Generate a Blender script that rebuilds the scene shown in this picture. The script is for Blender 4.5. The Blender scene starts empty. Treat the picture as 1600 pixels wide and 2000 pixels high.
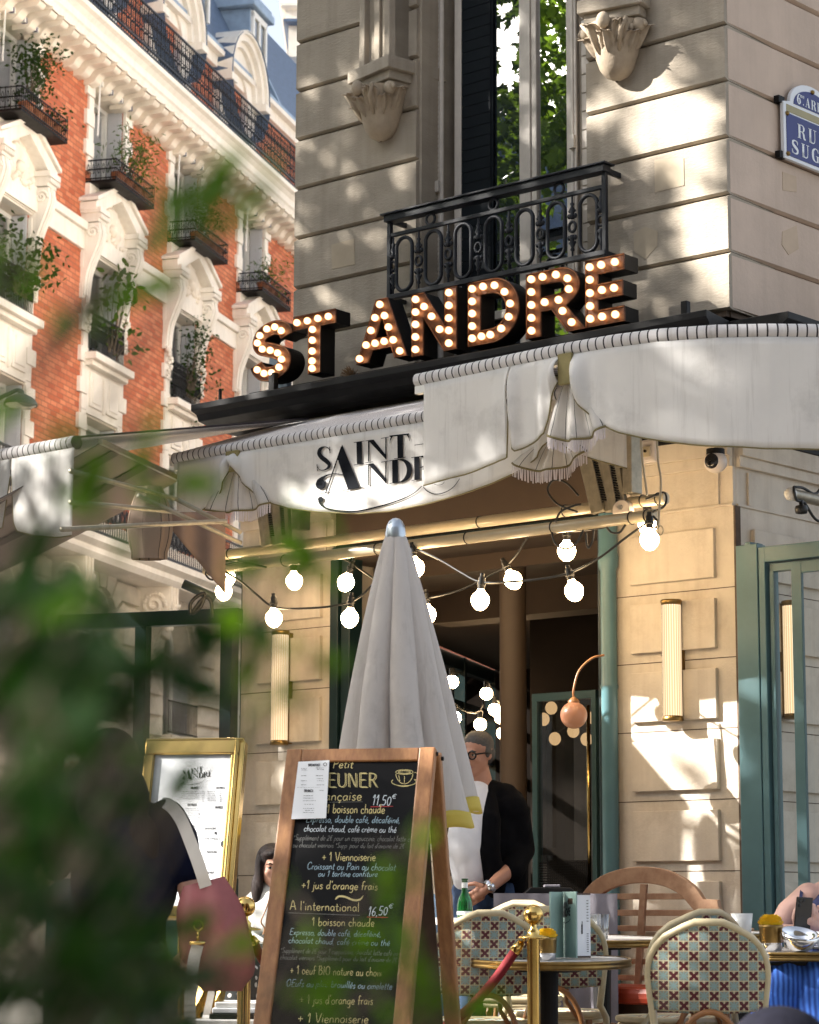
import bpy, bmesh, math, random
import numpy as np
from mathutils import Vector, Matrix
random.seed(7)
SC = bpy.context.scene
COL = SC.collection
R_ = math.radians
# ---------------------------------------------------------------- camera
FPX, HORY, ROLL, ZCAM = 4700.0, 1787.0, 0.004, 0.8      # photo is 1600 x 2000
PITCH = math.atan((HORY-1000)/FPX)
_R0 = np.array([1., 0, 0]); _U0 = np.array([0, -math.sin(PITCH), math.cos(PITCH)]); FWD = np.array([0, math.cos(PITCH), math.sin(PITCH)])
RGT = _R0*math.cos(ROLL)+_U0*math.sin(ROLL); UPV = _U0*math.cos(ROLL)-_R0*math.sin(ROLL)
EYE = np.array([0, 0, ZCAM])
cam = bpy.data.cameras.new('camera'); camo = bpy.data.objects.new('camera', cam); COL.objects.link(camo)
camo.matrix_world = Matrix([[RGT[i], UPV[i], -FWD[i], EYE[i]] for i in range(3)]+[[0, 0, 0, 1]])
cam.sensor_fit = 'HORIZONTAL'; cam.sensor_width = 36; cam.lens = FPX/1600*36
cam.clip_start = .05; cam.clip_end = 3000
cam.dof.use_dof = True; cam.dof.focus_distance = 12.0; cam.dof.aperture_fstop = cam.lens/10.5; cam.dof.aperture_blades = 0
SC.camera = camo
# ---------------------------------------------------------------- sun, sky, exposure
SUNV = Vector((-1.447, -.091, .85)).normalized()        # towards the sun
SUN_EL = math.asin(SUNV.z)
wd = bpy.data.worlds.new('World'); SC.world = wd; wd.use_nodes = True
wn, wl = wd.node_tree.nodes, wd.node_tree.links
bg = wn['Background']; sky = wn.new('ShaderNodeTexSky'); sky.sky_type = 'NISHITA'; sky.sun_disc = False
sky.sun_elevation = SUN_EL; sky.sun_rotation = math.atan2(SUNV.x, SUNV.y); sky.dust_density = 3.0; sky.air_density = 1.0
hs = wn.new('ShaderNodeHueSaturation'); hs.inputs['Saturation'].default_value = .45
wl.new(sky.outputs[0], hs.inputs['Color']); wl.new(hs.outputs[0], bg.inputs['Color']); bg.inputs['Strength'].default_value = .085
sl = bpy.data.lights.new('sun', 'SUN'); sl.energy = 5.0; sl.angle = R_(.53); sl.color = (1, .95, .88)
so = bpy.data.objects.new('sun', sl); COL.objects.link(so); so.rotation_euler = SUNV.to_track_quat('Z', 'Y').to_euler()
vs = SC.view_settings; vs.view_transform = 'Standard'; vs.look = 'None'; vs.exposure = 2.12; vs.gamma = 1; vs.use_curve_mapping = False
cy = SC.cycles; cy.use_denoising = True; cy.max_bounces = 8; cy.diffuse_bounces = 4; cy.glossy_bounces = 4; cy.transmission_bounces = 8; cy.transparent_max_bounces = 24
cy.caustics_reflective = False; cy.caustics_refractive = False; cy.sample_clamp_indirect = 6; cy.use_adaptive_sampling = True; cy.adaptive_threshold = .015
# ---------------------------------------------------------------- pixel helpers (1600 x 2000 photo)
def ray(x, y): return RGT*(x-800)/FPX + UPV*(1000-y)/FPX + FWD
def at(x, y, Y): d = ray(x, y); return EYE + d*(Y/d[1])
def atz(x, y, z): d = ray(x, y); return EYE + d*((z-ZCAM)/d[2])
class Wall:                                            # coordinates t (along), z (up), n (out)
    def __init__(s, p0, az, side):
        s.p0 = np.array(p0, float); s.e = np.array([math.sin(az), math.cos(az), 0]); s.n = np.array([s.e[1], -s.e[0], 0])*side
        s.h = 1 if np.dot(np.cross(s.e, [0, 0, 1]), s.n) > 0 else -1
    def px(s, x, y, n=0):
        d = ray(x, y); p = s.p0+s.n*n; q = EYE + d*(((p-EYE)@s.n)/(d@s.n)) - s.p0; return q@s.e, q[2]
    def __call__(s, t, z, n=0): return s.p0 + s.e*t + s.n*n + np.array([0, 0, z])
AF, AR, AL = R_(-50), R_(43), R_(15.8)
C0 = at(1440, 1400, 13.0); C0[2] = 0
FA = Wall(C0, AF, -1)                                  # cafe corner front, t runs from the right corner to the left
RW = Wall(C0, AR, 1)                                   # cafe wall along the street on the right
TL = 3.73
LW = Wall(FA(TL, 0, 0), AL, -1)                        # cafe wall along the street on the left
_rb = at(60, 250, 42.0); _rb[2] = 0
RB = Wall(_rb, AL, 1)                                  # red brick building across the left street
SLOPE = .037
def zg(x, y): return -SLOPE*(12.9-y) if y < 12.9 else 0.0   # the pavement falls towards the camera
# ---------------------------------------------------------------- mesh building
OFF = {}
class MB:
    def __init__(s): s.v = []; s.f = []; s.m = []; s.uv = []; s.mi = 0
    def add(s, pts, faces, uv=None):
        k = len(s.v); s.v += [tuple(map(float, p)) for p in pts]; s.uv += list(uv) if uv is not None else [(0, 0)]*len(pts)
        for f in faces: s.f.append([i+k for i in f]); s.m.append(s.mi)
        return s
    def quad(s, a, b, c, d, uv=None): return s.add([a, b, c, d], [(0, 1, 2, 3)], uv)
    def hexa(s, P): return s.add(P, [(0, 3, 2, 1), (4, 5, 6, 7), (0, 1, 5, 4), (1, 2, 6, 5), (2, 3, 7, 6), (3, 0, 4, 7)])
    def box(s, x0, x1, y0, y1, z0, z1): return s.hexa([(x0, y0, z0), (x1, y0, z0), (x1, y1, z0), (x0, y1, z0), (x0, y0, z1), (x1, y0, z1), (x1, y1, z1), (x0, y1, z1)])
    def wbox(s, W, t0, t1, z0, z1, n0, n1):
        P = [W(t, z, n) for z in (z0, z1) for t, n in ((t0, n0), (t1, n0), (t1, n1), (t0, n1))]
        i = len(s.v); s.hexa(P)
        for j, (z, t, n) in enumerate([(z, t, n) for z in (z0, z1) for t, n in ((t0, n0), (t1, n0), (t1, n1), (t0, n1))]): s.uv[i+j] = (t, z)
        return s
    def bar(s, a, b, w, h, up=(0, 0, 1)):              # rectangular bar from a to b
        a, b = Vector(a), Vector(b); d = (b-a).normalized(); u = Vector(up); x = d.cross(u)
        if x.length < 1e-4: x = d.cross(Vector((1, 0, 0)))
        x.normalize(); u = x.cross(d); x *= w/2; u *= h/2
        return s.hexa([a-x-u, a+x-u, a+x+u, a-x+u, b-x-u, b+x-u, b+x+u, b-x+u])
    def tube(s, pts, r, seg=10, caps=True, closed=False):
        pts = [Vector(p) for p in pts]; n = len(pts); rr = r if hasattr(r, '__len__') else [r]*n
        ref = None; rings = []
        for i, p in enumerate(pts):
            a = pts[i-1] if (i > 0 or closed) else p; b = pts[(i+1) % n] if (i < n-1 or closed) else p
            d = (b-a).normalized() if (b-a).length > 1e-9 else Vector((0, 0, 1))
            if ref is None: ref = d.orthogonal().normalized()
            ref = (ref-d*ref.dot(d)); ref = ref.normalized() if ref.length > 1e-6 else d.orthogonal().normalized()
            q = d.cross(ref); rings.append([p+(ref*math.cos(2*math.pi*k/seg)+q*math.sin(2*math.pi*k/seg))*rr[i] for k in range(seg)])
        L = 0; uv = []; P = []
        for i, rg in enumerate(rings):
            if i: L += (pts[i]-pts[i-1]).length
            P += rg; uv += [(k/seg, L) for k in range(seg)]
        F = []
        for i in range(n if closed else n-1):
            j = (i+1) % n
            F += [(i*seg+k, i*seg+(k+1) % seg, j*seg+(k+1) % seg, j*seg+k) for k in range(seg)]
        if caps and not closed: F += [tuple(range(seg))[::-1], tuple(range((n-1)*seg, n*seg))]
        return s.add(P, F, uv)
    def lathe(s, prof, o, seg=24, axis=(0, 0, 1), a0=0, a1=2*math.pi):   # prof: (radius, height)
        o = Vector(o); ax = Vector(axis).normalized(); x = ax.orthogonal().normalized(); y = ax.cross(x); P = []; F = []; full = abs(a1-a0-2*math.pi) < 1e-6; ns = seg if full else seg+1
        uv = []
        for r, h in prof:
            for k in range(ns):
                a = a0+(a1-a0)*k/seg; P.append(o+ax*h+(x*math.cos(a)+y*math.sin(a))*max(r, 1e-5)); uv.append((k/seg, h))
        for i in range(len(prof)-1):
            for k in range(seg): F.append((i*ns+k, i*ns+(k+1) % ns, (i+1)*ns+(k+1) % ns, (i+1)*ns+k))
        return s.add(P, F, uv)
    def ell(s, c, r, seg=14, ring=10, M=None):
        c = Vector(c); r = r if hasattr(r, '__len__') else (r, r, r); P = []; F = []
        for i in range(ring+1):
            th = math.pi*i/ring
            for k in range(seg):
                ph = 2*math.pi*k/seg; q = Vector((r[0]*math.sin(th)*math.cos(ph), r[1]*math.sin(th)*math.sin(ph), r[2]*math.cos(th))); P.append(c+(M@q if M else q))
        for i in range(ring):
            for k in range(seg): F.append((i*seg+k, (i+1)*seg+k, (i+1)*seg+(k+1) % seg, i*seg+(k+1) % seg))
        return s.add(P, F)
    def grid(s, fn, nu, nv, uvf=None):
        P = [fn(i/nu, j/nv) for j in range(nv+1) for i in range(nu+1)]
        uv = [(uvf(i/nu, j/nv) if uvf else (i/nu, j/nv)) for j in range(nv+1) for i in range(nu+1)]
        return s.add(P, [(j*(nu+1)+i, j*(nu+1)+i+1, (j+1)*(nu+1)+i+1, (j+1)*(nu+1)+i) for j in range(nv) for i in range(nu)], uv)
    def prism(s, poly, f0, f1):                        # poly: list of 2-D points, f0/f1 map (a, b) to the near and far face
        n = len(poly); return s.add([f0(*p) for p in poly]+[f1(*p) for p in poly], [tuple(range(n)), tuple(range(2*n-1, n-1, -1))]+[(i, i+n, (i+1) % n+n, (i+1) % n) for i in range(n)])
    def ribbon(s, pts, w, f):                          # flat stroke of given width(s) in the plane f(a, b)
        n = len(pts); w = w if hasattr(w, '__len__') else [w]*n; P = []
        for i in range(n):
            a = pts[max(0, i-1)]; b = pts[min(n-1, i+1)]; dx, dy = b[0]-a[0], b[1]-a[1]; L = math.hypot(dx, dy) or 1
            nx, ny = -dy/L*w[i]/2, dx/L*w[i]/2; P += [f(pts[i][0]+nx, pts[i][1]+ny), f(pts[i][0]-nx, pts[i][1]-ny)]
        return s.add(P, [(2*i, 2*i+1, 2*i+3, 2*i+2) for i in range(n-1)])
    def build(s, name, mat, parent=None, smooth=False, bevel=0, solid=0, subsurf=0, remesh=0, fixn=True, auto=None):
        off = OFF.get(parent.name, Vector()) if parent else Vector()
        me = bpy.data.meshes.new(name); me.from_pydata([Vector(p)-off for p in s.v], [], s.f)
        mats = mat if isinstance(mat, (list, tuple)) else [mat]
        for m in mats: me.materials.append(m)
        if len(mats) > 1: me.polygons.foreach_set('material_index', s.m)
        if any(u != (0, 0) for u in s.uv):
            L = me.uv_layers.new(name='UVMap')
            for lp in me.loops: L.data[lp.index].uv = s.uv[lp.vertex_index]
        if fixn:
            bm = bmesh.new(); bm.from_mesh(me); bmesh.ops.recalc_face_normals(bm, faces=bm.faces); bm.to_mesh(me); bm.free()
        if smooth: me.polygons.foreach_set('use_smooth', [True]*len(me.polygons))
        me.update()
        o = bpy.data.objects.new(name, me); COL.objects.link(o)
        if parent: o.parent = parent; OFF[o.name] = off
        if auto:
            me.polygons.foreach_set('use_smooth', [True]*len(me.polygons))
            try: me.set_sharp_from_angle(angle=R_(auto))
            except Exception: pass
        if solid: md = o.modifiers.new('s', 'SOLIDIFY'); md.thickness = solid; md.offset = 0
        if remesh:
            md = o.modifiers.new('r', 'REMESH'); md.mode = 'VOXEL'; md.voxel_size = remesh; md.use_smooth_shade = True
            md = o.modifiers.new('c', 'SMOOTH'); md.iterations = 6; md.factor = .5
        if subsurf: md = o.modifiers.new('u', 'SUBSURF'); md.levels = md.render_levels = subsurf
        if bevel: md = o.modifiers.new('b', 'BEVEL'); md.width = bevel; md.segments = 2; md.limit_method = 'ANGLE'; md.angle_limit = R_(40)
        return o
def thing(name, label, cat, loc=(0, 0, 0), group=None, rot=None):
    o = bpy.data.objects.new(name, None); COL.objects.link(o); o.location = Vector(loc); OFF[o.name] = Vector(loc)
    o.empty_display_size = .1
    if rot: o.rotation_euler = rot
    return tag(o, label, cat, group)
def tag(o, label, cat, group=None):
    o['label'] = label; o['category'] = cat
    if group: o['group'] = group
    return o
def local(o): OFF[o.name] = Vector(); return o         # children of o are then built in o's own coordinates
def dup(root, loc, rotz=None, label=None, group=None, rot=None, scale=None):
    r = root.copy(); COL.objects.link(r); r.location = Vector(loc)
    if rotz is not None: r.rotation_euler = (root.rotation_euler[0], root.rotation_euler[1], rotz)
    if rot is not None: r.rotation_euler = rot
    if scale: r.scale = scale if hasattr(scale, '__len__') else (scale,)*3
    if label: r['label'] = label
    if group: r['group'] = group
    for c in list(root.children):
        d = c.copy(); COL.objects.link(d); d.parent = r
        for g in list(c.children): h = g.copy(); COL.objects.link(h); h.parent = d
    return r
def copyp(o, parent, delta):                           # a copy of one part, moved by delta
    c = o.copy(); COL.objects.link(c); c.parent = parent; c.location = Vector(o.location)+Vector(delta); OFF[c.name] = OFF.get(parent.name, Vector()); return c
def bez(p0, p1, p2, p3, n=10): return [tuple((1-t)**3*np.array(p0)+3*(1-t)**2*t*np.array(p1)+3*(1-t)*t*t*np.array(p2)+t**3*np.array(p3)) for t in np.linspace(0, 1, n+1)]
def spl(P, n=8):                                       # Catmull-Rom through points
    P = [np.array(p, float) for p in P]; Q = [2*P[0]-P[1]]+P+[2*P[-1]-P[-2]]; out = []
    for i in range(1, len(Q)-2):
        a, b, c, d = Q[i-1:i+3]
        for k in range(n):
            t = k/n; out.append(.5*((2*b)+(-a+c)*t+(2*a-5*b+4*c-d)*t*t+(-a+3*b-3*c+d)*t**3))
    return out+[P[-1]]
# ---------------------------------------------------------------- materials
def lin(r, g, b): return tuple(((c/255/12.92) if c/255 <= .04045 else ((c/255+.055)/1.055)**2.4) for c in (r, g, b))
def _mix(nt, fac, a, b, mode='MIX'):
    n = nt.nodes.new('ShaderNodeMix'); n.data_type = 'RGBA'; n.blend_type = mode
    for sock, val in ((n.inputs[0], fac), (n.inputs[6], a), (n.inputs[7], b)):
        if hasattr(val, 'is_linked') or hasattr(val, 'links'): nt.links.new(val, sock)
        elif isinstance(val, (int, float)): sock.default_value = val
        else: sock.default_value = tuple(val)[:3]+(1,)
    return n.outputs[2]
def _noise(nt, vec, scale, detail=4, rough=.55, sc=None):
    if sc:
        mp = nt.nodes.new('ShaderNodeMapping'); mp.inputs['Scale'].default_value = sc; nt.links.new(vec, mp.inputs[0]); vec = mp.outputs[0]
    n = nt.nodes.new('ShaderNodeTexNoise'); n.inputs['Scale'].default_value = scale; n.inputs['Detail'].default_value = detail; n.inputs['Roughness'].default_value = rough
    nt.links.new(vec, n.inputs['Vector']); return n.outputs[0]
def _ramp(nt, fac, a, b, va=(0, 0, 0), vb=(1, 1, 1)):
    r = nt.nodes.new('ShaderNodeValToRGB'); r.color_ramp.elements[0].position = a; r.color_ramp.elements[1].position = b
    r.color_ramp.elements[0].color = tuple(va)+(1,); r.color_ramp.elements[1].color = tuple(vb)+(1,); nt.links.new(fac, r.inputs[0]); return r.outputs[0]
def _math(nt, op, a, b=None, c=None):
    n = nt.nodes.new('ShaderNodeMath'); n.operation = op
    for i, v in enumerate((a, b, c)):
        if v is None: continue
        if hasattr(v, 'links'): nt.links.new(v, n.inputs[i])
        else: n.inputs[i].default_value = v
    return n.outputs[0]
def newmat(name):
    m = bpy.data.materials.new(name); m.use_nodes = True; nt = m.node_tree; b = nt.nodes['Principled BSDF']; tc = nt.nodes.new('ShaderNodeTexCoord'); return m, nt, b, tc
def M(name, col, rough=.6, metal=0, var=.12, scale=4, streak=0, dirt=0, dcol=(.03, .025, .02), bump=0, bscale=80, spec=None, sc=None, emit=0, ecol=None, trans=0, alpha=1, sss=0, coat=0, rvar=0):
    m, nt, b, tc = newmat(name); V = tc.outputs['Object']; c = tuple(col)
    cc = c
    if var:
        n = _noise(nt, V, scale, 5, .6, sc); f = _ramp(nt, n, .3, .7); cc = _mix(nt, f, [x*(1-var) for x in c], [min(1, x*(1+var)) for x in c])
    if streak:
        n = _noise(nt, V, 1, 4, .6, (9, 9, .5)); f = _ramp(nt, n, .45, .75); cc = _mix(nt, _math(nt, 'MULTIPLY', f, streak), cc, dcol)
    if dirt:
        n = _noise(nt, V, 2.3, 6, .7); f = _ramp(nt, n, .52, .72); cc = _mix(nt, _math(nt, 'MULTIPLY', f, dirt), cc, dcol)
    if hasattr(cc, 'links'): nt.links.new(cc, b.inputs['Base Color'])
    else: b.inputs['Base Color'].default_value = c+(1,)
    b.inputs['Roughness'].default_value = rough; b.inputs['Metallic'].default_value = metal
    if rvar: nt.links.new(_math(nt, 'ADD', _math(nt, 'MULTIPLY', _noise(nt, V, 9, 5, .7), rvar), rough-rvar*.5), b.inputs['Roughness'])
    if spec is not None: b.inputs['Specular IOR Level'].default_value = spec
    if coat: b.inputs['Coat Weight'].default_value = coat
    if trans: b.inputs['Transmission Weight'].default_value = trans
    if alpha < 1: b.inputs['Alpha'].default_value = alpha
    if emit: b.inputs['Emission Color'].default_value = tuple(ecol or c)+(1,); b.inputs['Emission Strength'].default_value = emit
    if bump:
        bp = nt.nodes.new('ShaderNodeBump'); bp.inputs['Strength'].default_value = bump; bp.inputs['Distance'].default_value = .01
        nt.links.new(_noise(nt, V, bscale, 6, .65, sc), bp.inputs['Height']); nt.links.new(bp.outputs[0], b.inputs['Normal'])
    return m
def uvxy(nt, tc):
    s = nt.nodes.new('ShaderNodeSeparateXYZ'); nt.links.new(tc.outputs['UV'], s.inputs[0]); return s.outputs[0], s.outputs[1]
def fabric(name, col, stripe=None, period=.06, width=.07, trans=.35, dirt=.25, wr=1.0):
    m, nt, b, tc = newmat(name); V = tc.outputs['Object']
    n = _noise(nt, V, 5, 5, .6); c = _mix(nt, n, [x*.86 for x in col], col)
    if stripe:
        u, v = uvxy(nt, tc); w = _noise(nt, V, 6, 2); uu = _math(nt, 'ADD', u, _math(nt, 'MULTIPLY', w, .006*wr))
        f = _math(nt, 'FRACT', _math(nt, 'DIVIDE', uu, period)); f = _math(nt, 'LESS_THAN', f, width); c = _mix(nt, f, c, stripe)
    n2 = _noise(nt, V, 3, 6, .7); f2 = _ramp(nt, n2, .55, .8); c = _mix(nt, _math(nt, 'MULTIPLY', f2, dirt), c, (.10, .08, .06))
    n3 = _noise(nt, V, 1, 5, .7, (22, 22, 1.2)); f3 = _ramp(nt, n3, .55, .8); c = _mix(nt, _math(nt, 'MULTIPLY', f3, dirt), c, (.16, .13, .10))
    nt.links.new(c, b.inputs['Base Color']); b.inputs['Roughness'].default_value = .85; b.inputs['Specular IOR Level'].default_value = .15
    bp = nt.nodes.new('ShaderNodeBump'); bp.inputs['Strength'].default_value = .35; bp.inputs['Distance'].default_value = .012
    hh = _math(nt, 'ADD', _noise(nt, V, 7, 4, .5), _math(nt, 'ADD', _math(nt, 'MULTIPLY', _noise(nt, V, 1, 3, .6, (26, 26, 2)), .35), _math(nt, 'MULTIPLY', _noise(nt, V, 420, 2), .06)))
    nt.links.new(hh, bp.inputs['Height']); nt.links.new(bp.outputs[0], b.inputs['Normal'])
    t = nt.nodes.new('ShaderNodeBsdfTranslucent'); nt.links.new(c, t.inputs['Color']); mx = nt.nodes.new('ShaderNodeMixShader'); mx.inputs[0].default_value = trans
    nt.links.new(b.outputs[0], mx.inputs[1]); nt.links.new(t.outputs[0], mx.inputs[2]); nt.links.new(mx.outputs[0], nt.nodes['Material Output'].inputs[0]); return m
def leafmat(name, c1, c2, trans=.45, rough=.45):
    m, nt, b, tc = newmat(name); V = tc.outputs['Object']
    c = _mix(nt, _ramp(nt, _noise(nt, V, 9, 3), .35, .65), c1, c2); nt.links.new(c, b.inputs['Base Color']); b.inputs['Roughness'].default_value = rough; b.inputs['Specular IOR Level'].default_value = .2
    t = nt.nodes.new('ShaderNodeBsdfTranslucent'); c3 = _mix(nt, .5, c, (min(1, c2[0]*2.2), min(1, c2[1]*2.0), c2[2]*.6)); nt.links.new(c3, t.inputs['Color'])
    mx = nt.nodes.new('ShaderNodeMixShader'); mx.inputs[0].default_value = trans
    nt.links.new(b.outputs[0], mx.inputs[1]); nt.links.new(t.outputs[0], mx.inputs[2]); nt.links.new(mx.outputs[0], nt.nodes['Material Output'].inputs[0]); return m
def brickmat():
    m, nt, b, tc = newmat('red_brick'); br = nt.nodes.new('ShaderNodeTexBrick'); nt.links.new(tc.outputs['UV'], br.inputs['Vector'])
    br.inputs['Scale'].default_value = 1; br.inputs['Brick Width'].default_value = .27; br.inputs['Row Height'].default_value = .10; br.inputs['Mortar Size'].default_value = .012; br.inputs['Mortar Smooth'].default_value = .3; br.inputs['Bias'].default_value = 0
    br.inputs['Color1'].default_value = (.43, .095, .035, 1); br.inputs['Color2'].default_value = (.66, .235, .11, 1); br.inputs['Mortar'].default_value = (.26, .10, .055, 1)
    n = _noise(nt, tc.outputs['Object'], 1.1, 5); c = _mix(nt, _math(nt, 'MULTIPLY', _ramp(nt, n, .4, .75), .35), br.outputs[0], (.36, .08, .03))
    nt.links.new(c, b.inputs['Base Color']); b.inputs['Roughness'].default_value = .85
    bp = nt.nodes.new('ShaderNodeBump'); bp.inputs['Strength'].default_value = .5; bp.inputs['Distance'].default_value = .01; bp.invert = True
    nt.links.new(br.outputs[1], bp.inputs['Height']); nt.links.new(bp.outputs[0], b.inputs['Normal']); return m
def glassmat(name, tint=(.02, .025, .03), clear=.0, rough=.0, refl=.0):
    # architectural glass: mirror-like at grazing angles, otherwise see-through by the given share over a dark tint
    m = bpy.data.materials.new(name); m.use_nodes = True; nt = m.node_tree; nt.nodes.remove(nt.nodes['Principled BSDF']); out = nt.nodes['Material Output']
    g = nt.nodes.new('ShaderNodeBsdfGlossy'); g.inputs['Roughness'].default_value = rough; g.inputs['Color'].default_value = (1, 1, 1, 1)
    d = nt.nodes.new('ShaderNodeBsdfDiffuse'); d.inputs['Color'].default_value = tuple(tint)+(1,); tr = nt.nodes.new('ShaderNodeBsdfTransparent'); tr.inputs['Color'].default_value = (.93, .96, .95, 1)
    m1 = nt.nodes.new('ShaderNodeMixShader'); m1.inputs[0].default_value = clear; nt.links.new(d.outputs[0], m1.inputs[1]); nt.links.new(tr.outputs[0], m1.inputs[2])
    lw = nt.nodes.new('ShaderNodeFresnel'); lw.inputs['IOR'].default_value = 1.5; f = _math(nt, 'MINIMUM', _math(nt, 'ADD', _math(nt, 'MULTIPLY', lw.outputs[0], 1.6), refl), 1.0)
    m2 = nt.nodes.new('ShaderNodeMixShader'); nt.links.new(f, m2.inputs[0]); nt.links.new(m1.outputs[0], m2.inputs[1]); nt.links.new(g.outputs[0], m2.inputs[2]); nt.links.new(m2.outputs[0], out.inputs[0]); return m
def emitmat(name, col, s):
    m = bpy.data.materials.new(name); m.use_nodes = True; nt = m.node_tree; nt.nodes.remove(nt.nodes['Principled BSDF']); e = nt.nodes.new('ShaderNodeEmission'); e.inputs[0].default_value = tuple(col)+(1,); e.inputs[1].default_value = s
    nt.links.new(e.outputs[0], nt.nodes['Material Output'].inputs[0]); return m
def woodmat(name, c1, c2, rough=.5, axis=(40, 40, 3)):
    m, nt, b, tc = newmat(name); V = tc.outputs['Object']; n = _noise(nt, V, 1, 6, .65, axis); c = _mix(nt, _ramp(nt, n, .35, .68), c1, c2)
    n2 = _noise(nt, V, 3, 4); c = _mix(nt, _math(nt, 'MULTIPLY', _ramp(nt, n2, .4, .8), .4), c, [x*.6 for x in c1])
    nt.links.new(c, b.inputs['Base Color']); b.inputs['Roughness'].default_value = rough
    bp = nt.nodes.new('ShaderNodeBump'); bp.inputs['Strength'].default_value = .25; bp.inputs['Distance'].default_value = .004; nt.links.new(n, bp.inputs['Height']); nt.links.new(bp.outputs[0], b.inputs['Normal']); return m
def weavemat(name):
    # woven bistro cane: cream net, burgundy crosses alternating with pale blue stars; UV in cells
    m, nt, b, tc = newmat(name); u, v = uvxy(nt, tc)
    fu = _math(nt, 'ABSOLUTE', _math(nt, 'SUBTRACT', _math(nt, 'FRACT', u), .5)); fv = _math(nt, 'ABSOLUTE', _math(nt, 'SUBTRACT', _math(nt, 'FRACT', v), .5))
    par = _math(nt, 'MODULO', _math(nt, 'ADD', _math(nt, 'FLOOR', u), _math(nt, 'FLOOR', v)), 2); par = _math(nt, 'ABSOLUTE', par); par = _math(nt, 'GREATER_THAN', par, .5)
    mxx = _math(nt, 'MAXIMUM', fu, fv); mn = _math(nt, 'MINIMUM', fu, fv)
    ins = _math(nt, 'LESS_THAN', mxx, .455); dia = _math(nt, 'LESS_THAN', _math(nt, 'ABSOLUTE', _math(nt, 'SUBTRACT', fu, fv)), .19); plus = _math(nt, 'LESS_THAN', mn, .07); dia2 = _math(nt, 'LESS_THAN', _math(nt, 'ABSOLUTE', _math(nt, 'SUBTRACT', fu, fv)), .10)
    X = _math(nt, 'MULTIPLY', dia, ins); star = _math(nt, 'MULTIPLY', _math(nt, 'MAXIMUM', dia2, plus), ins)
    net = _math(nt, 'MAXIMUM', _math(nt, 'GREATER_THAN', mxx, .455), _math(nt, 'MULTIPLY', plus, _math(nt, 'GREATER_THAN', mxx, .22)))
    tex = _math(nt, 'FRACT', _math(nt, 'MULTIPLY', _math(nt, 'ADD', u, v), 9)); blue = _mix(nt, tex, (.20, .36, .38), (.40, .54, .54))
    base = _mix(nt, net, (.34, .33, .26), (.70, .62, .42))
    base = _mix(nt, star, base, blue); r2 = _mix(nt, _math(nt, 'MULTIPLY', X, 1), _mix(nt, net, (.30, .27, .18), (.72, .64, .42)), (.115, .012, .022))
    c = _mix(nt, par, base, r2); nt.links.new(c, b.inputs['Base Color']); b.inputs['Roughness'].default_value = .35
    bp = nt.nodes.new('ShaderNodeBump'); bp.inputs['Strength'].default_value = .9; bp.inputs['Distance'].default_value = .004; nt.links.new(_math(nt, 'ADD', _math(nt, 'ADD', star, net), _math(nt, 'MULTIPLY', tex, .4)), bp.inputs['Height']); nt.links.new(bp.outputs[0], b.inputs['Normal']); return m
def mbulbmat():
    m = bpy.data.materials.new('marquee_bulb'); m.use_nodes = True; nt = m.node_tree; nt.nodes.remove(nt.nodes['Principled BSDF']); e = nt.nodes.new('ShaderNodeEmission')
    lw = nt.nodes.new('ShaderNodeLayerWeight'); lw.inputs[0].default_value = .5; f = _ramp(nt, lw.outputs[1], .12, .6, (1, .70, .38), (1, .42, .16)); nt.links.new(f, e.inputs[0])
    k = _math(nt, 'SUBTRACT', 1.9, _math(nt, 'MULTIPLY', _ramp(nt, lw.outputs[1], .1, .55), 1.45)); nt.links.new(k, e.inputs[1]); nt.links.new(e.outputs[0], nt.nodes['Material Output'].inputs[0]); return m
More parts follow.
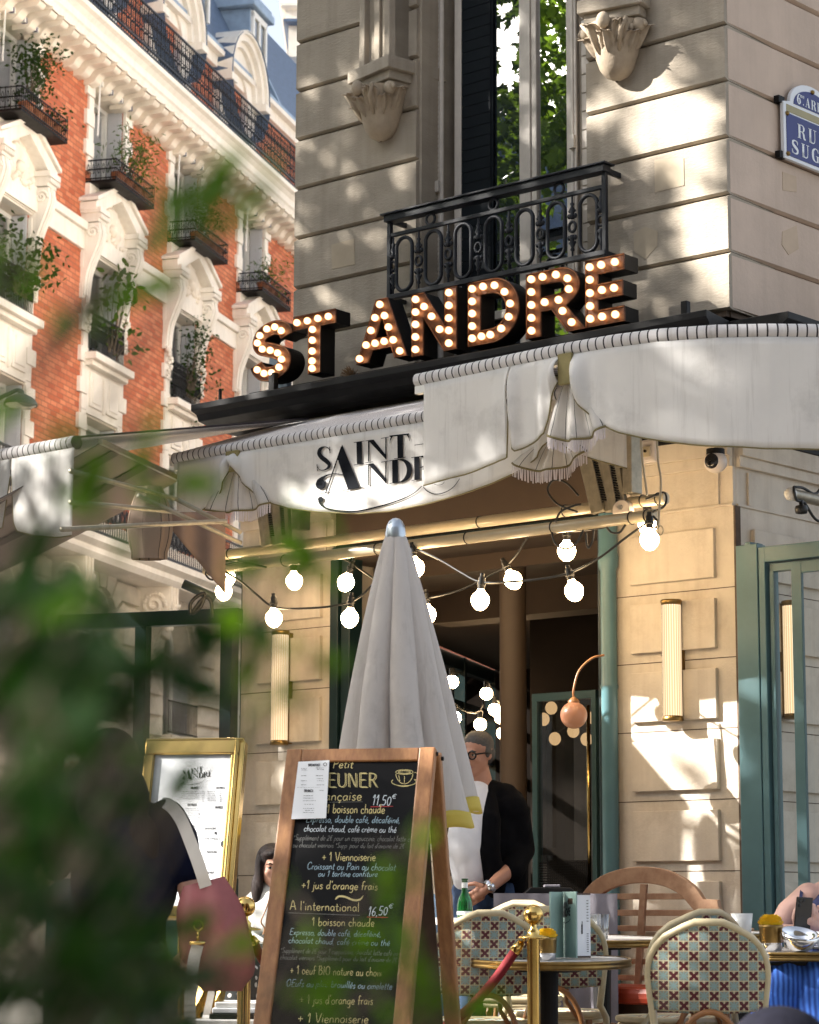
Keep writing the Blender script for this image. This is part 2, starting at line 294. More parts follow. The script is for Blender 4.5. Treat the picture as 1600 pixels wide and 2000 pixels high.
MT = dict(
 stone=M('limestone', (.355, .305, .24), .85, var=.14, scale=1.6, streak=.28, dirt=.22, dcol=(.11, .085, .06), bump=.5, bscale=30, sc=(1, 1, 3)),
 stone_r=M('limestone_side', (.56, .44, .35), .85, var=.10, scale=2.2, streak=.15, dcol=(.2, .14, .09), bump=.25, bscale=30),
 groove=M('joint_grime', (.10, .07, .05), .9, var=.3, scale=12),
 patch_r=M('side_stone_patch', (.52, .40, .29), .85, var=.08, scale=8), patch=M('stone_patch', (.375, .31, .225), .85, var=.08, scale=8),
 carve=M('carved_stone', (.36, .29, .21), .8, var=.2, scale=8, dirt=.35, dcol=(.08, .055, .04), bump=.3, bscale=60),
 panel=M('painted_panel', (.60, .535, .445), .55, var=.10, scale=5, dirt=.40, dcol=(.26, .18, .11), bump=.25, bscale=60, streak=.28),
 black=M('black_metal', (.006, .0055, .0055), .55, var=.3, scale=14, rvar=.3, spec=.2),
 iron=M('wrought_iron', (.009, .011, .016), .45, var=.25, scale=30, spec=.3),
 teal=M('teal_paint', (.075, .16, .18), .4, var=.10, scale=5, dirt=.15, dcol=(.03, .05, .05), rvar=.2),
 dteal=M('dark_teal_paint', (.008, .022, .024), .35, var=.2, scale=6),
 white=M('white_paint', (.74, .73, .70), .5, var=.05), wframe=M('window_paint', (.55, .50, .44), .5, var=.1, scale=12, streak=.2),
 cream=M('cream_stone', (.80, .745, .665), .8, var=.07, scale=1.2, streak=.18, dcol=(.38, .27, .17), dirt=.12, bump=.15, bscale=14),
 cream2=M('cream_stone_carved', (.76, .68, .575), .8, var=.1, scale=3, dirt=.2, dcol=(.38, .25, .14)),
 brick=brickmat(), slate=M('slate_blue', (.075, .115, .19), .5, var=.25, scale=9, bump=.3, bscale=26), zinc=M('zinc_sheet', (.25, .33, .43), .4, metal=.3, var=.15),
 shutter=M('grey_shutter', (.50, .51, .54), .55, var=.05), curtain=M('curtain_cloth', (.46, .42, .36), .9, var=.15, scale=6, sc=(6, 6, .3)),
 glass=glassmat('window_glass', refl=.18), glass2=glassmat('far_window_glass', (.03, .035, .035), clear=.55, refl=.05), clear=glassmat('clear_glass', clear=.97), darkglass=glassmat('dark_door_glass', (.003, .0035, .004), clear=.6, refl=-.015),
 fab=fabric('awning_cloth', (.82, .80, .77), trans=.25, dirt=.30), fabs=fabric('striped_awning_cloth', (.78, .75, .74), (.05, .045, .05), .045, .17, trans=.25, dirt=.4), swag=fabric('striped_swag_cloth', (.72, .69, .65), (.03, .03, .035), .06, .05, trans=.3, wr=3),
 piping=M('olive_piping', (.17, .14, .06), .8), olive=M('olive_band', (.24, .20, .085), .85, var=.15, scale=20), fringe=M('pale_fringe', (.58, .52, .53), .8, var=.1, scale=30),
 pipe=M('beige_enamel', (.42, .36, .25), .3, var=.08, dirt=.1), steel=M('steel', (.5, .5, .5), .3, metal=1), galv=M('galvanised', (.30, .27, .21), .45, metal=.6, var=.2, scale=20),
 cable=M('black_cable', (.006, .006, .006), .5, var=0), brass=M('polished_brass', (.66, .44, .14), .16, metal=1, var=.12, scale=6, rvar=.12), dbrass=M('aged_brass', (.24, .155, .055), .35, metal=1, var=.2, scale=20),
 bulb=emitmat('lit_bulb', (1, .70, .38), 14), mbulb=mbulbmat(), 
 rust=M('rusty_copper_face', (.085, .030, .012), .42, metal=.5, var=.6, scale=26, dirt=.3, dcol=(.02, .008, .004), rvar=.3),
 wood=woodmat('pine_wood', (.24, .10, .035), (.40, .19, .07)), bench=woodmat('bench_wood', (.36, .20, .115), (.52, .33, .20), .5, (14, 14, 14)), dwood=woodmat('dark_wood', (.045, .022, .012), (.07, .035, .02)),
 slatebd=M('chalkboard_black', (.004, .004, .0045), .5, var=.3, scale=3, spec=.12), chalkw=M('white_chalk', (.62, .68, .72), .9, var=.15, scale=60), chalkb=M('blue_chalk', (.36, .50, .58), .9, var=.2, scale=60), chalky=M('cream_chalk', (.66, .56, .26), .9, var=.2, scale=60), chalkd=M('faded_chalk', (.17, .17, .16), .9, var=.3, scale=60), chalkr=M('red_chalk', (.45, .05, .05), .9),
 paper=M('white_paper', (.78, .80, .82), .6, var=.03), ink=M('black_ink', (.02, .02, .025), .6, var=0), inkg=M('grey_ink', (.2, .2, .22), .7, var=0),
 redrope=M('red_velvet', (.17, .006, .010), .85, var=.2, scale=60), redseat=M('red_leatherette', (.36, .045, .018), .45, var=.12, scale=6),
 cane=M('cream_cane', (.50, .42, .26), .4, var=.12, scale=20), rattan=M('brown_rattan', (.26, .11, .035), .4, var=.25, scale=14), weave=weavemat('woven_cane'),
 marble=M('grey_marble', (.52, .50, .48), .2, var=.18, scale=9), enamel=M('blue_enamel', (.014, .022, .15), .3, var=.1, scale=3, spec=.25), signw=M('white_enamel', (.70, .72, .74), .3, var=.06),signg=M('sign_gold_band', (.30, .25, .10), .4, var=.15),
 logo=M('logo_print', (.005, .006, .009), .8, var=0, spec=.1), skin=M('skin', (.50, .27, .19), .5, var=.08, scale=14), skin2=M('tanned_skin', (.40, .19, .12), .5, var=.1, scale=14), pale=M('pale_skin', (.60, .36, .29), .5, var=.06, scale=14),
 hair=M('dark_brown_hair', (.012, .006, .005), .55, var=.6, scale=60, sc=(3, 3, .15), spec=.2, bump=.8, bscale=60), ghair=M('grey_hair', (.05, .042, .037), .6, var=.5, scale=120), rhair=M('auburn_hair', (.16, .05, .02), .5, var=.4, scale=80),
 navy=M('navy_cloth', (.005, .007, .022), .9, var=.2, spec=.1), blazer=M('black_blazer', (.003, .003, .004), .9, var=.3, scale=20, spec=.08, bump=.5, bscale=14), tee=M('white_tee', (.68, .68, .72), .85, var=.06, scale=9, bump=.4, bscale=9), jeans=M('blue_denim', (.03, .06, .13), .9, var=.3, scale=30), ljeans=M('light_denim', (.16, .24, .34), .9, var=.2, scale=30),
 pink=M('rose_leather', (.30, .09, .09), .6, var=.15, scale=10), strap=M('cream_strap', (.66, .62, .56), .8), greyd=M('dark_patterned_cloth', (.06, .085, .07), .9, var=.8, scale=60), 
 ivory=M('ivory_cotton', (.62, .62, .58), .85, var=.06), tail=fabric('shaded_swag_cloth', (.26, .19, .14), (.05, .04, .035), .06, .06, trans=.05), under=fabric('striped_underside', (.27, .235, .225), (.05, .045, .045), .045, .16, trans=.04), curt2=M('brown_curtain', (.24, .16, .115), .9, var=.12), blueknit=M('blue_knit', (.025, .09, .42), .9, var=.25, scale=30), bra=M('navy_lace', (.015, .02, .07), .8), dots=M('dotted_cloth', (.02, .02, .02), .8),  # tail: the swag cloth darkened, its shade put into the colour
 green=M('green_bottle', (.01, .14, .03), .08, var=0, trans=.6), mint=M('sage_card', (.26, .38, .34), .5, var=.05), silver=M('polished_steel', (.62, .62, .63), .14, metal=1, var=0), china=M('white_china', (.76, .77, .80), .15, var=0), yellow=M('yellow_petal', (.80, .50, .01), .6, var=.15, scale=30),
 tglass=glassmat('tumbler_glass', (.5, .5, .5), clear=.72, refl=.06), milk=M('milky_glass', (.70, .70, .68), .25, var=0, alpha=.85), phone=M('black_phone', (.01, .01, .012), .25, var=0), cloth=M('grey_tablecloth', (.20, .185, .21), .85, var=.12, scale=6, bump=.6, bscale=5),
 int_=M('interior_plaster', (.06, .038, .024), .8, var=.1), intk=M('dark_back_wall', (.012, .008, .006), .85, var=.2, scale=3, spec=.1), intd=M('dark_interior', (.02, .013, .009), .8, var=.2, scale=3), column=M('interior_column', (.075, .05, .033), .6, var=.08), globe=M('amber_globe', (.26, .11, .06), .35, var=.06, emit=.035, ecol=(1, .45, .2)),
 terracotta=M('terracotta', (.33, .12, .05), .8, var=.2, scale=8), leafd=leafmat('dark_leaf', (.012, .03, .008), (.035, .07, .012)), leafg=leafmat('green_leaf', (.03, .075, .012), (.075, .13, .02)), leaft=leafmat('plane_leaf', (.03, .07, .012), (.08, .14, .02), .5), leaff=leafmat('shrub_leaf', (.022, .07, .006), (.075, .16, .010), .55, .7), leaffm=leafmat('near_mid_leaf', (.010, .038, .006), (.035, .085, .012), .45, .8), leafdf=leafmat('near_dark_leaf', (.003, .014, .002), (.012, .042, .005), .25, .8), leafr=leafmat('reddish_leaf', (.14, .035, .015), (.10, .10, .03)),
 bark=M('bark', (.10, .075, .05), .9, var=.3, scale=9), asphalt=M('asphalt', (.05, .05, .052), .9, var=.2, scale=30), paving=M('paving', (.20, .185, .165), .85, var=.15, scale=3, bump=.3, bscale=40), lampg=M('lamp_green', (.035, .05, .045), .5, var=.1), cctv=M('camera_white', (.62, .56, .52), .35, var=0), lens=M('black_lens', (.005, .005, .006), .08, var=0),
 trim=M('yellow_trim', (.50, .38, .06), .7, var=.1), para=fabric('parasol_cloth', (.68, .63, .59), trans=.2, dirt=.3), dome=M('metal_cap', (.45, .50, .55), .28, metal=.8, var=.1), socket=M('black_socket', (.008, .008, .008), .45, var=0))
# ---------------------------------------------------------------- ground
g = MB(); g.grid(lambda u, v: (-40+80*u, 12.9-22*(1-v), -SLOPE*22*(1-v)), 8, 8); g.quad((-40, 12.9, 0), (40, 12.9, 0), (40, 80, 0), (-40, 80, 0))
o = g.build('pavement', MT['paving']); o['kind'] = 'structure'
g = MB(); g.quad((-400, -400, -.95), (400, -400, -.95), (400, 400, -.95), (-400, 400, -.95)); o = g.build('ground', MT['asphalt']); o['kind'] = 'structure'
# ---------------------------------------------------------------- the cafe building
cafe = thing('cafe_building', 'pale stone corner cafe with sage green shopfront and a tall window over lit letters', 'building', C0)
T0, T1 = FA.px(1146, 300)[0], FA.px(813, 300)[0]        # window opening in the upper wall
TU = FA.px(577, 300)[0]                                 # left end of the upper wall
GZ = [4.13+.3335*k for k in range(14)]                  # joints between the courses
def courses(mb, W, t0, t1, edge0=False, edge1=False, z1=8.6, dep=.5):
    for k in range(len(GZ)-1):
        a, b = GZ[k], GZ[k+1]
        if a > z1: break
        P = [(a+.002, -dep), (a+.002, -.028), (a+.013, 0), (b-.022, 0), (b-.010, -.022), (b-.002, -.03), (b-.002, -dep)]   # long course with chamfered joint
        mb.prism([(z, n) for z, n in P], lambda z, n, t=t0: W(t+(.028-abs(n) if edge0 and n > -.1 and n < 0 else 0)*0, z, n), lambda z, n, t=t1: W(t, z, n))
for a_, b_ in ((0, T0), (T1, TU)): w = MB(); courses(w, FA, a_, b_); w.build('stone_wall', MT['stone'], cafe)
w = MB(); courses(w, RW, .03, 24); o = w.build('stone_wall', MT['stone_r'], cafe)
w = MB(); w.wbox(FA, .04, T0-.002, 4.1, 8.6, -.3, -.032); w.wbox(FA, T1+.002, TU-.03, 4.1, 8.6, -.3, -.032); w.wbox(RW, .06, 24, 4.1, 8.6, -.4, -.034)
w.build('mortar_bed', MT['groove'], cafe)
LU = Wall(FA(TU-.02, 0, -.05), AL, -1); w = MB(); w.wbox(LU, .02, 60, 3.5, 17.5, -4, 0)
for k in range(20):
    for z in (4.6, 8.2, 11.8): w.wbox(LU, 2+3*k, 3.2+3*k, z, z+2.3, -.1, .01)
w.build('side_wall', MT['cream'], cafe)
PT_ = []                                                # mended patches in the stone
for pts in ([(648, 478), (692, 466), (694, 516), (649, 526)], [(1279, 312), (1336, 308), (1337, 362), (1280, 376)], [(1238, 455), (1262, 443), (1285, 452), (1284, 480), (1262, 506), (1240, 492)]):
    P = [FA.px(x, y) for x, y in pts]; pt = MB(); pt.prism(P, lambda a, b: FA(a, b, .003), lambda a, b: FA(a, b, -.02)); pt.build('stone_patch', MT['patch'], cafe)
for pts in ([(1528, 452), (1556, 440), (1560, 486), (1540, 498), (1527, 478)], [(1528, 335), (1555, 345), (1556, 375), (1529, 372)]):
    P = [RW.px(x, y) for x, y in pts]; pt = MB(); pt.prism(P, lambda a, b: RW(a, b, .003), lambda a, b: RW(a, b, -.02)); pt.build('stone_patch', MT['patch_r'], cafe)
# carved corbels with pilasters beside the window
def corbel(t0, t1, zt, yaw, nd, front):
    e, n = FA.e, FA.n; c = FA((t0+t1)/2, 0, 0); hw = (t1-t0)/2; ca, sa = math.cos(yaw), math.sin(yaw); ee = e*ca+n*sa; nn = n*ca-e*sa
    f = lambda a, z, d: c+ee*a+nn*d+np.array([0, 0, z])
    class S(Wall):
        def __init__(s): pass
        def __call__(s, t, z, n=0): return f(t, z, n)
    s = S(); m = MB()
    m.wbox(s, -hw, hw, zt-.082, zt, -.3, nd); m.wbox(s, -hw+.03, hw-.03, zt-.14, zt-.082, -.3, nd-.03); m.wbox(s, -hw+.05, hw-.05, zt-.165, zt-.14, -.3, nd-.05)
    ob = m.build('corbel', MT['stone'], cafe, bevel=.006)
    p = MB(); w_ = hw-.055
    for a0, a1, d in ((-w_, w_, nd-.09), (-w_, -w_+.055, nd-.05), (w_-.055, w_, nd-.05), (-.028, .028, nd-.07)): p.wbox(s, a0, a1, zt, 8.6, -.25, d)
    p.build('pilaster', MT['stone'], ob, bevel=.006)
    m = MB()                                            # leafy capital tapering to a boss
    zb = zt-.165; f0_ = f; f = lambda a, z, d: f0_(a, zb+(z-zb)*.62, d)
    m.lathe([(.01, -.33), (.07, -.30), (.10, -.26), (.13, -.17), (.155, -.06), (.17, 0)], f(0, zb, nd*.35), 20)
    def acan(a0, zl, zh, wd_, rb, rt, curl):            # one acanthus leaf lying on the bell, its tip rolled outwards
        def fn(u, v):
            x = (2*u-1); wv = wd_*math.sin(min(1, .18+v*.95)*math.pi*.86)**.7; lob = 1+.07*math.cos(v*26); aa = a0+x*wv*lob
            r = rb+(rt-rb)*v**.7+.030*(1-abs(x))**1.2+.012*math.cos(x*9)+curl*max(0, v-.72)**1.4*2.2+.006*math.cos(x*14)*v; z = zl+(zh-zl)*(v if v < .86 else .86+(v-.86)*.3-(v-.86)**2*5)
            return f(math.sin(aa)*r, zb+z, nd*.35+math.cos(aa)*r*1.03)
        m.grid(fn, 18, 18)
    for a0 in (-1.05, 0, 1.05): acan(a0, -.31, -.10, .46, .085, .165, .05)
    for a0 in (-1.5, -.53, .53, 1.5): acan(a0, -.26, -.01, .40, .10, .185, .06)
    for a0 in (-.53, .53): m.tube([f(math.sin(a0)*.12, zb-.30, nd*.35+math.cos(a0)*.12), f(math.sin(a0)*.185, zb-.14, nd*.35+math.cos(a0)*.19), f(math.sin(a0*1.5)*.20, zb-.03, nd*.35+math.cos(a0)*.21)], [.010, .014, .012], 8)
    for sx in (-1, 1):
        for th in np.linspace(0, 5.5, 16):               # volutes
            rr = .052*(1-th/7); m.ell(f(sx*(.165+rr*math.cos(th)*.8), zb-.055+rr*math.sin(th), nd*.72), (.016, .016, .016), 8, 6)
        m.ell(f(sx*.165, zb-.055, nd*.72), (.04, .035, .045), 12, 8)
    m.ell(f(0, zb-.03, nd*.35+.19), (.04, .04, .05), 10, 8); m.ell(f(0, zb-.345, nd*.4), (.045, .045, .035), 12, 8)
    for k in range(5): m.ell(f(math.sin(k*1.256)*.035, zb-.355, nd*.4+math.cos(k*1.256)*.035), (.02, .02, .022), 8, 6)
    for k in range(46):
        a_ = random.uniform(-1.5, 1.5); v_ = random.random(); m.ell(f(math.sin(a_)*(.09+.09*v_), zb-.30+.28*v_, nd*.35+math.cos(a_)*(.095+.095*v_)), (.013, .013, .026), 7, 5)
    for k in range(11): m.ell(f(-.15+.03*k, zb-.012, nd*.78), (.012, .012, .014), 7, 5)
    m.build('carved_leaf_capital', MT['carve'], ob, smooth=True)
a = FA.px(768, 104, .2); corbel(FA.px(766, 110, .22)[0], FA.px(690, 165, .1)[0], 6.10, R_(-12), .17, 0)
b = FA.px(1258, 10, .15); corbel(FA.px(1256, 20, .1)[0]+.02, FA.px(1128, 30, .1)[0]-.03, 6.09, R_(11), .16, 0)
# the tall window
wz0, wz1 = 4.05, 8.4
jm = MB(); jm.wbox(FA, T0-.02, T0+.12, wz0, wz1, -.36, -.10); jm.wbox(FA, T1-.02, T1+.05, wz0, wz1, -.5, -.03); jm.build('window_jamb', MT['stone'], cafe)
sl_ = MB()
for k in range(36): sl_.wbox(FA, T0+.018, T0+.095, wz0+.1+k*.115, wz0+.205+k*.115, -.10, -.088)
sl_.build('folded_slat_shutter', MT['wframe'], cafe)
WN = -.30
win = MB(); ta = lambda x: FA.px(x, 250, WN)[0]
L0, L1 = ta(893), ta(1122)
win.wbox(FA, ta(906), L0, wz0, wz1, WN-.06, WN+.03); win.wbox(FA, L1, ta(1112), wz0, wz1, WN-.06, WN+.03)
win.wbox(FA, ta(1050), ta(1040), wz0, wz1, WN-.05, WN+.012); win.wbox(FA, ta(1039.5), ta(1018), wz0, wz1, WN-.05, WN+.022)
for z0 in (4.42,): win.wbox(FA, ta(1112), ta(906), z0, z0+.055, WN-.045, WN+.012)
win = win.build('window_frame', MT['wframe'], cafe, bevel=.006)
gl = MB(); gl.quad(*[FA(t, z, WN-.01) for t, z in ((ta(906), wz0), (ta(1030), wz0), (ta(1030), wz1), (ta(906), wz1))]); gl.build('window_pane', MT['glass'], cafe)
gl = MB(); gl.quad(*[FA(t, z, WN-.012) for t, z in ((ta(1040), wz0), (ta(1112), wz0), (ta(1112), wz1), (ta(1040), wz1))]); gl.build('window_pane', MT['glass'], cafe)
bl = MB()  # dark slatted panel covering one side of the glass
for k in range(60): bl.wbox(FA, ta(962), ta(903), wz0+.06+k*.072, wz0+.128+k*.072, WN+.012, WN+.02)
bl.wbox(FA, ta(965), ta(901), wz0, wz1, WN+.004, WN+.012); bl.build('dark_slat_panel', M('dark_slat_panel', (.006, .009, .012), .7, var=.15, spec=.15), cafe)
rd = MB()
for x in (868, 882): rd.tube([FA(ta(x), wz0, WN+.10), FA(ta(x), wz1, WN+.10)], .016, 8)
for k in range(130): rd.ell(FA(ta(877), wz0+k*.032, WN+.10), (.013, .013, .018), 6, 5)
for x, z in ((872, 5.35), (878, 5.28)): rd.wbox(FA, ta(x+5), ta(x-5), z, z+.07, WN+.09, WN+.14)
rd.build('shutter_guide', MT['wframe'], cafe, smooth=False)
rd = MB(); tb = lambda x: FA.px(x, 250, -.07)[0]; rd.tube([FA(tb(1119), wz0, -.07), FA(tb(1119), wz1, -.07)], .011, 8); rd.tube([FA(tb(1125), wz0, -.07), FA(tb(1125), wz1, -.07)], .009, 8); rd.wbox(FA, tb(1126), tb(1116), 5.3, 5.38, -.08, -.04); rd.build('shutter_guide', MT['wframe'], cafe)
# iron window guard
def guard():
    n0 = .15; tR, zT = FA.px(1181, 333, n0); tL = FA.px(762, 432, n0)[0]; zb = FA.px(1175, 496, n0)[1]; zm = zT-.095
    gd = MB(); gd.wbox(FA, tR-.02, tL+.02, zT-.012, zT+.03, n0-.035, n0+.04); gd.wbox(FA, tR-.04, tL+.04, zT+.03, zT+.042, n0-.05, n0+.055)
    gd.wbox(FA, tR, tL, zm-.012, zm+.012, n0-.012, n0+.012); gd.wbox(FA, tR-.01, tL+.01, zb-.012, zb+.018, n0-.02, n0+.02)
    for t in (tR, tL): gd.wbox(FA, t-.014, t+.014, zb-.02, zT, n0-.014, n0+.014); gd.wbox(FA, t-.012, t+.012, zT-.012, zT+.02, 0, n0); gd.wbox(FA, t-.012, t+.012, zb-.01, zb+.015, 0, n0)
    ob = gd.build('balcony_guard', MT['iron'], cafe, bevel=.003)
    w = tL-tR; N = 7; cw = w/N; zc = (zb+zm)/2; hh = (zm-zb)/2
    for k in range(N):
        c = tR+cw*(k+.5); rx = cw*.27
        ring = [(c+rx*math.cos(a), zc+(hh-.03-rx)*(1 if math.sin(a) > 0 else -1)+rx*math.sin(a)) for a in np.linspace(0, 2*math.pi, 28, endpoint=False)]
        pn = MB(); pn.tube([FA(a, b, n0) for a, b in ring], .0125, 6, closed=True); pn.build('oval_iron_loop', MT['iron'], ob, smooth=True)
    for k in range(N+1):
        c = tR+cw*k + (.028 if k == 0 else -.028 if k == N else 0)
        bl = MB(); prof = [(.006, zb), (.006, zb+.05), (.014, zb+.06), (.008, zb+.075), (.02, zb+.10), (.011, zb+.12), (.024, zb+.135), (.012, zb+.15)]
        top = [(r, zb+zm-z) for r, z in prof[::-1]]
        bl.lathe(prof, FA(c, 0, n0), 8); bl.lathe(top, FA(c, 0, n0), 8)
        bl.tube([FA(c+.024*math.cos(a), zc+.03*math.sin(a), n0) for a in np.linspace(0, 2*math.pi, 14, endpoint=False)], .009, 6, closed=True)
        for s in (-1, 1):
            for u in (-1, 1): bl.ell(FA(c+u*.022, zc+s*.065, n0), (.012, .012, .016), 6, 5); bl.ell(FA(c+u*.018, zc+s*.095, n0), .009, 6, 5)
        bl.build('iron_baluster', MT['iron'], ob, smooth=True)
    for k in range(3):
        c = tR+w*(.20+.3*k); rg = MB(); rg.tube([FA(c+.034*math.cos(a), (zT+zm)/2+.034*math.sin(a), n0) for a in np.linspace(0, 2*math.pi, 16, endpoint=False)], .009, 6, closed=True); rg.build('iron_ring', MT['iron'], ob, smooth=True)
guard()
# black canopy ledge carrying the letters
fz = 4.0; fe = MB()
prof = [(0, 3.86), (.30, 3.86), (.33, 3.88), (.43, 3.90), (.45, 3.94), (.50, 3.96), (.50, 4.0), (0, 4.06)]
fe.prism(prof, lambda n, z: FA(-n*.34, z, n), lambda n, z: FA(3.72, z, n)); fe.prism(prof, lambda n, z: RW(-n*.34, z, n), lambda n, z: RW(6, z, n))
fe.wbox(FA, 0, 3.7, 3.40, 3.86, 0, .06); fe.wbox(RW, 0, 6, 3.40, 3.86, 0, .06)
fe.wbox(FA, 3.05, 3.10, 4.0, 4.13, .40, .44); fe.wbox(FA, 3.52, 3.535, 4.0, 4.09, .42, .44); fe.wbox(FA, .06, .10, 4.0, 4.12, .30, .34)
fe.build('ledge', MT['black'], cafe, bevel=.004)
zb = MB(); zb.wbox(FA, TU-.14, TU+.02, 4.07, 4.33, .16, .20); zb.build('zinc_flashing', MT['zinc'], cafe)
# ground floor pillars with raised panels
def pillar(W, t0, t1, p0, p1, z0=-.2, z1=3.42, th=.5, nm='pillar'):
    w = MB(); w.wbox(W, t0, t1, z0, z1, -th, 0); ob = w.build(nm, MT['panel'], cafe)
    j = MB()
    for k in range(9):
        zj = 2.572-.383*k
        if zj < z0: break
        j.wbox(W, t0-.001, t1+.001, zj-.0025, zj+.0025, -.02, .0015)
        top, bot = zj-.055, zj-.328
        pz = MB(); pz.wbox(W, p0, p1, bot, top, -.01, .028); pz.build('raised_panel', MT['panel'], ob, bevel=.0025)
    pz = MB(); pz.wbox(W, p0, p1, 2.632, 2.905, -.01, .028); pz.build('raised_panel', MT['panel'], ob, bevel=.0025); j.build('panel_joint', MT['groove'], ob)
    c = MB(); c.wbox(W, t0, t1+.0, 3.02, 3.035, -.02, .012); c.wbox(W, t0, t1, 3.30, 3.42, -.02, .05); c.wbox(W, t0, t1, 3.24, 3.30, -.02, .03); c.wbox(W, p1+.0, p1+.02, 3.035, 3.24, -.02, .014); c.wbox(W, p0-.03, p0-.005, 3.035, 3.22, -.02, .014)
    c.build('frieze_moulding', MT['panel'], ob, bevel=.003); return ob
pillar(FA, 0, .845, .115, .675)
pillar(FA, 2.935, 3.72, 3.02, 3.56)
w = MB()
pillar(RW, .03, 24, .16, 2.3)
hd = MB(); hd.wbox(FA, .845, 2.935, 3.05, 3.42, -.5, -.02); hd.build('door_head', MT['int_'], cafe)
# chipped dark gap at the corner
gp = MB(); gp.wbox(RW, .0, .05, -.2, 3.02, -.05, .012); gp.build('corner_gap', MT['groove'], cafe)
# teal column, jambs
tc_ = MB(); tcx = FA.px(1190, 1400, .05)[0]
tc_.lathe([(.058, -.2), (.058, .1), (.046, .13), (.046, 1.0), (.046, 2.05), (.05, 2.06), (.05, 2.075), (.046, 2.085), (.046, 2.72), (.057, 2.75), (.06, 2.80), (.054, 2.83), (.054, 3.05)], FA(tcx, 0, .045), 20)
tc_.build('teal_pilaster', MT['teal'], cafe, auto=35)
tj = MB(); tj.wbox(FA, tcx+.046, tcx+.085, -.2, 3.05, -.12, .03); tj.wbox(FA, 2.78, 2.85, -.2, 3.05, -.1, .02); tj.wbox(FA, 2.865, 2.93, -.2, 3.05, -.1, .035); tj.wbox(FA, tcx, 2.93, 2.99, 3.06, -.1, .02); tj.build('teal_door_jamb', MT['dteal'], cafe, bevel=.004)
# interior
iz = 2.98; it = MB()
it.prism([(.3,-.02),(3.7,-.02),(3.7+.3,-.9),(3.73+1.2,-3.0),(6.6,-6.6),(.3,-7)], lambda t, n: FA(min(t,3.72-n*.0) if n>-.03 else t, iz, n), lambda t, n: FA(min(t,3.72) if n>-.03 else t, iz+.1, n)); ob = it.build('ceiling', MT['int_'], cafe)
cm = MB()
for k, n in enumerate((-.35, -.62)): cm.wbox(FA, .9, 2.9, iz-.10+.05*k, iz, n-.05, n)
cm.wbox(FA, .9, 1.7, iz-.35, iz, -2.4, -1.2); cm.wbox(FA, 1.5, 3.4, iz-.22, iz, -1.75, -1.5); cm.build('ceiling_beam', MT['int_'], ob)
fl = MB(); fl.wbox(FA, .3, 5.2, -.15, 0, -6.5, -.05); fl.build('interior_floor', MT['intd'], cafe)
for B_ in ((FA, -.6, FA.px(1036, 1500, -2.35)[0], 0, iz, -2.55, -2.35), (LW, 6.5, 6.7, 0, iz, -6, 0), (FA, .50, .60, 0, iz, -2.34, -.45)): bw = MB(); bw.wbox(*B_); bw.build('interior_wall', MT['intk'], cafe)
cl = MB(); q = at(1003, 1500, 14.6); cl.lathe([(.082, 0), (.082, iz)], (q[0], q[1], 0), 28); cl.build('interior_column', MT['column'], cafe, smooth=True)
dr = MB(); dN = -1.15; dx = lambda x: FA.px(x, 1500, dN)[0]; d0, d1 = dx(1168), dx(1043); zt = FA.px(1100, 1352, dN)[1]
for a, b in ((d0, d0+.035), (d1-.04, d1)): dr.wbox(FA, a, b, 0, zt, dN-.04, dN+.02)
dr.wbox(FA, d0, d1, zt-.05, zt, dN-.04, dN+.021); dr.wbox(FA, d0, d1, 0, .25, dN-.04, dN+.019); ob = dr.build('inner_door', MT['teal'], cafe, bevel=.004)
gl = MB(); gl.quad(*[FA(t, z, dN) for t, z in ((d0, .2), (d1, .2), (d1, zt), (d0, zt))]); gl.build('door_glass', MT['darkglass'], ob)
hd = MB(); hd.tube([FA(dx(1163), .9, dN+.07), FA(dx(1163), zt-.1, dN+.07)], .012, 10); hd.build('handle', MT['brass'], ob, smooth=True)
gr = MB(); 
for k in range(26): gr.wbox(FA, d0+.05, d1-.05, .72+k*.016, .726+k*.016, dN+.01, dN+.014)
for k in range(22): gr.wbox(FA, d0+.05+k*.0155, d0+.056+k*.0155, .72, 1.14, dN+.014, dN+.017)
gr.build('radiator_grille', MT['black'], ob)
# glazed side towards the left street, seen from inside
gs = MB()
for t in (0.0, .9, 1.75, 2.6, 3.4, 4.4, 5.4, 6.5): gs.wbox(LW, t, t+.055, 0, iz, -.1, .0)
for z, h in ((.0, .7), (2.12, .07), (2.55, .05), (iz-.12, .12), (1.9, .05)): gs.wbox(LW, .0, 6.5, z, z+h, -.09, -.01)
gs.build('side_glazing_frame', MT['dteal'], cafe, bevel=.004)
gl = MB(); gl.quad(*[LW(t, z, -.05) for t, z in ((0, 0), (6.5, 0), (6.5, iz), (0, iz))]); gl.build('side_glazing_pane', MT['clear'], cafe)
od = MB(); q0 = FA(2.80, 0, -.1); ang = R_(20); e2 = np.array([math.sin(ang), math.cos(ang), 0])   # the opened door leaf
class OW(Wall): pass
OD = Wall(q0, ang, -1)
for a, b in ((.0, .075), (.80, .90)): od.wbox(OD, a, b, .05, 2.25, -.045, .0)
for z, h in ((.05, .5), (2.15, .1), (1.2, .05)): od.wbox(OD, 0, .9, z, z+h, -.044, -.002)
ob = od.build('open_door_leaf', MT['dteal'], cafe, bevel=.004)
gl = MB(); gl.quad(*[OD(t, z, -.02) for t, z in ((.05, .5), (.85, .5), (.85, 2.2), (.05, 2.2))]); gl.build('leaf_glass', MT['clear'], ob)
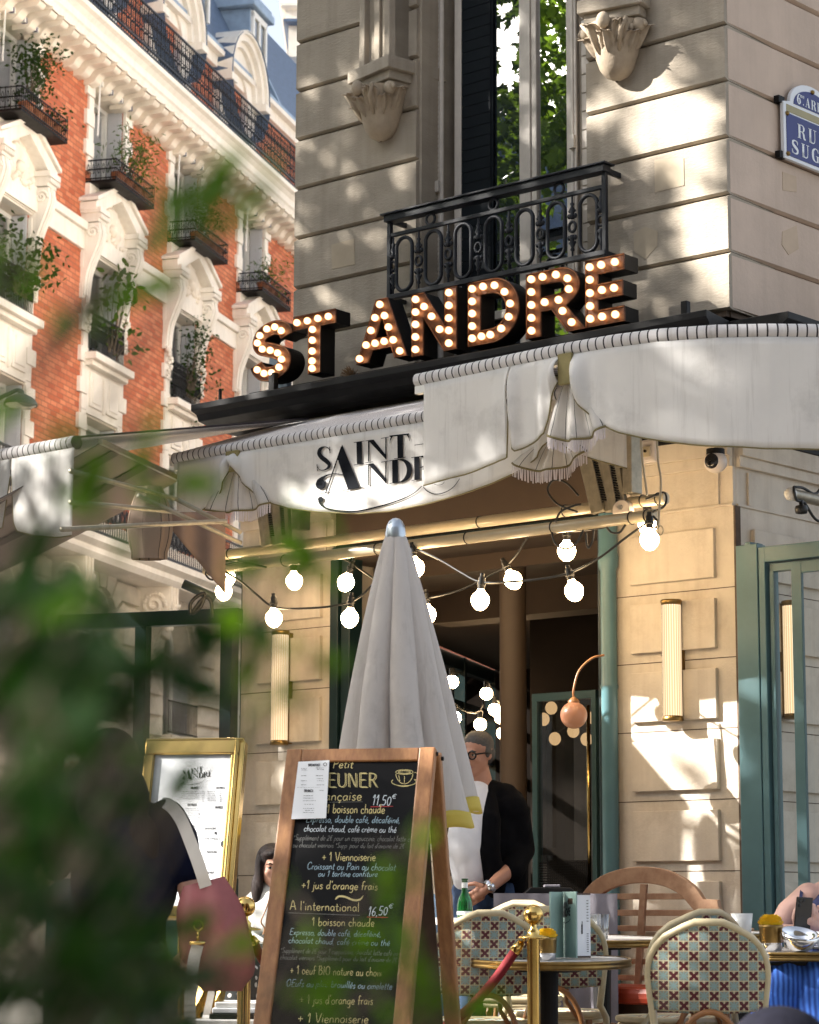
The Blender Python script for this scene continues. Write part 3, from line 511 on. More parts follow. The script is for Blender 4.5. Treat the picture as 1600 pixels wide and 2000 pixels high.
# ---------------------------------------------------------------- awnings
class Path:                                            # a bar that may bend in plan: s along it, z up, n out
    def __init__(s, pts, out):
        s.P = [np.array([p[0], p[1]]) for p in pts]; s.d = [0]
        for a, b in zip(s.P, s.P[1:]): s.d.append(s.d[-1]+np.linalg.norm(b-a))
        s.L = s.d[-1]; s.out = out
    def xy(s, q):
        q2 = min(max(q, 0), s.L-1e-6); i = max(k for k in range(len(s.d)-1) if s.d[k] <= q2+1e-9); u = (q-s.d[i])/(s.d[i+1]-s.d[i]); return s.P[i]*(1-u)+s.P[i+1]*u
    def nr(s, q):
        a, b = s.xy(q-.12), s.xy(q+.12); t = b-a; n = np.array([t[1], -t[0]]); n /= np.linalg.norm(n); return n if n@s.out > 0 else -n
    def __call__(s, q, z, n=0): p = s.xy(q)+s.nr(q)*n; return np.array([p[0], p[1], z])
    def px(s, x, y, n=0):
        best = None
        for k in range(801):
            q = -.5+(s.L+1)*k/800; p = s(q, 3, n)-EYE; sx = 800+FPX*(p@RGT)/(p@FWD)
            if best is None or abs(sx-x) < best[0]: best = (abs(sx-x), q, p)
        q, p = best[1:]; h = math.hypot(p[0], p[1]); d = ray(x, y); k = h/math.hypot(d[0], d[1]); return q, ZCAM+d[2]*k
def interp(P, t):
    P = sorted(P)
    if t <= P[0][0]: return P[0][1]
    for a, b in zip(P, P[1:]):
        if t <= b[0]: u = (t-a[0])/max(1e-9, b[0]-a[0]); return a[1]*(1-u)+b[1]*u
    return P[-1][1]
def valance(W, n, ztop, bottom, nm, parent, mat, gath=(), cols=70, rows=10, ph=0.0, amp=.008, pip=True):
    ts = [b[0] for b in bottom]; t0, t1 = min(ts), max(ts)
    def dn(t, f):
        s = amp*math.sin(t*9+ph)*f+amp*.7*math.sin(t*23+2*ph+f*2)*f
        for gt, ga, gw in gath: s += ga*math.exp(-((t-gt)/gw)**2)*f*(1.2-f)*3.2*(1+.5*math.sin((t-gt)*60))
        return s
    m = MB(); fn = lambda u, v: W(t0+(t1-t0)*u, ztop+(interp(bottom, t0+(t1-t0)*u)-ztop)*v, n+dn(t0+(t1-t0)*u, v))
    m.grid(fn, cols, rows, lambda u, v: (t0+(t1-t0)*u, v)); o = m.build(nm, mat, parent, smooth=True, solid=.004)
    if pip:
        p = MB(); p.tube([fn(k/cols, 1.0) for k in range(cols+1)], .0042, 6); p.build('hem_piping', MT['piping'], parent, smooth=True)
    return o
def swag(W, n, top, bl, br, sag, parent, frh=.065):
    # striped tail gathered under the band, flaring to a fringed hem
    (ta, tb, zt), (t0, z0), (t1, z1) = top, bl, br; m = MB()
    bot = lambda u: (t0+(t1-t0)*u, z0+(z1-z0)*u-sag*4*u*(1-u))
    def fn(u, v):
        b = bot(u); w_ = v**.72; t = (ta+(tb-ta)*u)*(1-w_)+b[0]*w_; vv = v**1.15
        return W(t*1.0, zt*(1-vv)+b[1]*vv, n+.02*math.sin(u*math.pi*5)*(.4+v)+.03*v)
    m.grid(fn, 26, 14, lambda u, v: (u*.42, v)); m.build('striped_swag', MT['swag'], parent, smooth=True, solid=.003)
    f = MB(); N = 46
    for k in range(N):
        u = (k+.5)/N; p = Vector(fn(u, 1)); q = Vector(fn(min(1, u+.6/N), 1)); d = (q-p)*.62; L = frh*(.9+.2*random.random()); j = Vector((random.uniform(-.004, .004), random.uniform(-.004, .004), 0))
        f.quad(p-d, p+d, p+d*.8+Vector((0, 0, -L))+j, p-d*.8+Vector((0, 0, -L))+j)
    f.build('fringe', MT['fringe'], parent, fixn=False)
    p = MB(); p.tube([fn(u, 1.0) for u in np.linspace(0, 1, 20)], .006, 6); p.build('hem_piping', MT['piping'], parent, smooth=True)
def band(W, n, t0, t1, z0, z1, parent):
    m = MB(); m.wbox(W, t0, t1, z0, z1, n-.012, n+.012); m.build('gather_band', MT['olive'], parent, bevel=.006)
def roll(W, t0, t1, z, n, r, parent, cols=60):
    m = MB(); pts = [W(t0+(t1-t0)*k/cols, z, n) for k in range(cols+1)]; m.tube(pts, r, 14)
    m.uv = [(v, u) for u, v in m.uv]; m.build('front_roll', MT['fabs'], parent, smooth=True)
# --- the middle awning over the corner door
a2 = thing('awning', 'off-white awning over the corner door with the black printed two-line name on its valance', 'awning', FA(1.6, 3.7, .1))
N2, Z2 = 1.2, 3.477
px2 = lambda x, y: FA.px(x, y, N2+.02)
tA, tB = px2(338, 890)[0], px2(1224, 770)[0]
m = MB(); m.grid(lambda u, v: FA(tA+(tB-tA)*u, 3.90+(Z2+.03-3.90)*v+.006*math.sin(u*40)*v*(1-v), .08+(N2-.08)*v), 60, 8, lambda u, v: (tA+(tB-tA)*u, v)); m.build('canopy', MT['fabs'], a2, smooth=True, solid=.004)
roll(FA, tA, tB, Z2, N2, .036, a2)
m = MB(); m.wbox(FA, tB, tA, Z2-.075, Z2-.03, N2-.03, N2+.01); m.build('front_bar', MT['white'], a2)
P = lambda L: [px2(x, y) for x, y in L]
valance(FA, N2+.02, Z2-.03, P([(345, 1034), (375, 1012), (410, 985), (435, 960), (450, 930), (455, 912)]), 'valance_flap', a2, MT['fab'], [(px2(452, 930)[0], .05, .10)], 20, 12)
valance(FA, N2+.02, Z2-.03, P([(461, 912), (468, 925), (480, 945), (500, 967), (530, 983), (565, 993), (620, 1000), (700, 1003), (760, 999), (830, 985), (900, 966), (960, 945), (1010, 922), (1050, 895), (1075, 862), (1082, 835)]), 'valance', a2, MT['fab'], [(px2(465, 930)[0], .05, .10), (px2(1070, 860)[0], .04, .08)], 90, 12, ph=1, amp=.0015)
valance(FA, N2+.02, Z2-.03, P([(1092, 838), (1105, 868), (1125, 885), (1160, 897), (1222, 914)]), 'valance_flap', a2, MT['fab'], [(px2(1095, 860)[0], .04, .09)], 20, 12)
a, b = px2(446, 897), px2(470, 930); band(FA, N2+.035, b[0], a[0], px2(458, 922)[1], Z2-.02, a2)
swag(FA, N2+.0, (px2(450, 905)[0], px2(468, 905)[0], px2(458, 915)[1]), px2(402, 996), px2(532, 982), .03, a2)
swag(FA, N2+.0, (px2(1075, 850)[0], px2(1092, 850)[0], px2(1083, 850)[1]), px2(1003, 905), px2(1150, 880), .07, a2)
def logo(f, parent, mat, z0=.0):
    # hand-drawn two-line lettering in strokes of changing width; (a, b) are in fifths of photo pixels
    mb = MB(); poly = lambda P: mb.add([f(*p) for p in P], [tuple(range(len(P)))])
    rb = lambda P, n=7: mb.ribbon([(q[0], q[1]) for q in spl(P, n)], [abs(q[2]) for q in spl(P, n)], f)
    ln = lambda a, b, w: mb.ribbon([a, b], w, f)
    ball = lambda c, rx, ry: poly([(c[0]+rx*math.cos(t), c[1]+ry*math.sin(t)) for t in np.linspace(0, 2*math.pi, 22, endpoint=False)])
    rb([(220, 305, 4), (208, 277, 7), (172, 264, 11), (130, 285, 32), (117, 328, 38), (143, 367, 44), (185, 400, 44), (215, 435, 36), (205, 468, 24), (165, 490, 10), (122, 487, 6), (99, 452, 4)])
    ln((221, 262), (224, 326), 8); ln((96, 435), (101, 500), 8)
    poly([(342, 240), (515, 664), (400, 682), (296, 378)]); ln((337, 262), (181, 714), 13); ln((130, 722), (228, 708), 7); ln((343, 691), (553, 656), 8)
    rb([(352, 537, 6), (280, 527, 8), (212, 535, 11), (158, 562, 24), (122, 600, 54), (120, 640, 66)]); ball((132, 630), 48, 50); rb([(150, 672, 8), (172, 645, 9), (180, 600, 6)], 4)
    poly([(482, 220), (535, 212), (536, 425), (486, 432)]); ln((455, 222), (560, 206), 6); ln((455, 441), (556, 426), 6)
    for dx, dy in ((0, 0), (0, 233)):
        ln((602, 203+dy), (602, 408+dy), 14); poly([(596, 200+dy), (650, 193+dy), (774, 350+dy), (774, 390+dy)]); ln((769, 175+dy), (769, 385+dy), 12); ln((570, 206+dy), (640, 196+dy), 6); ln((722, 181+dy), (796, 168+dy), 6); ln((567, 421+dy), (640, 409+dy), 6)
    ln((805, 160), (998, 138), 13); poly([(880, 155), (937, 148), (938, 366), (884, 374)]); rb([(808, 235, 3), (812, 195, 9), (830, 160, 16)], 4); rb([(1000, 208, 3), (994, 175, 9), (978, 142, 16)], 4); ln((850, 381), (963, 363), 6)
    ln((1048, 247), (1200, 226), 6)
    poly([(830, 392), (886, 386), (888, 608), (832, 616)]); rb([(884, 389, 8), (940, 394, 24), (984, 432, 46), (1000, 492, 52), (983, 552, 46), (938, 596, 22), (884, 611, 8)]); ln((803, 401), (895, 385), 6); ln((805, 622), (895, 609), 6)
    poly([(1045, 366), (1097, 360), (1100, 580), (1047, 588)]); rb([(1095, 361, 8), (1150, 362, 24), (1180, 400, 44), (1160, 445, 24), (1100, 468, 8)]); ln((1140, 465), (1225, 560), 42); ln((1018, 369), (1100, 357), 6); ln((1020, 593), (1125, 577), 6)
    poly([(1262, 335), (1312, 328), (1316, 548), (1264, 556)]); ln((1240, 338), (1400, 314), 8); ln((1240, 560), (1410, 534), 8); ln((1310, 440), (1370, 431), 8); ln((1330, 290), (1372, 255), 12)
    ball((132, 776), 27, 27)
    rb([(118, 790, 26), (140, 832, 18), (200, 868, 13), (320, 890, 13), (480, 893, 16), (640, 862, 15), (820, 812, 14), (960, 760, 12), (1050, 710, 9), (1120, 648, 7)])
    rb([(1130, 650, 7), (1180, 700, 9), (1260, 726, 9), (1350, 706, 8), (1430, 655, 7), (1490, 575, 5)]); rb([(1240, 628, 4), (1280, 637, 4), (1320, 628, 4), (1342, 604, 3)])
    return mb.build('printed_name', mat, parent, fixn=False)
logo(lambda a, b: FA(*FA.px(600+a/5, 820+b/5, N2+.030), N2+.030), a2, MT['logo'])
# --- the right awning that bends round the corner
Z3 = 3.45
a3p = Path([atz(x, y, Z3) for x, y in [(815, 744), (900, 726.5), (1000, 705.5), (1100, 685), (1200, 668), (1290, 656.5), (1400, 649), (1500, 647), (1600, 648), (1700, 652), (1800, 659)]], FA.n[:2])
a3 = thing('awning', 'larger off-white awning bending round the corner above the camera and torn beside its tassel', 'awning', FA(.1, 3.7, .1))
roll(a3p, 0, a3p.L, Z3, 0, .036, a3, 90)
wallp = [FA(1.0-.0*k, 3.72, .10) for k in range(1)]
def wline(u):                                          # attachment along the ledge, round the corner
    s = u*(1.35+2.2); return FA(1.35-s, 3.84, .30) if s < 1.65 else RW(s-1.65, 3.84, .30)
m = MB(); m.grid(lambda u, v: np.array(wline(u))*(1-v)+a3p(u*a3p.L, Z3+.03, 0)*v, 70, 8, lambda u, v: (u*a3p.L, v)); m.build('canopy', MT['fabs'], a3, smooth=True, solid=.004)
m = MB(); pts = [a3p(a3p.L*k/50, Z3-.05, 0) for k in range(51)]
for p, q in zip(pts, pts[1:]): m.bar(p, q, .035, .04)
m.build('front_bar', MT['white'], a3)
p3 = lambda x, y: a3p.px(x, y, .02); P = lambda L: [p3(x, y) for x, y in L]
valance(a3p, .02, Z3-.03, P([(828, 948), (870, 938), (905, 927), (940, 914), (970, 902), (990, 894), (996, 892), (997, 800), (998, 770)]), 'valance_flap', a3, MT['fab'], [(p3(995, 850)[0], .03, .06)], 30, 14, ph=.3)
valance(a3p, .02, Z3-.03, P([(1000, 770), (1003, 800), (1010, 884), (1040, 866), (1068, 848), (1074, 825), (1080, 795), (1092, 765), (1098, 748)]), 'valance_flap', a3, MT['fab'], [(p3(1003, 850)[0], .03, .06), (p3(1085, 800)[0], .05, .08)], 30, 14, ph=2)
valance(a3p, .02, Z3-.03, P([(1121, 745), (1130, 772), (1143, 797), (1160, 816), (1185, 834), (1210, 845), (1250, 854), (1300, 862), (1350, 868), (1400, 872), (1450, 874), (1500, 876), (1600, 877), (1800, 879)]), 'valance', a3, MT['fab'], [(p3(1130, 790)[0], .05, .10)], 120, 14, ph=4, amp=.007)
band(a3p, .035, p3(1096, 740)[0], p3(1123, 740)[0], p3(1110, 752)[1], Z3-.025, a3)
swag(a3p, 0, (p3(1097, 750)[0], p3(1121, 750)[0], p3(1110, 748)[1]), p3(1072, 850), p3(1186, 833), .045, a3, .06)
# --- the awning further left, seen nearly edge-on
Z1 = 3.36; q = atz(150, 864, Z1)-C0; n1, t1 = q@FA.n, q@FA.e
a1 = thing('awning', 'awning at the far end of the ledge seen edge-on with a plain hanging flap', 'awning', FA(t1+.8, 3.7, .1))
m = MB(); m.grid(lambda u, v: FA(t1+2.6*u, 3.80+(Z1+.03-3.80)*v, .42+(n1-.42)*v), 40, 8, lambda u, v: (2.6*u, v)); m.build('canopy', MT['fabs'], a1, smooth=True, solid=.012)
roll(FA, t1, t1+2.6, Z1, n1, .04, a1)
p1 = lambda x, y: FA.px(x, y, n1+.02)
valance(FA, n1+.02, Z1-.03, [p1(x, y) for x, y in [(140, 1046), (110, 1050), (70, 1047), (28, 1036), (24, 1000), (22, 930)]], 'valance_flap', a1, MT['fab'], [], 16, 10)
valance(FA, n1+.02, Z1-.03, [p1(x, y) for x, y in [(19, 930), (14, 1000), (10, 1028), (-60, 1045), (-200, 1050)]], 'valance_flap', a1, MT['fab'], [], 16, 10)
# --- striped awning on the left street, seen from below
a0 = thing('awning', 'striped awning seen from below with dark bands, over the left street terrace', 'awning', LW(-1.8, 3.4, 0))
TS, S0, S1, ZS, NS = .43, -2.35, -1.15, 3.38, 1.5
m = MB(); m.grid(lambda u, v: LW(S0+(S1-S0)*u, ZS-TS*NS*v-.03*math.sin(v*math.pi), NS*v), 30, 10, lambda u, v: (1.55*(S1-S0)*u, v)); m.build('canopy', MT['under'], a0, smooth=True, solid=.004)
m = MB()  # two dark bands running down the underside
for f in (.14, .50): m.grid(lambda u, v, f=f: LW(S0+(S1-S0)*(f+.09*u), ZS-.014-TS*NS*v-.03*math.sin(v*math.pi), NS*v), 2, 10)
m.build('dark_band', M('dark_cloth_band', (.07, .06, .058), .9), a0, smooth=True)
m = MB(); m.bar(LW(S0, ZS+.01, 0), LW(S1, ZS+.01, 0), .03, .03); m.build('head_bar', MT['galv'], a0)
ar = MB()
for (x0, y0, z0), (x1, y1, z1) in [((138, 920, 11.3), (345, 975, 12.6)), ((138, 981, 11.3), (345, 1000, 12.6)), ((120, 1034, 11.4), (440, 1018, 12.8)), ((270, 968, 12.2), (470, 1060, 12.9)), ((345, 975, 12.6), (470, 1040, 12.9))]: ar.tube([at(x0, y0, z0), at(x1, y1, z1)], .013, 8)
ar.build('folding_arm', MT['galv'], a0, smooth=True)
hb = MB(); c = at(292, 1000, 12.9)
def bag(u, v):
    a = u*2*math.pi; r = .055+.062*math.sin(min(1, v*1.1)*math.pi*.80); return (c[0]+r*1.0*math.cos(a)+.012*math.cos(a*6), c[1]+r*.6*math.sin(a), c[2]+.14-.40*v)
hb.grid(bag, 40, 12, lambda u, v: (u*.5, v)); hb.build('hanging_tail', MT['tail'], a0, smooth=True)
hb = MB()
hb.grid(lambda u, v: at(315+125*u, 1000+(10+150*u)*v, 13.0+.25*u+.03*math.sin(u*14)), 20, 8); hb.build('side_curtain', MT['curt2'], a0, smooth=True, solid=.004)
# --- folded arms with springs under the middle awning, twin bars, brackets
def arms(x0, y0, x1, y1, name):
    t, z = FA.px(x0, y0, .75); tb, zb_ = FA.px(x1, y1, .75); ob = thing('folded_bracket', name, 'awning arm', FA(t, z, .75), group='folded spring arms of the awning')
    d = .055
    for k in range(5):
        m = MB(); m.bar(FA(t-d*k, z+.12, .75+.02*(k % 2)), FA(tb-d*k*.8, zb_, .75+.02*(k % 2)), .032, .05); m.build('arm_bar', MT['galv'], ob, bevel=.004)
    for k in (1, 3):
        m = MB(); a, b = FA(t-d*(k+.5), z+.10, .76), FA(tb-d*.8*(k+.5), zb_+.05, .76); H = []
        for i in range(170):
            u = i/169; p = a*(1-u)+b*u; H.append(p+FA.e*.016*math.cos(i*.9)+FA.n*.016*math.sin(i*.9))
        m.tube(H, .0045, 5); m.build('coil_spring', MT['black'], ob, smooth=True)
    m = MB(); m.wbox(FA, t-.36, t-.30, zb_+.08, z+.2, .68, .78); m.wbox(FA, t-.30, t+.06, z+.12, z+.19, .70, .80); m.build('end_plate', MT['galv'], ob, bevel=.005)
    return ob
arms(1132, 905, 1165, 1002, 'folded metal awning arm with coil springs beside the wall socket')
arms(505, 1000, 520, 1068, 'folded metal awning arm with coil springs over the lit wall lamp behind leaves')
def pipe(x0, y0, x1, y1, n, lab):
    (t0, z0), (t1_, z1) = FA.px(x0, y0, n), FA.px(x1, y1, n); ob = thing('awning_pipe', lab, 'pipe', FA((t0+t1_)/2, z0, n), group='twin pipes over the door')
    m = MB(); m.tube([FA(t0, z0, n), FA(t1_, z1, n)], .031, 18); m.build('pipe', MT['pipe'], ob, auto=40)
    m = MB()
    for f in (.012, .03, .2, .42, .62, .8, .955, .985): m.tube([FA(t0+(t1_-t0)*f+.004*math.sin(a), z0+(z1-z0)*f+.0335*math.cos(a), n+.0335*math.sin(a)) for a in np.linspace(0, 2*math.pi, 16, endpoint=False)], .0032, 5, closed=True)
    m.build('cable_tie', MT['cable'], ob); return ob
NP1, NP2 = .95, .72
pipe(402, 1114, 1280, 1006, NP1, 'lower beige pipe carrying the festoon bulbs across the door')
pipe(428, 1085, 1302, 973, NP2, 'upper beige pipe with cable ties running behind the lower one')
br = thing('pipe_bracket', 'white half-round bracket clamped on the upper pipe', 'bracket', FA(*FA.px(1218, 995, NP2), NP2))
t, z = FA.px(1218, 992, NP2+.05); m = MB(); m.prism([(.055*math.cos(a), .05*math.sin(a)) for a in np.linspace(0, math.pi, 14)]+[(-.055, -.02), (.055, -.02)], lambda a, b: FA(t+a, z+b-.01, NP2+.03), lambda a, b: FA(t+a, z+b-.01, NP2+.075)); ob = m.build('bracket_body', MT['cctv'], br, bevel=.004)
m = MB(); m.lathe([(.001, .0), (.014, 0), (.014, .012), (.001, .014)], FA(t, z, NP2+.075), 12, FA.n); m.build('bolt', MT['steel'], br)
# wall socket with pull cords
q = FA.px(1262, 878, .35); so_ = thing('wall_socket', 'beige electric socket box hanging under the awning edge', 'socket', FA(q[0], q[1], .35))
m = MB(); m.wbox(FA, q[0]-.05, q[0]+.05, q[1]-.07, q[1]+.06, .30, .34); m.build('box', MT['cctv'], so_, bevel=.015); m = MB(); m.wbox(FA, q[0]-.028, q[0]+.028, q[1]-.04, q[1]+.02, .34, .355); m.build('cover', MT['pipe'], so_, bevel=.008)
m = MB(); m.lathe([(.001, .01), (.008, .01), (.008, 0)], FA(q[0], q[1]-.01, .355), 10, FA.n); m.build('hole', MT['lens'], so_)
for pts, nm in (([(1252, 858), (1254, 890), (1259, 930), (1264, 968)], 'short beige pull cord hanging in front of the socket box'), ([(1283, 856), (1286, 905), (1291, 940), (1288, 990), (1286, 1030)], 'long pale pull cord with a small ring hanging by the pipe end')):
    m = MB(); m.tube([at(x, y, 11.9) for x, y in [tuple(p) for p in spl(pts, 6)]], .0055, 6)
    if 'ring' in nm: m.tube([at(1290+5*math.cos(a), 1036+9*math.sin(a), 11.9) for a in np.linspace(0, 6.28, 14, endpoint=False)], .0035, 5, closed=True)
    tag(m.build('pull_cord', MT['pipe'], None, smooth=True), nm, 'cord')
# ---------------------------------------------------------------- marquee letters
msign = thing('marquee_sign', 'rusty marquee letters studded with lit bulbs standing on the black ledge', 'sign', FA(1.9, 4.0, .4))
NL = .40
def arc(cx, cy, rx, ry, a0, a1, n=14): return [(cx+rx*math.cos(R_(a)), cy+ry*math.sin(R_(a))) for a in np.linspace(a0, a1, n)]
# outlines in a unit-high box (x measured in letter heights), outer ring first, then holes; bulb centre lines with counts
sw = .225
def band_outline(pts, w): 
    L, Rr = [], []
    for i, p in enumerate(pts):
        a = pts[max(0, i-1)]; b = pts[min(len(pts)-1, i+1)]; dx, dy = b[0]-a[0], b[1]-a[1]; l = math.hypot(dx, dy); L.append((p[0]-dy/l*w/2, p[1]+dx/l*w/2)); Rr.append((p[0]+dy/l*w/2, p[1]-dx/l*w/2))
    return L+Rr[::-1]
S_c = [tuple(p) for p in spl([(.66, .72), (.62, .82), (.50, .885), (.36, .885), (.21, .82), (.145, .70), (.19, .59), (.33, .53), (.47, .475), (.60, .39), (.625, .27), (.555, .16), (.40, .113), (.24, .135), (.14, .225), (.105, .30)], 5)]
LET = {
 'S': (.77, [band_outline(S_c, sw)], [(.60, .80), (.48, .885), (.33, .875), (.20, .79), (.155, .67), (.25, .55), (.40, .50), (.54, .43), (.615, .31), (.57, .18), (.43, .115), (.29, .125), (.16, .21)]),
 'T': (.80, [[(0, 1), (.80, 1), (.80, 1-sw), (.5125, 1-sw), (.5125, 0), (.2875, 0), (.2875, 1-sw), (0, 1-sw)]], [(.1, .885), (.3, .885), (.5, .885), (.70, .885), (.4, .72), (.4, .54), (.4, .36), (.4, .20), (.4, .07)]),
 'A': (1.0, [[(.385, 1), (.615, 1), (1.0, 0), (.76, 0), (.69, .19), (.31, .19), (.24, 0), (0, 0)], [(.375, .37), (.625, .37), (.50, .73)]], [(.5, .90), (.405, .70), (.325, .50), (.23, .28), (.10, .08), (.595, .70), (.675, .50), (.77, .28), (.90, .08), (.41, .28), (.59, .28)]),
 'N': (.88, [[(0, 1), (.24, 1), (.655, .40), (.655, 1), (.88, 1), (.88, 0), (.645, 0), (.225, .61), (.225, 0), (0, 0)]], [(.11, .90), (.11, .70), (.11, .50), (.11, .30), (.11, .10), (.28, .76), (.43, .58), (.59, .35), (.77, .90), (.77, .70), (.77, .50), (.77, .30), (.77, .10)]),
 'D': (.92, [[(0, 1), (.44, 1)]+arc(.44, .5, .48, .5, 86, -86, 20)+[(.44, 0), (0, 0)], [(.225, .785)]+[(.42, .785)]+arc(.42, .5, .275, .285, 80, -80, 14)+[(.42, .215), (.225, .215)]], [(.11, .89), (.11, .69), (.11, .5), (.11, .3), (.11, .11), (.31, .89), (.52, .875), (.70, .74), (.80, .54), (.775, .34), (.64, .18), (.44, .11), (.28, .11)]),
 'R': (.92, [[(0, 1), (.50, 1)]+arc(.52, .71, .31, .29, 84, -58, 14)+[(.62, .40), (.92, 0), (.65, 0), (.40, .385), (.225, .385), (.225, 0), (0, 0)], [(.225, .80), (.47, .80)]+arc(.49, .70, .12, .10, 60, -60, 8)+[(.47, .60), (.225, .60)]], [(.11, .90), (.11, .70), (.11, .50), (.11, .30), (.11, .10), (.29, .90), (.50, .89), (.68, .80), (.70, .63), (.54, .50), (.32, .50), (.60, .32), (.74, .12)]),
 'E': (.74, [[(0, 1), (.74, 1), (.74, 1-sw), (.24, 1-sw), (.24, .615), (.71, .615), (.71, .395), (.24, .395), (.24, sw), (.74, sw), (.74, 0), (0, 0)]], [(.12, .885), (.34, .885), (.60, .885), (.12, .70), (.12, .50), (.35, .505), (.58, .505), (.12, .30), (.12, .11), (.35, .11), (.60, .11)]),
}
mb_ = MB(); mb_.ell((0, 0, 0), (.0235, .0235, .0235), 12, 8); BULB0 = None
cup = None
DEP = .13
for ch, xl, yb, xr, yt in [('S', 491, 752, 571, 628), ('T', 574, 737, 656, 608), ('A', 698, 713, 796, 586), ('N', 806, 698, 893, 562), ('D', 916, 678, 1015, 544), ('R', 1030, 663, 1145, 521), ('E', 1146, 641, 1222, 495)]:
    wd_, rings, bulbs = LET[ch]; tl, z0 = FA.px(xl, yb, NL); tr, _ = FA.px(xr, yb, NL); H = {'S': .375, 'E': .385}.get(ch, .38); kx = (tl-tr)/wd_
    if ch == 'S': z0 += .005
    f = lambda x, y, n, tl=tl, z0=z0, kx=kx, H=H: Vector(FA(tl-x*kx, z0+y*H, n))
    cu = bpy.data.curves.new('c', 'CURVE'); cu.dimensions = '2D'; cu.fill_mode = 'BOTH'; cu.extrude = .5
    for rg in rings:
        s = cu.splines.new('POLY'); s.points.add(len(rg)-1); s.use_cyclic_u = True
        for p, (x, y) in zip(s.points, rg): p.co = (x, y, 0, 1)
    co = bpy.data.objects.new('c', cu); COL.objects.link(co); bpy.context.view_layer.update()
    me = bpy.data.meshes.new_from_object(co.evaluated_get(bpy.context.evaluated_depsgraph_get())); bpy.data.objects.remove(co); bpy.data.curves.remove(cu)
    m = MB(); m.add([f(v.co.x, v.co.y, NL+(0 if v.co.z > 0 else -DEP)) for v in me.vertices], [])
    for p in me.polygons: m.f.append(list(p.vertices)); m.m.append(1 if p.normal.z > .5 else 0)
    ob = m.build('letter', [MT['black'], MT['rust']], msign); bpy.data.meshes.remove(me)
    rim = MB()
    for rg in rings: rim.tube([f(x, y, NL+.006) for x, y in rg], .0045, 4, closed=True)
    rim.build('rim', MT['rust'], ob)
    for i, (x, y) in enumerate(bulbs):
        c = f(x, y, NL+.012)
        if BULB0 is None:
            b_ = MB(); b_.lathe([(.012, -.012), (.02, 0), (.0235, .012), (.021, .026), (.012, .035), (.001, .038)], (0, 0, 0), 14, FA.n); BULB0 = b_.build('bulb', MT['mbulb'], None, smooth=True)
            b = BULB0
        else: b = BULB0.copy(); COL.objects.link(b)
        b.parent = ob; b.location = c-OFF[ob.name]
        b.rotation_euler = (random.uniform(-.1, .1), random.uniform(-.1, .1), 0)
sp = MB(); sp.wbox(FA, .45, 3.35, 4.012, 4.05, NL-.09, NL-.05); sp.build('support_rail', MT['black'], msign)
# a dry bird's nest tuft on the ledge
nb = MB(); c = Vector(FA(*FA.px(683, 735, .38), .38))
for k in range(90):
    d = Vector((random.gauss(0, 1), random.gauss(0, 1), random.gauss(0, .8))).normalized(); p = c+d*.03*random.random(); nb.bar(p, p+d.cross(Vector((random.random(), random.random(), 1))).normalized()*.05+d*.02, .003, .003)
tag(nb.build('dry_twigs', M('dry_straw', (.16, .10, .05), .9), None), 'tuft of dry twigs caught under the lit letters', 'twigs')
# ---------------------------------------------------------------- festoon lights
def festoon(name, lab, n, curve, bulbs, par=None):
    ob = thing('festoon_light', lab, 'string lights', FA(*FA.px(*curve[0][:2], n), n), group='bulb strings under the awning')
    m = MB(); pts = spl([FA(*FA.px(x, y, nn), nn) for x, y, nn in curve], 10); m.tube(pts, .0065, 8); m.build('cable', MT['cable'], ob, smooth=True)
    for (x, y, nn, lean) in bulbs:
        t, z = FA.px(x, y, nn); c = Vector(FA(t, z, nn)); ax = (Vector((0, 0, 1))+Vector(FA.e)*lean).normalized()
        m = MB(); m.lathe([(.001, -.052), (.02, -.047), (.038, -.03), (.048, -.008), (.05, .01), (.045, .028), (.033, .042), (.022, .052), (.018, .062), (.018, .07)], c, 24, ax); m.build('bulb', MT['bulb'], ob, smooth=True)
        m = MB(); m.lathe([(.0195, .064), (.0195, .085), (.024, .087), (.024, .10), (.019, .102), (.019, .125), (.012, .135), (.012, .15), (.001, .15)], c, 14, ax); m.build('socket', MT['socket'], ob, auto=30)
    return ob
P1, P2 = NP1, NP2
festoon('a', 'front string of round lit bulbs sagging twice under the lower pipe', P1,
  [(437, 1115, P1+.03), (470, 1135, P1+.02), (500, 1160, P1+.02), (537, 1186, P1+.02), (600, 1188, P1+.02), (660, 1182, P1+.02), (700, 1168, P1+.02), (740, 1130, P1+.02), (800, 1075, P1+.02), (812, 1072, P1+.03), (860, 1094, P1+.03), (900, 1118, P1+.03), (940, 1137, P1+.03), (1000, 1136, P1+.03), (1060, 1130, P1+.03), (1115, 1118, P1+.03), (1170, 1090, P1+.03), (1220, 1052, P1+.03), (1262, 1022, P1+.03)],
  [(437, 1157, P1+.02, .1), (535, 1209, P1+.02, .05), (683, 1209, P1+.02, -.1), (812, 1110, P1+.03, .2), (938, 1174, P1+.03, -.1), (1122, 1156, P1+.03, .3), (1269, 1056, P1+.03, 0)])
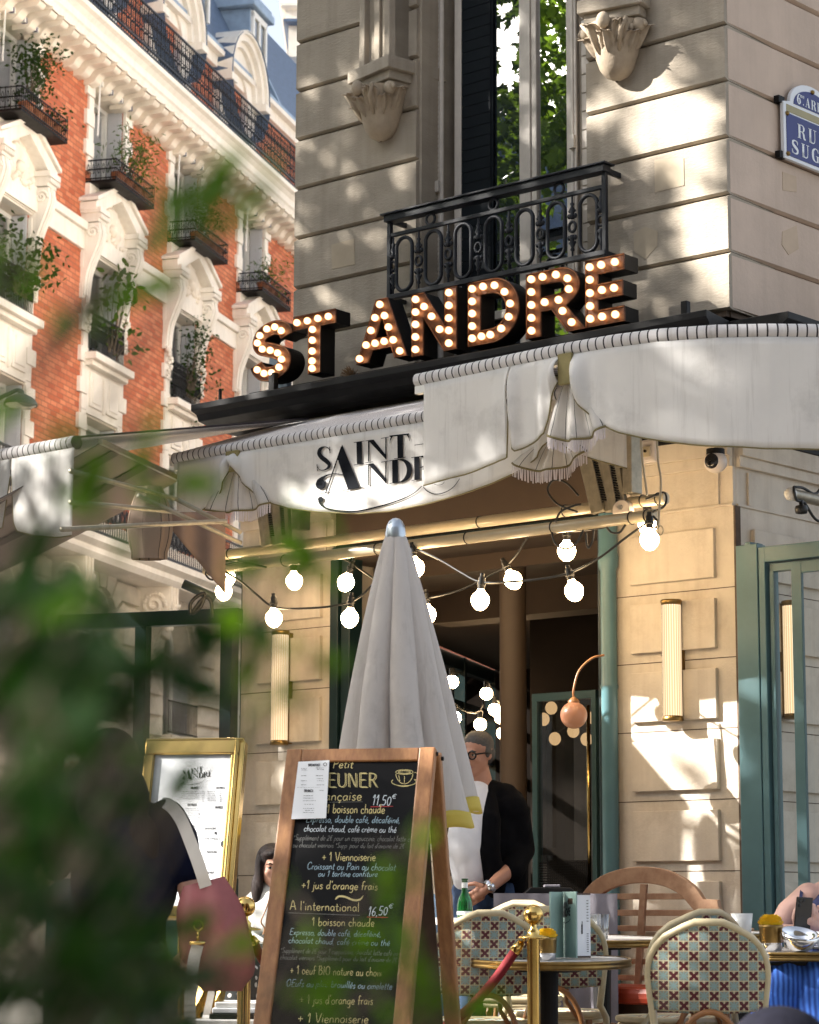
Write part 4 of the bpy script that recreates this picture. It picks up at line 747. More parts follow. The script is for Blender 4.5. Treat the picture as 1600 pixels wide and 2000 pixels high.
festoon('b', 'back string of round lit bulbs looping between the two pipes', P2,
  [(440, 1092, P2-.03), (500, 1098, P2-.05), (575, 1100, P2-.05), (640, 1082, P2-.05), (680, 1096, P2-.05), (712, 1118, P2-.06), (760, 1150, P2-.06), (805, 1168, P2-.06), (850, 1165, P2-.06), (905, 1150, P2-.06), (960, 1122, P2-.06), (985, 1108, P2-.06), (1010, 1082, P2-.06), (1037, 1045, P2-.05), (1080, 1038, P2-.05), (1107, 1038, P2-.05), (1180, 1030, P2-.05), (1265, 1000, P2-.03)],
  [(444, 1130, P2-.03, -.1), (575, 1136, P2-.05, .1), (675, 1139, P2-.05, -.5), (835, 1202, P2-.06, .1), (1003, 1134, P2-.06, .6), (1107, 1078, P2-.05, 0), (1265, 1028, P2-.03, 0)])
lp = MB()
for L in ([(1128, 1000), (1090, 985), (1070, 960), (1078, 940), (1095, 938), (1112, 948), (1130, 968)], [(1085, 1020), (1095, 1000), (1120, 988), (1135, 985)], [(1078, 1040), (1085, 1062), (1105, 1072), (1125, 1062), (1140, 1035)], [(1185, 1030), (1195, 1040), (1210, 1040), (1222, 1025)], [(1145, 1040), (1146, 1060), (1150, 1070), (1158, 1055), (1160, 1035)], [(1262, 975), (1280, 968), (1297, 962), (1302, 975), (1296, 990), (1275, 1000)], [(1276, 1008), (1284, 1018), (1282, 1030), (1270, 1032)], [(405, 1112), (402, 1122), (412, 1132), (428, 1130)], [(428, 1085), (440, 1102), (470, 1098), (520, 1108)]):
    lp.tube(spl([FA(*FA.px(x, y, P1+.035), P1+.035) for x, y in L], 6), .006, 7)
tag(lp.build('loose_cable', MT['cable'], None, smooth=True), 'loops of slack black cable tied round the pipe ends', 'cable')
# string of bulbs on the left terrace, seen through the side glazing
fs = thing('festoon_light', 'row of lit bulbs outside the side glazing seen past the standing man', 'string lights', LW(.8, 2.4, .6), group='bulb strings under the awning')
cpts = []
for (x, y, Y, r) in [(883, 1332, 16.0, .045), (950, 1355, 17.0, .045), (966, 1386, 17.2, .045), (888, 1402, 16.0, .045), (978, 1402, 17.6, .045), (982, 1432, 17.8, .045), (938, 1415, 16.8, .045)]:
    c = at(x, y, Y); m = MB(); m.ell(c, r, 18, 12); m.build('bulb', MT['bulb'], fs, smooth=True); m = MB(); m.lathe([(.018, .03), (.02, .09), (.001, .1)], c, 10); m.build('socket', MT['socket'], fs)
    cpts.append(c+np.array([0, 0, .09]))
m = MB(); m.tube(spl(sorted(cpts, key=lambda p: p[1]), 4), .006, 6); m.build('cable', MT['cable'], fs)
# ---------------------------------------------------------------- wall lamps with fluted glass
def flutemat():
    m = bpy.data.materials.new('fluted_lit_glass'); m.use_nodes = True; nt = m.node_tree; nt.nodes.remove(nt.nodes['Principled BSDF']); tc = nt.nodes.new('ShaderNodeTexCoord'); u, v = uvxy(nt, tc)
    f = _math(nt, 'FRACT', _math(nt, 'MULTIPLY', u, 22)); f = _math(nt, 'ABSOLUTE', _math(nt, 'SUBTRACT', f, .5)); r = _ramp(nt, f, .12, .45, (.75, .48, .24), (1, .78, .50))
    lw = nt.nodes.new('ShaderNodeLayerWeight'); lw.inputs[0].default_value = .5; k = _math(nt, 'SUBTRACT', 1.1, _math(nt, 'MULTIPLY', lw.outputs[1], .95))
    e = nt.nodes.new('ShaderNodeEmission'); nt.links.new(r, e.inputs[0]); nt.links.new(_math(nt, 'MULTIPLY', k, .36), e.inputs[1]); nt.links.new(e.outputs[0], nt.nodes['Material Output'].inputs[0]); return m
FL = flutemat()
def sconce(W, x, ytop, ybot, lab, n=.085, r=.052):
    t, z1 = W.px(x, ytop, n); _, z0 = W.px(x, ybot, n); ob = thing('wall_lamp', lab, 'wall lamp', W(t, (z0+z1)/2, 0), group='fluted wall lamps')
    m = MB(); k = 44; pr = []
    P = [(r*(1+.05*math.cos(2*math.pi*i/4*1.0))*math.cos(2*math.pi*i/(k*4)*1), 0) for i in range(1)]
    ns = 132; pts = []; uv = []; F = []
    for j, z in enumerate((z0+.02, z1-.02)):
        for i in range(ns):
            a = 2*math.pi*i/ns; rr = r*(1+.035*math.cos(a*22)); pts.append(W(t, z, n)+W.e*rr*math.cos(a)+W.n*rr*math.sin(a)); uv.append((i/ns, j+.01))
    for i in range(ns): F.append((i, (i+1) % ns, ns+(i+1) % ns, ns+i))
    m.add(pts, F, uv); m.build('fluted_glass', FL, ob, smooth=True)
    m = MB(); c = W(t, 0, n)
    for zc, s in ((z0, 1), (z1, -1)): m.lathe([(.001, 0), (r*1.1, 0), (r*1.16, .008*s), (r*1.1, .02*s), (r*1.05, .028*s), (r*.9, .03*s)], c+np.array([0, 0, zc]), 28)
    m.build('brass_cap', MT['dbrass'], ob, smooth=True)
    m = MB(); m.wbox(W, t-.03, t+.03, z0+.01, z1-.01, 0, n-r*.6); m.build('back_plate', MT['dbrass'], ob)
sconce(FA, 1311, 1172, 1409, 'lit fluted wall lamp on the sunlit corner pillar')
sconce(FA, 548, 1232, 1455, 'lit fluted wall lamp on the shaded pillar behind the leaves')
sconce(RW, 1547, 1174, 1404, 'lit fluted wall lamp behind the sage green glass screen')
# dome camera
c = Vector(FA(*FA.px(1398, 902, .16), .16)); dc = thing('security_camera', 'white dome security camera under the awning at the corner', 'camera', c)
m = MB(); m.ell(c, (.064, .064, .062), 24, 16); m.build('housing', MT['cctv'], dc, smooth=True)
vd = (Vector(EYE)-c).normalized(); vd = (vd+Vector((-.55, 0, .12))).normalized(); m = MB(); m.lathe([(.001, .066), (.025, .063), (.038, .056), (.043, .045), (.043, .03)], c, 24, vd); m.build('lens_window', MT['lens'], dc, smooth=True)
m = MB(); m.lathe([(.05, .07), (.05, .04), (.03, .03)], c, 20); m.build('mount', MT['black'], dc)
# pipe end with a dark bulb on the right
(t0, z0), = [RW.px(1545, 965, .55)]; pe = thing('awning_pipe', 'short dark pipe end with taped cable and an unlit bulb', 'pipe', RW(t0, z0, .55))
m = MB(); m.tube([RW(t0, z0, .55), RW(t0+1.2, z0, .55)], .031, 16); m.build('pipe', MT['galv'], pe, auto=40)
m = MB(); m.lathe([(.001, -.03), (.025, -.028), (.034, -.01), (.034, .01)], RW(t0-.0, z0, .55), 16, RW.e); m.build('end_cap', MT['milk'], pe, smooth=True)
m = MB(); q = RW(t0+.05, z0, .58); m.lathe([(.03, -.06), (.036, -.075), (.03, -.1), (.001, -.105)], q, 14); m.lathe([(.012, -.03), (.012, -.06), (.03, -.062)], q, 12); m.build('bulb', MT['socket'], pe, smooth=True)
m = MB(); m.tube(spl([RW(t0, z0+.035, .57), RW(t0-.02, z0, .585), RW(t0+.01, z0-.035, .58), RW(t0+.08, z0-.04, .58), RW(t0+.2, z0-.12, .58), RW(t0+.4, z0-.10, .58)], 6), .008, 7); m.tube(spl([RW(t0, z0+.035, .57), RW(t0+.1, z0+.045, .56), RW(t0+.22, z0+.03, .56), RW(t0+.3, z0+.12, .56), RW(t0+.35, z0+.3, .56)], 6), .008, 7); m.build('cable', MT['cable'], pe, smooth=True)
# street plaque
pl = thing('street_plaque', 'blue enamel street plaque with white lettering and a pale arched frame', 'street sign', RW(*RW.px(1560, 260, .03), .03))
tq, _ = RW.px(1531, 300, .06); _, zq0 = RW.px(1533, 311, .06); _, zq1 = RW.px(1530, 193, .06); zq0 -= .0; PW = .60; tq += .03; zq0 += .02
hA = .15
def arch(inset, z0, w): 
    c = tq+PW/2; pts = [(tq+inset, z0+inset)]; return pts
out = [(tq, zq0), (tq+PW, zq0), (tq+PW, zq1)]+[(tq+PW/2+(PW/2-.07)*math.cos(a), zq1+.015+.145*math.sin(a)) for a in np.linspace(0, math.pi, 24)]+[(tq, zq1)]
m = MB(); m.prism(out, lambda a, b: RW(a, b, .045), lambda a, b: RW(a, b, .02)); m.build('frame', MT['signw'], pl, bevel=.004)
m = MB(); m.prism([(tq+.025, zq0+.022), (tq+PW-.025, zq0+.022), (tq+PW-.025, zq1-.065), (tq+.025, zq1-.065)], lambda a, b: RW(a, b, .048), lambda a, b: RW(a, b, .04)); ar_ = [(tq+PW/2+(PW/2-.105)*math.cos(a), zq1+.008+.112*math.sin(a)) for a in np.linspace(0, math.pi, 24)]
m.prism(ar_, lambda a, b: RW(a, b, .048), lambda a, b: RW(a, b, .04)); m.build('blue_field', MT['enamel'], pl)
m = MB(); m.prism([(tq+.03, zq1-.055), (tq+PW-.03, zq1-.055), (tq+PW-.03, zq1-.012), (tq+.03, zq1-.012)], lambda a, b: RW(a, b, .0475), lambda a, b: RW(a, b, .04)); m.build('gold_band', MT['signg'], pl)
def didone(mb, ch, f, x, y, h, w):
    # heavy Didone capitals drawn with strokes; returns advance
    g = lambda a, b: f(x+a*w, y+b*h); poly = lambda P: mb.add([g(*p) for p in P], [tuple(range(len(P)))])
    def rb(P):
        Q = spl(P, 6); mb.ribbon([(q[0]*w, q[1]*h) for q in Q], [abs(q[2])*h for q in Q], lambda a, b: f(x+a, y+b))
    st = lambda a, b=.24: poly([(a, 0), (a+b, 0), (a+b, 1), (a, 1)]); sf = lambda a, b, yy: poly([(a, yy), (b, yy), (b, yy+.045), (a, yy+.045)])
    if ch == 'R': st(.10); sf(0, .42, 0); sf(0, .34, .955); rb([(.34, .975, .05), (.62, .96, .08), (.76, .76, .22), (.62, .53, .08), (.34, .51, .05)]); rb([(.56, .50, .1), (.72, .36, .2), (.78, .10, .2), (.98, .03, .06)])
    elif ch == 'U': st(.10); sf(0, .44, .955); sf(.62, .98, .955); poly([(.75, .3), (.83, .3), (.83, 1), (.75, 1)]); rb([(.22, .35, .22), (.25, .12, .2), (.48, .02, .08), (.72, .10, .08), (.79, .35, .07)])
    elif ch == 'E': st(.10); sf(0, .9, 0); sf(0, .88, .955); sf(.3, .62, .49); poly([(.82, 0), (.9, 0), (.9, .3)]); poly([(.80, 1), (.88, 1), (.88, .72)]); poly([(.62, .36), (.65, .36), (.65, .66), (.62, .66)])
    elif ch == 'S': rb([(.80, .74, .05), (.70, .93, .08), (.46, .98, .08), (.22, .86, .2), (.25, .66, .24), (.52, .50, .26), (.78, .34, .24), (.76, .12, .18), (.50, .02, .08), (.26, .07, .07), (.13, .28, .05)]); poly([(.10, 0), (.14, 0), (.14, .32), (.10, .32)]); poly([(.80, .7), (.84, .7), (.84, 1), (.80, 1)])
    elif ch == 'G': rb([(.82, .72, .05), (.70, .93, .08), (.48, .98, .08), (.20, .80, .2), (.15, .5, .26), (.20, .2, .22), (.45, .02, .08), (.66, .05, .08), (.76, .2, .1)]); poly([(.66, 0), (.86, 0), (.86, .42), (.66, .42)]); sf(.54, .98, .42); poly([(.82, .7), (.86, .7), (.86, 1), (.82, 1)])
    elif ch == 'A': poly([(.46, 1), (.58, 1), (.92, 0), (.62, 0), (.42, .82)]); poly([(.44, .95), (.48, .9), (.17, 0), (.11, 0)]); sf(0, .32, 0); sf(.52, 1, 0); sf(.22, .66, .27)
    elif ch == '6': rb([(.78, .93, .06), (.55, .96, .1), (.28, .70, .2), (.20, .35, .25), (.35, .06, .12), (.58, .03, .1), (.80, .25, .24), (.72, .52, .14), (.5, .56, .06), (.28, .45, .06)])
    elif ch == 'm': [poly([(a, 0), (a+.18, 0), (a+.18, .75), (a, .75)]) for a in (.05, .4, .75)]; sf(.0, .93, .72)
    elif ch == 'e': rb([(.2, .4, .1), (.75, .42, .1), (.6, .72, .1), (.3, .65, .16), (.2, .35, .2), (.4, .05, .12), (.75, .15, .08)])
    elif ch == 't': poly([(.3, 0), (.5, 0), (.5, 1), (.3, .85)]); sf(.1, .8, .65)
    elif ch == '.': poly([(.1, 0), (.35, 0), (.35, .16), (.1, .16)])
m = MB(); f = lambda a, b: RW(a, b, .0495)
def word(s, x, y, h, w, adv):
    for ch in s:
        if ch != ' ': didone(m, ch, f, x, y, h, w)
        x += adv*({'.': .5}.get(ch, 1))
    return x
zr = zq0
word('RUE', tq+.135, zr+.152, .085, .085, .112); word('SUGER', tq+.065, zr+.045, .082, .082, .106)
word('6', tq+.135, zq1+.018, .062, .042, .04); word('me', tq+.17, zq1+.062, .022, .024, .024); word('.', tq+.195, zq1+.02, .05, .03, .02); word('ARR', tq+.222, zq1+.018, .058, .052, .062); word('t', tq+.42, zq1+.05, .03, .026, .03)
m.build('white_lettering', MT['signw'], pl, fixn=False)
for a, b in ((tq+.032, zq0+.03), (tq+.032, zq1-.07), (tq+PW/2, zq1+.125), (tq+PW-.03, zq0+.03)):
    m = MB(); m.lathe([(.001, .012), (.010, .011), (.014, .004), (.014, -.002)], RW(a, b, .048), 14, RW.n); m.build('screw', MT['dbrass'], pl, smooth=True)
for z in (zq0+.0, zq1-.01): m = MB(); m.wbox(RW, tq-.03, tq+.03, z, z+.04, 0, .035); m.build('mounting_strap', MT['black'], pl)
# ---------------------------------------------------------------- red brick building across the left street
rb = thing('red_brick_building', 'red brick building with cream stone window surrounds, carved pediments and a blue mansard roof', 'building', RB(4, 0, 0))
W = RB; BAY = 4.25; CS = [-.75+BAY*k for k in range(-1, 6)]; TA, TZ = -7.5, 44.0
CO = [c for c in CS if -1.2 < c < 13]                   # bays in view
op = .77
m = MB()
ts = [TA]+[x for c in CS for x in (c-op, c+op)]+[TZ]
for i in range(0, len(ts), 2): m.wbox(W, ts[i], ts[i+1], 8.2, 17, -.5, 0)
for c in CS: m.wbox(W, c-op, c+op, 13.3, 14.75, -.5, 0); m.wbox(W, c-op, c+op, 16.62, 17, -.5, 0); m.wbox(W, c-op, c+op, 10.15, 11.3, -.5, 0)
at_ = [TA]+[x for c in CS for x in (c-1.25, c+1.25)]+[TZ]
m.build('brick_wall', MT['brick'], rb)
m = MB(); m.wbox(W, TA, TZ, 18.0, 20.3, -1.2, -.55); m.build('attic_brick_wall', MT['brick'], rb)
m = MB(); m.wbox(W, TA, TZ, 0, 17, -9, -.9); m.wbox(W, TA, TZ, 17, 20.2, -9, -1.3); m.build('inner_wall', M('inner_wall', (.10, .09, .08), .9), rb)
# stone dressings
q = MB(); random.seed(3)
for c in CS:
    for s in (-1, 1):
        for lo, hi in ((8.3, 10.2), (10.2, 13.2), (14.85, 16.7)):
            z = lo; k = 0
            while z < hi-.05:
                h = min(.30, hi-z); w = 1.14 if k % 2 else 1.0; a, b = sorted((c+s*op, c+s*w)); q.wbox(W, a, b, z+.006, z+h-.006, -.35, .045+.02*(k % 2)); z += h; k += 1
q.build('quoin_trim', MT['cream'], rb)
bd = MB()
bd.wbox(W, TA, TZ, 13.25, 13.62, -.1, .07); bd.wbox(W, TA, TZ, 13.62, 13.78, -.1, .14); bd.wbox(W, TA, TZ, 16.70, 16.86, -.1, .10); bd.wbox(W, TA, TZ, 16.86, 16.95, -.1, .17); bd.wbox(W, TA, TZ, 16.95, 17.95, -.6, .05)
bd.build('string_course', MT['cream'], rb, bevel=.012)
cn = MB(); zc = RB.px(170, 0, .88)[1]
cn.prism([(-.4, zc-.50), (.66, zc-.50), (.70, zc-.40), (.74, zc-.36), (.74, zc-.22), (.82, zc-.14), (.90, zc-.10), (.90, zc), (-1.3, zc)], lambda n, z: W(TA, z, n), lambda n, z: W(TZ, z, n)); cn.build('cornice', MT['cream'], rb)
MOD = None; prof = []
zt = zc-.50
sp_ = [tuple(p) for p in spl([(.66, zt-.06), (.655, zt-.10), (.60, zt-.155), (.46, zt-.175), (.34, zt-.19), (.27, zt-.25), (.22, zt-.32), (.13, zt-.365), (.04, zt-.37)], 4)]
pro = [(-.1, zt), (.68, zt), (.68, zt-.06)]+sp_+[(-.1, zt-.37)]
for k in range(60):
    t = -3.2+.50*k*1.0
    if t > 15.6: break
    m = MB(); m.prism(pro, lambda n, z: W(t, z, n), lambda n, z: W(t+.26, z, n))
    m.wbox(W, t-.03, t+.29, zt-.06, zt-.003, -.05, .70)
    if MOD is None: MOD = m.build('modillion', MT['cream2'], rb); MT0 = t
    else: copyp(MOD, rb, W.e*(t-MT0))
# upper windows
def curt(m, t0, t1, z0, z1, n): m.grid(lambda u, v: W(t0+(t1-t0)*u, z0+(z1-z0)*v, n+.03*math.sin(u*38)), 46, 1)
def window(c, z0, z1, nm='window', curtain=True, rev=.36):
    m = MB(); a, b = c-op, c+op; n0 = -rev
    m.wbox(W, a, a+.07, z0, z1, n0-.05, n0+.03); m.wbox(W, b-.07, b, z0, z1, n0-.05, n0+.03); m.wbox(W, a, b, z1-.08, z1, n0-.05, n0+.031); m.wbox(W, c-.045, c+.045, z0, z1, n0-.04, n0+.04); m.wbox(W, a, b, z0, z0+.1, n0-.05, n0+.029)
    ob = m.build(nm, MT['white'], rb)
    g_ = MB(); g_.quad(W(a, z0, n0-.02), W(b, z0, n0-.02), W(b, z1, n0-.02), W(a, z1, n0-.02)); g_.build('pane', MT['glass2'], ob)
    if curtain: k = MB(); curt(k, a, c-.15, z0, z1, n0-.14); curt(k, c+.15, b, z0, z1, n0-.14); k.build('curtain', MT['curtain'], ob, smooth=True)
    s = MB()
    s.wbox(W, b-.045, b-.012, z0+.02, z1-.02, n0+.05, -.02)
    for k in range(int((z1-z0)/.085)): s.wbox(W, b-.055, b-.04, z0+.03+k*.085, z0+.09+k*.085, n0+.08, -.06)
    s.build('shutter', MT['shutter'], ob)
    j = MB(); j.wbox(W, a-.1, b+.1, z1, z1+.12, -.5, -.002); j.wbox(W, a-.03, a+.0, z0, z1, -.5, -.01); j.wbox(W, b, b+.03, z0, z1, -.5, -.01); j.build('reveal', MT['cream2'], ob)
    return ob
for c in CO:
    window(c, 14.78, 16.60); window(c, 11.32, 13.26); window(c, 8.35, 10.12)
    m = MB()                                           # rolled awning over the upper window
    for k in range(22): m.mi = k % 2; m.wbox(W, c-op+.07*k, c-op+.07*(k+1), 16.60, 16.70, .10, .20)
    m.build('rolled_blind', [MT['white'], M('blind_stripe', (.12, .11, .16), .8) if c == CO[0] else bpy.data.materials['blind_stripe']], rb)
    m = MB(); m.tube([W(c-op-.05, 16.72, .18), W(c-op-.02, 15.6, .14)], .018, 6); m.build('blind_arm', MT['white'], rb)
    # iron box under the upper window
    m = MB(); za, n1 = 14.60, .62
    m.wbox(W, c-.98, c+.98, za, za+.05, 0, n1); ob = m.build('balcony_tray', MT['black'], rb)
    m = MB()
    for z in (za+.08, za+.26, za+.44): m.tube([W(c-.98, z, 0), W(c-.98, z, n1), W(c+.98, z, n1), W(c+.98, z, 0)], .016, 5)
    for k in range(25): t = c-.98+1.96*k/24; m.tube([W(t, za, n1), W(t, za+.46, n1)], .010, 4)
    for k in range(6):
        for s in (-.98, .98): m.tube([W(c+s, za, n1*k/6), W(c+s, za+.46, n1*k/6)], .010, 4); m.tube([W(c+s+.05*math.cos(x), za+.27+.1*math.sin(x), n1*(k+.5)/6) for x in np.linspace(0, 6.28, 8)], .008, 4)
    m.build('balcony_railing', MT['black'], ob)
    # pediment with shell, scrolled consoles
    m = MB(); nD = .34
    for s in (-1, 1):
        P = [(c+s*1.22, 14.00), (c+s*1.22, 14.16), (c, 14.74), (c, 14.50), (c+s*.62, 14.20), (c+s*.95, 14.0)]
        m.prism(P, lambda t, z: W(t, z, nD), lambda t, z: W(t, z, -.1)); P2 = [(c+s*1.28, 14.16), (c+s*1.28, 14.23), (c, 14.86), (c, 14.74)]; m.prism(P2, lambda t, z: W(t, z, nD+.06), lambda t, z: W(t, z, -.1))
    m.build('pediment', MT['cream'], rb)
    m = MB(); m.wbox(W, c-1.0, c+1.0, 13.28, 14.6, -.2, .10); m.wbox(W, c-.85, c+.85, 13.30, 13.62, -.2, .15)
    m.build('tympanum', MT['cream'], rb)
    m = MB()
    for k in range(9):
        a = R_(-8+k*24.5); d = Vector(W.e)*math.cos(a)+Vector((0, 0, 1))*math.sin(a); o0 = Vector(W(c, 13.92, .12)); m.ell(o0+d*.27, (.09, .09, .20), 8, 6, Matrix([[d.z, W.n[0], d.x], [0, W.n[1], d.y], [-(d.x**2+d.y**2)**.5*(1 if d.x > 0 else -1), W.n[2], d.z]]).normalized() if False else None)
        m.ell(o0+d*.38, (.075, .075, .08), 8, 6); m.ell(o0+d*.18, (.06, .06, .07), 8, 6)
    m.ell(W(c, 13.90, .16), (.12, .12, .13), 10, 8)
    for k in range(26): m.ell(W(c+random.uniform(-.62, .62), 13.70+random.uniform(-.06, .14), .14), random.uniform(.035, .075), 7, 5)
    m.build('shell_carving', MT['cream2'], rb, smooth=True)
    for s in (-1, 1):
        t0, t1 = sorted((c+s*.80, c+s*1.12)); m = MB()
        pr = [(-.1, 13.76), (.36, 13.76)]+[tuple(p) for p in spl([(.36, 13.70), (.385, 13.58), (.36, 13.44), (.29, 13.24), (.20, 13.02), (.13, 12.80), (.10, 12.55), (.09, 12.36)], 3)]+[(-.1, 12.36)]
        for f0, f1, e in ((0, .26, 0), (.30, .48, .02), (.52, .70, .02), (.74, 1, 0)): m.prism(pr, lambda n, z: W(t0+(t1-t0)*f0, z, n+(e if n > 0 else 0)), lambda n, z: W(t0+(t1-t0)*f1, z, n+(e if n > 0 else 0)))
        m.prism(pr, lambda n, z: W(t0+.02, z, n-(.03 if n > 0 else 0)), lambda n, z: W(t1-.02, z, n-(.03 if n > 0 else 0)))
        for th in np.linspace(0, 9, 30): r = .12*(1-th/11); m.ell(W(t0-.012, 13.58+r*math.sin(th), .23+r*math.cos(th)), .028, 6, 5)
        m.wbox(W, t0-.03, t1+.03, 13.78, 13.95, -.1, .36); m.wbox(W, t0-.08, t1+.08, 13.95, 14.05, -.1, .42)
        for k in range(6): m.wbox(W, t0-.05+k*.075, t0-.01+k*.075, 13.84, 13.92, .35, .43)
        for k in range(12): m.ell(W((t0+t1)/2+random.uniform(-.13, .13), 12.30-k*.055, .10), (.06-.003*k,)*3, 7, 5)
        m.build('console', MT['cream'], rb)
    m = MB(); m.wbox(W, c-.95, c+.95, 11.16, 11.30, -.2, .30); m.wbox(W, c-.88, c+.88, 11.06, 11.16, -.2, .20); m.wbox(W, c-op, c+op, 10.15, 11.06, -.2, .05)
    for s in (-1, 1): a, b = sorted((c+s*.12, c+s*.68)); m.wbox(W, a, b, 10.3, 10.98, 0, .09); m.wbox(W, a+.08, b-.08, 10.38, 10.90, 0, .11)
    m.ell(W(c, 10.62, .06), (.09, .09, .38), 10, 8); m.build('sill_apron', MT['cream'], rb, bevel=.012)
    m = MB(); zr = 11.33
    for z in (zr+.04, zr+.75): m.wbox(W, c-.80, c+.80, z, z+.035, .10, .14)
    for k in range(23):
        t = c-.78+1.56*k/22; m.tube([W(t, zr+.04, .12), W(t, zr+.75, .12)], .011, 4)
        m.tube([W(t+.045*math.cos(a), zr+.4+.13*math.sin(a), .12) for a in np.linspace(0, 6.28, 9)], .010, 4)
        m.tube([W(t+.03*math.cos(a), zr+.62+.06*math.sin(a), .12) for a in np.linspace(0, 6.28, 7)], .009, 4)
    m.build('balcony_railing', MT['black'], rb)
# long balcony under the attic
m = MB(); nR = .84; z0 = zc+.03; HR = .98
for z in (z0+.03, z0+.14, z0+HR): m.wbox(W, -3, 16, z, z+.035, nR-.02, nR+.02)
for k in range(0, 170):
    t = -2.6+.112*k; m.tube([W(t, z0, nR), W(t, z0+HR, nR)], .011 if k % 6 else .02, 4)
m.build('balcony_railing', MT['iron'], rb)
m = MB(); random.seed(5)
for k in range(84):
    t = -2.6+.224*k
    for s in (-1, 1):
        for zc_, r in ((.32, .09), (.58, .075), (.80, .055)):
            m.tube([W(t+s*(.02+r*.6*(1-math.cos(a))*.9), z0+zc_+r*math.sin(a)*1.3, nR) for a in np.linspace(-2.2, 2.4, 9)], .0085, 4)
        m.ell(W(t+s*.09, z0+.42, nR), .03, 5, 4); m.ell(W(t+s*.05, z0+.70, nR), .025, 5, 4)
m.build('iron_scroll_pattern', MT['iron'], rb)
# attic storey: arched dormer windows with round hoods
def arcp(c, zc_, r, rz, a0, a1, n): return [(c+r*math.cos(a), zc_+rz*math.sin(a)) for a in np.linspace(a0, a1, n)]
nA = -.5
m = MB(); m.wbox(W, TA, TZ, 19.85, 20.10, -1.2, nA+.06); m.wbox(W, TA, TZ, 20.10, 20.22, -1.2, nA+.22); m.wbox(W, TA, TZ, 18.0, 18.25, -1.2, nA+.05); m.build('attic_band', MT['cream'], rb)
for c in CO:
    m = MB(); za = 19.55
    inner = [(c-.62, 18.0)]+arcp(c, za, .62, .62, math.pi, 0, 15)+[(c+.62, 18.0)]
    outer = [(c-1.22, 18.0)]+arcp(c, za, 1.22, 1.22, math.pi, 0, 15)+[(c+1.22, 18.0)]
    n = len(inner)
    for nf, nb in ((nA+.12, nA-.7),):
        P = [W(t, z, nf) for t, z in inner]+[W(t, z, nf) for t, z in outer]+[W(t, z, nb) for t, z in inner]+[W(t, z, nb) for t, z in outer]; F = []
        for i in range(n-1): F += [(i, i+1, n+i+1, n+i), (i, 2*n+i, 2*n+i+1, i+1), (n+i, n+i+1, 3*n+i+1, 3*n+i)]
        m.add(P, F)
    ob = m.build('dormer_surround', MT['cream'], rb)
    m = MB()
    for r0, r1, nf in ((.92, 1.06, .22), (1.06, 1.20, .34), (1.20, 1.30, .42)):
        i_ = arcp(c, za+.15, r0, r0+.1, math.pi, 0, 20); o_ = arcp(c, za+.15, r1, r1+.1, math.pi, 0, 20); k = len(i_)
        P = [W(t, z, nA+nf) for t, z in i_]+[W(t, z, nA+nf) for t, z in o_]+[W(t, z, nA-.5) for t, z in i_]+[W(t, z, nA-.5) for t, z in o_]; F = []
        for i in range(k-1): F += [(i, i+1, k+i+1, k+i), (i, 2*k+i, 2*k+i+1, i+1), (k+i, k+i+1, 3*k+i+1, 3*k+i)]
        F += [(0, k, 3*k, 2*k), (k-1, 2*k-1, 4*k-1, 3*k-1)]; m.add(P, F)
    m.wbox(W, c-1.36, c-.98, za-.02, za+.15, nA-.4, nA+.45); m.wbox(W, c+.98, c+1.36, za-.02, za+.15, nA-.4, nA+.45); m.build('round_hood', MT['cream'], ob)
    m = MB(); m.lathe([(1.29, 0), (1.32, -1.2)], W(c, za+.22, nA+.45), 24, W.n, 0, 2*math.pi); m.build('hood_roof', MT['slate'], ob, smooth=True)
    m = MB(); fr = arcp(c, za, .60, .60, math.pi, 0, 13); m.tube([W(c-.60, 18.2, nA-.40)]+[W(t, z, nA-.40) for t, z in fr]+[W(c+.60, 18.2, nA-.40)], .05, 6); m.tube([W(c, 18.2, nA-.40), W(c, za+.6, nA-.40)], .035, 6); m.tube([W(c-.6, za-.1, nA-.40), W(c+.6, za-.1, nA-.40)], .03, 6); m.build('window_frame', MT['white'], ob)
    m = MB(); m.add([W(t, z, nA-.42) for t, z in [(c-.6, 18.2)]+fr+[(c+.6, 18.2)]], [tuple(range(len(fr)+2))]); m.build('pane', MT['glass2'], ob)
    m = MB(); m.wbox(W, c+.56, c+.60, 18.2, 19.4, nA-.34, nA+.08); m.build('shutter', MT['shutter'], ob)
m = MB()
def slope_(t, v): return W(t, 20.2+3.6*v, nA+.1-1.7*v)
m.grid(lambda u, v: slope_(TA+(TZ-TA)*u, v), 30, 4); m.grid(lambda u, v: W(TA+(TZ-TA)*u, 23.8+1.0*v, nA-1.6-6*v), 2, 1); ob = m.build('mansard_roof', MT['slate'], rb)
m = MB(); m.tube([W(TA, 23.85, nA-1.55), W(15.2, 23.85, nA-1.55)], .10, 8); m.bar(W(15.2, 20.2, nA+.12), W(15.2, 23.8, nA-1.58), .2, .1); m.wbox(W, TA, TZ, 20.22, 20.34, nA-.3, nA+.18); m.build('zinc_flashing', MT['zinc'], ob)
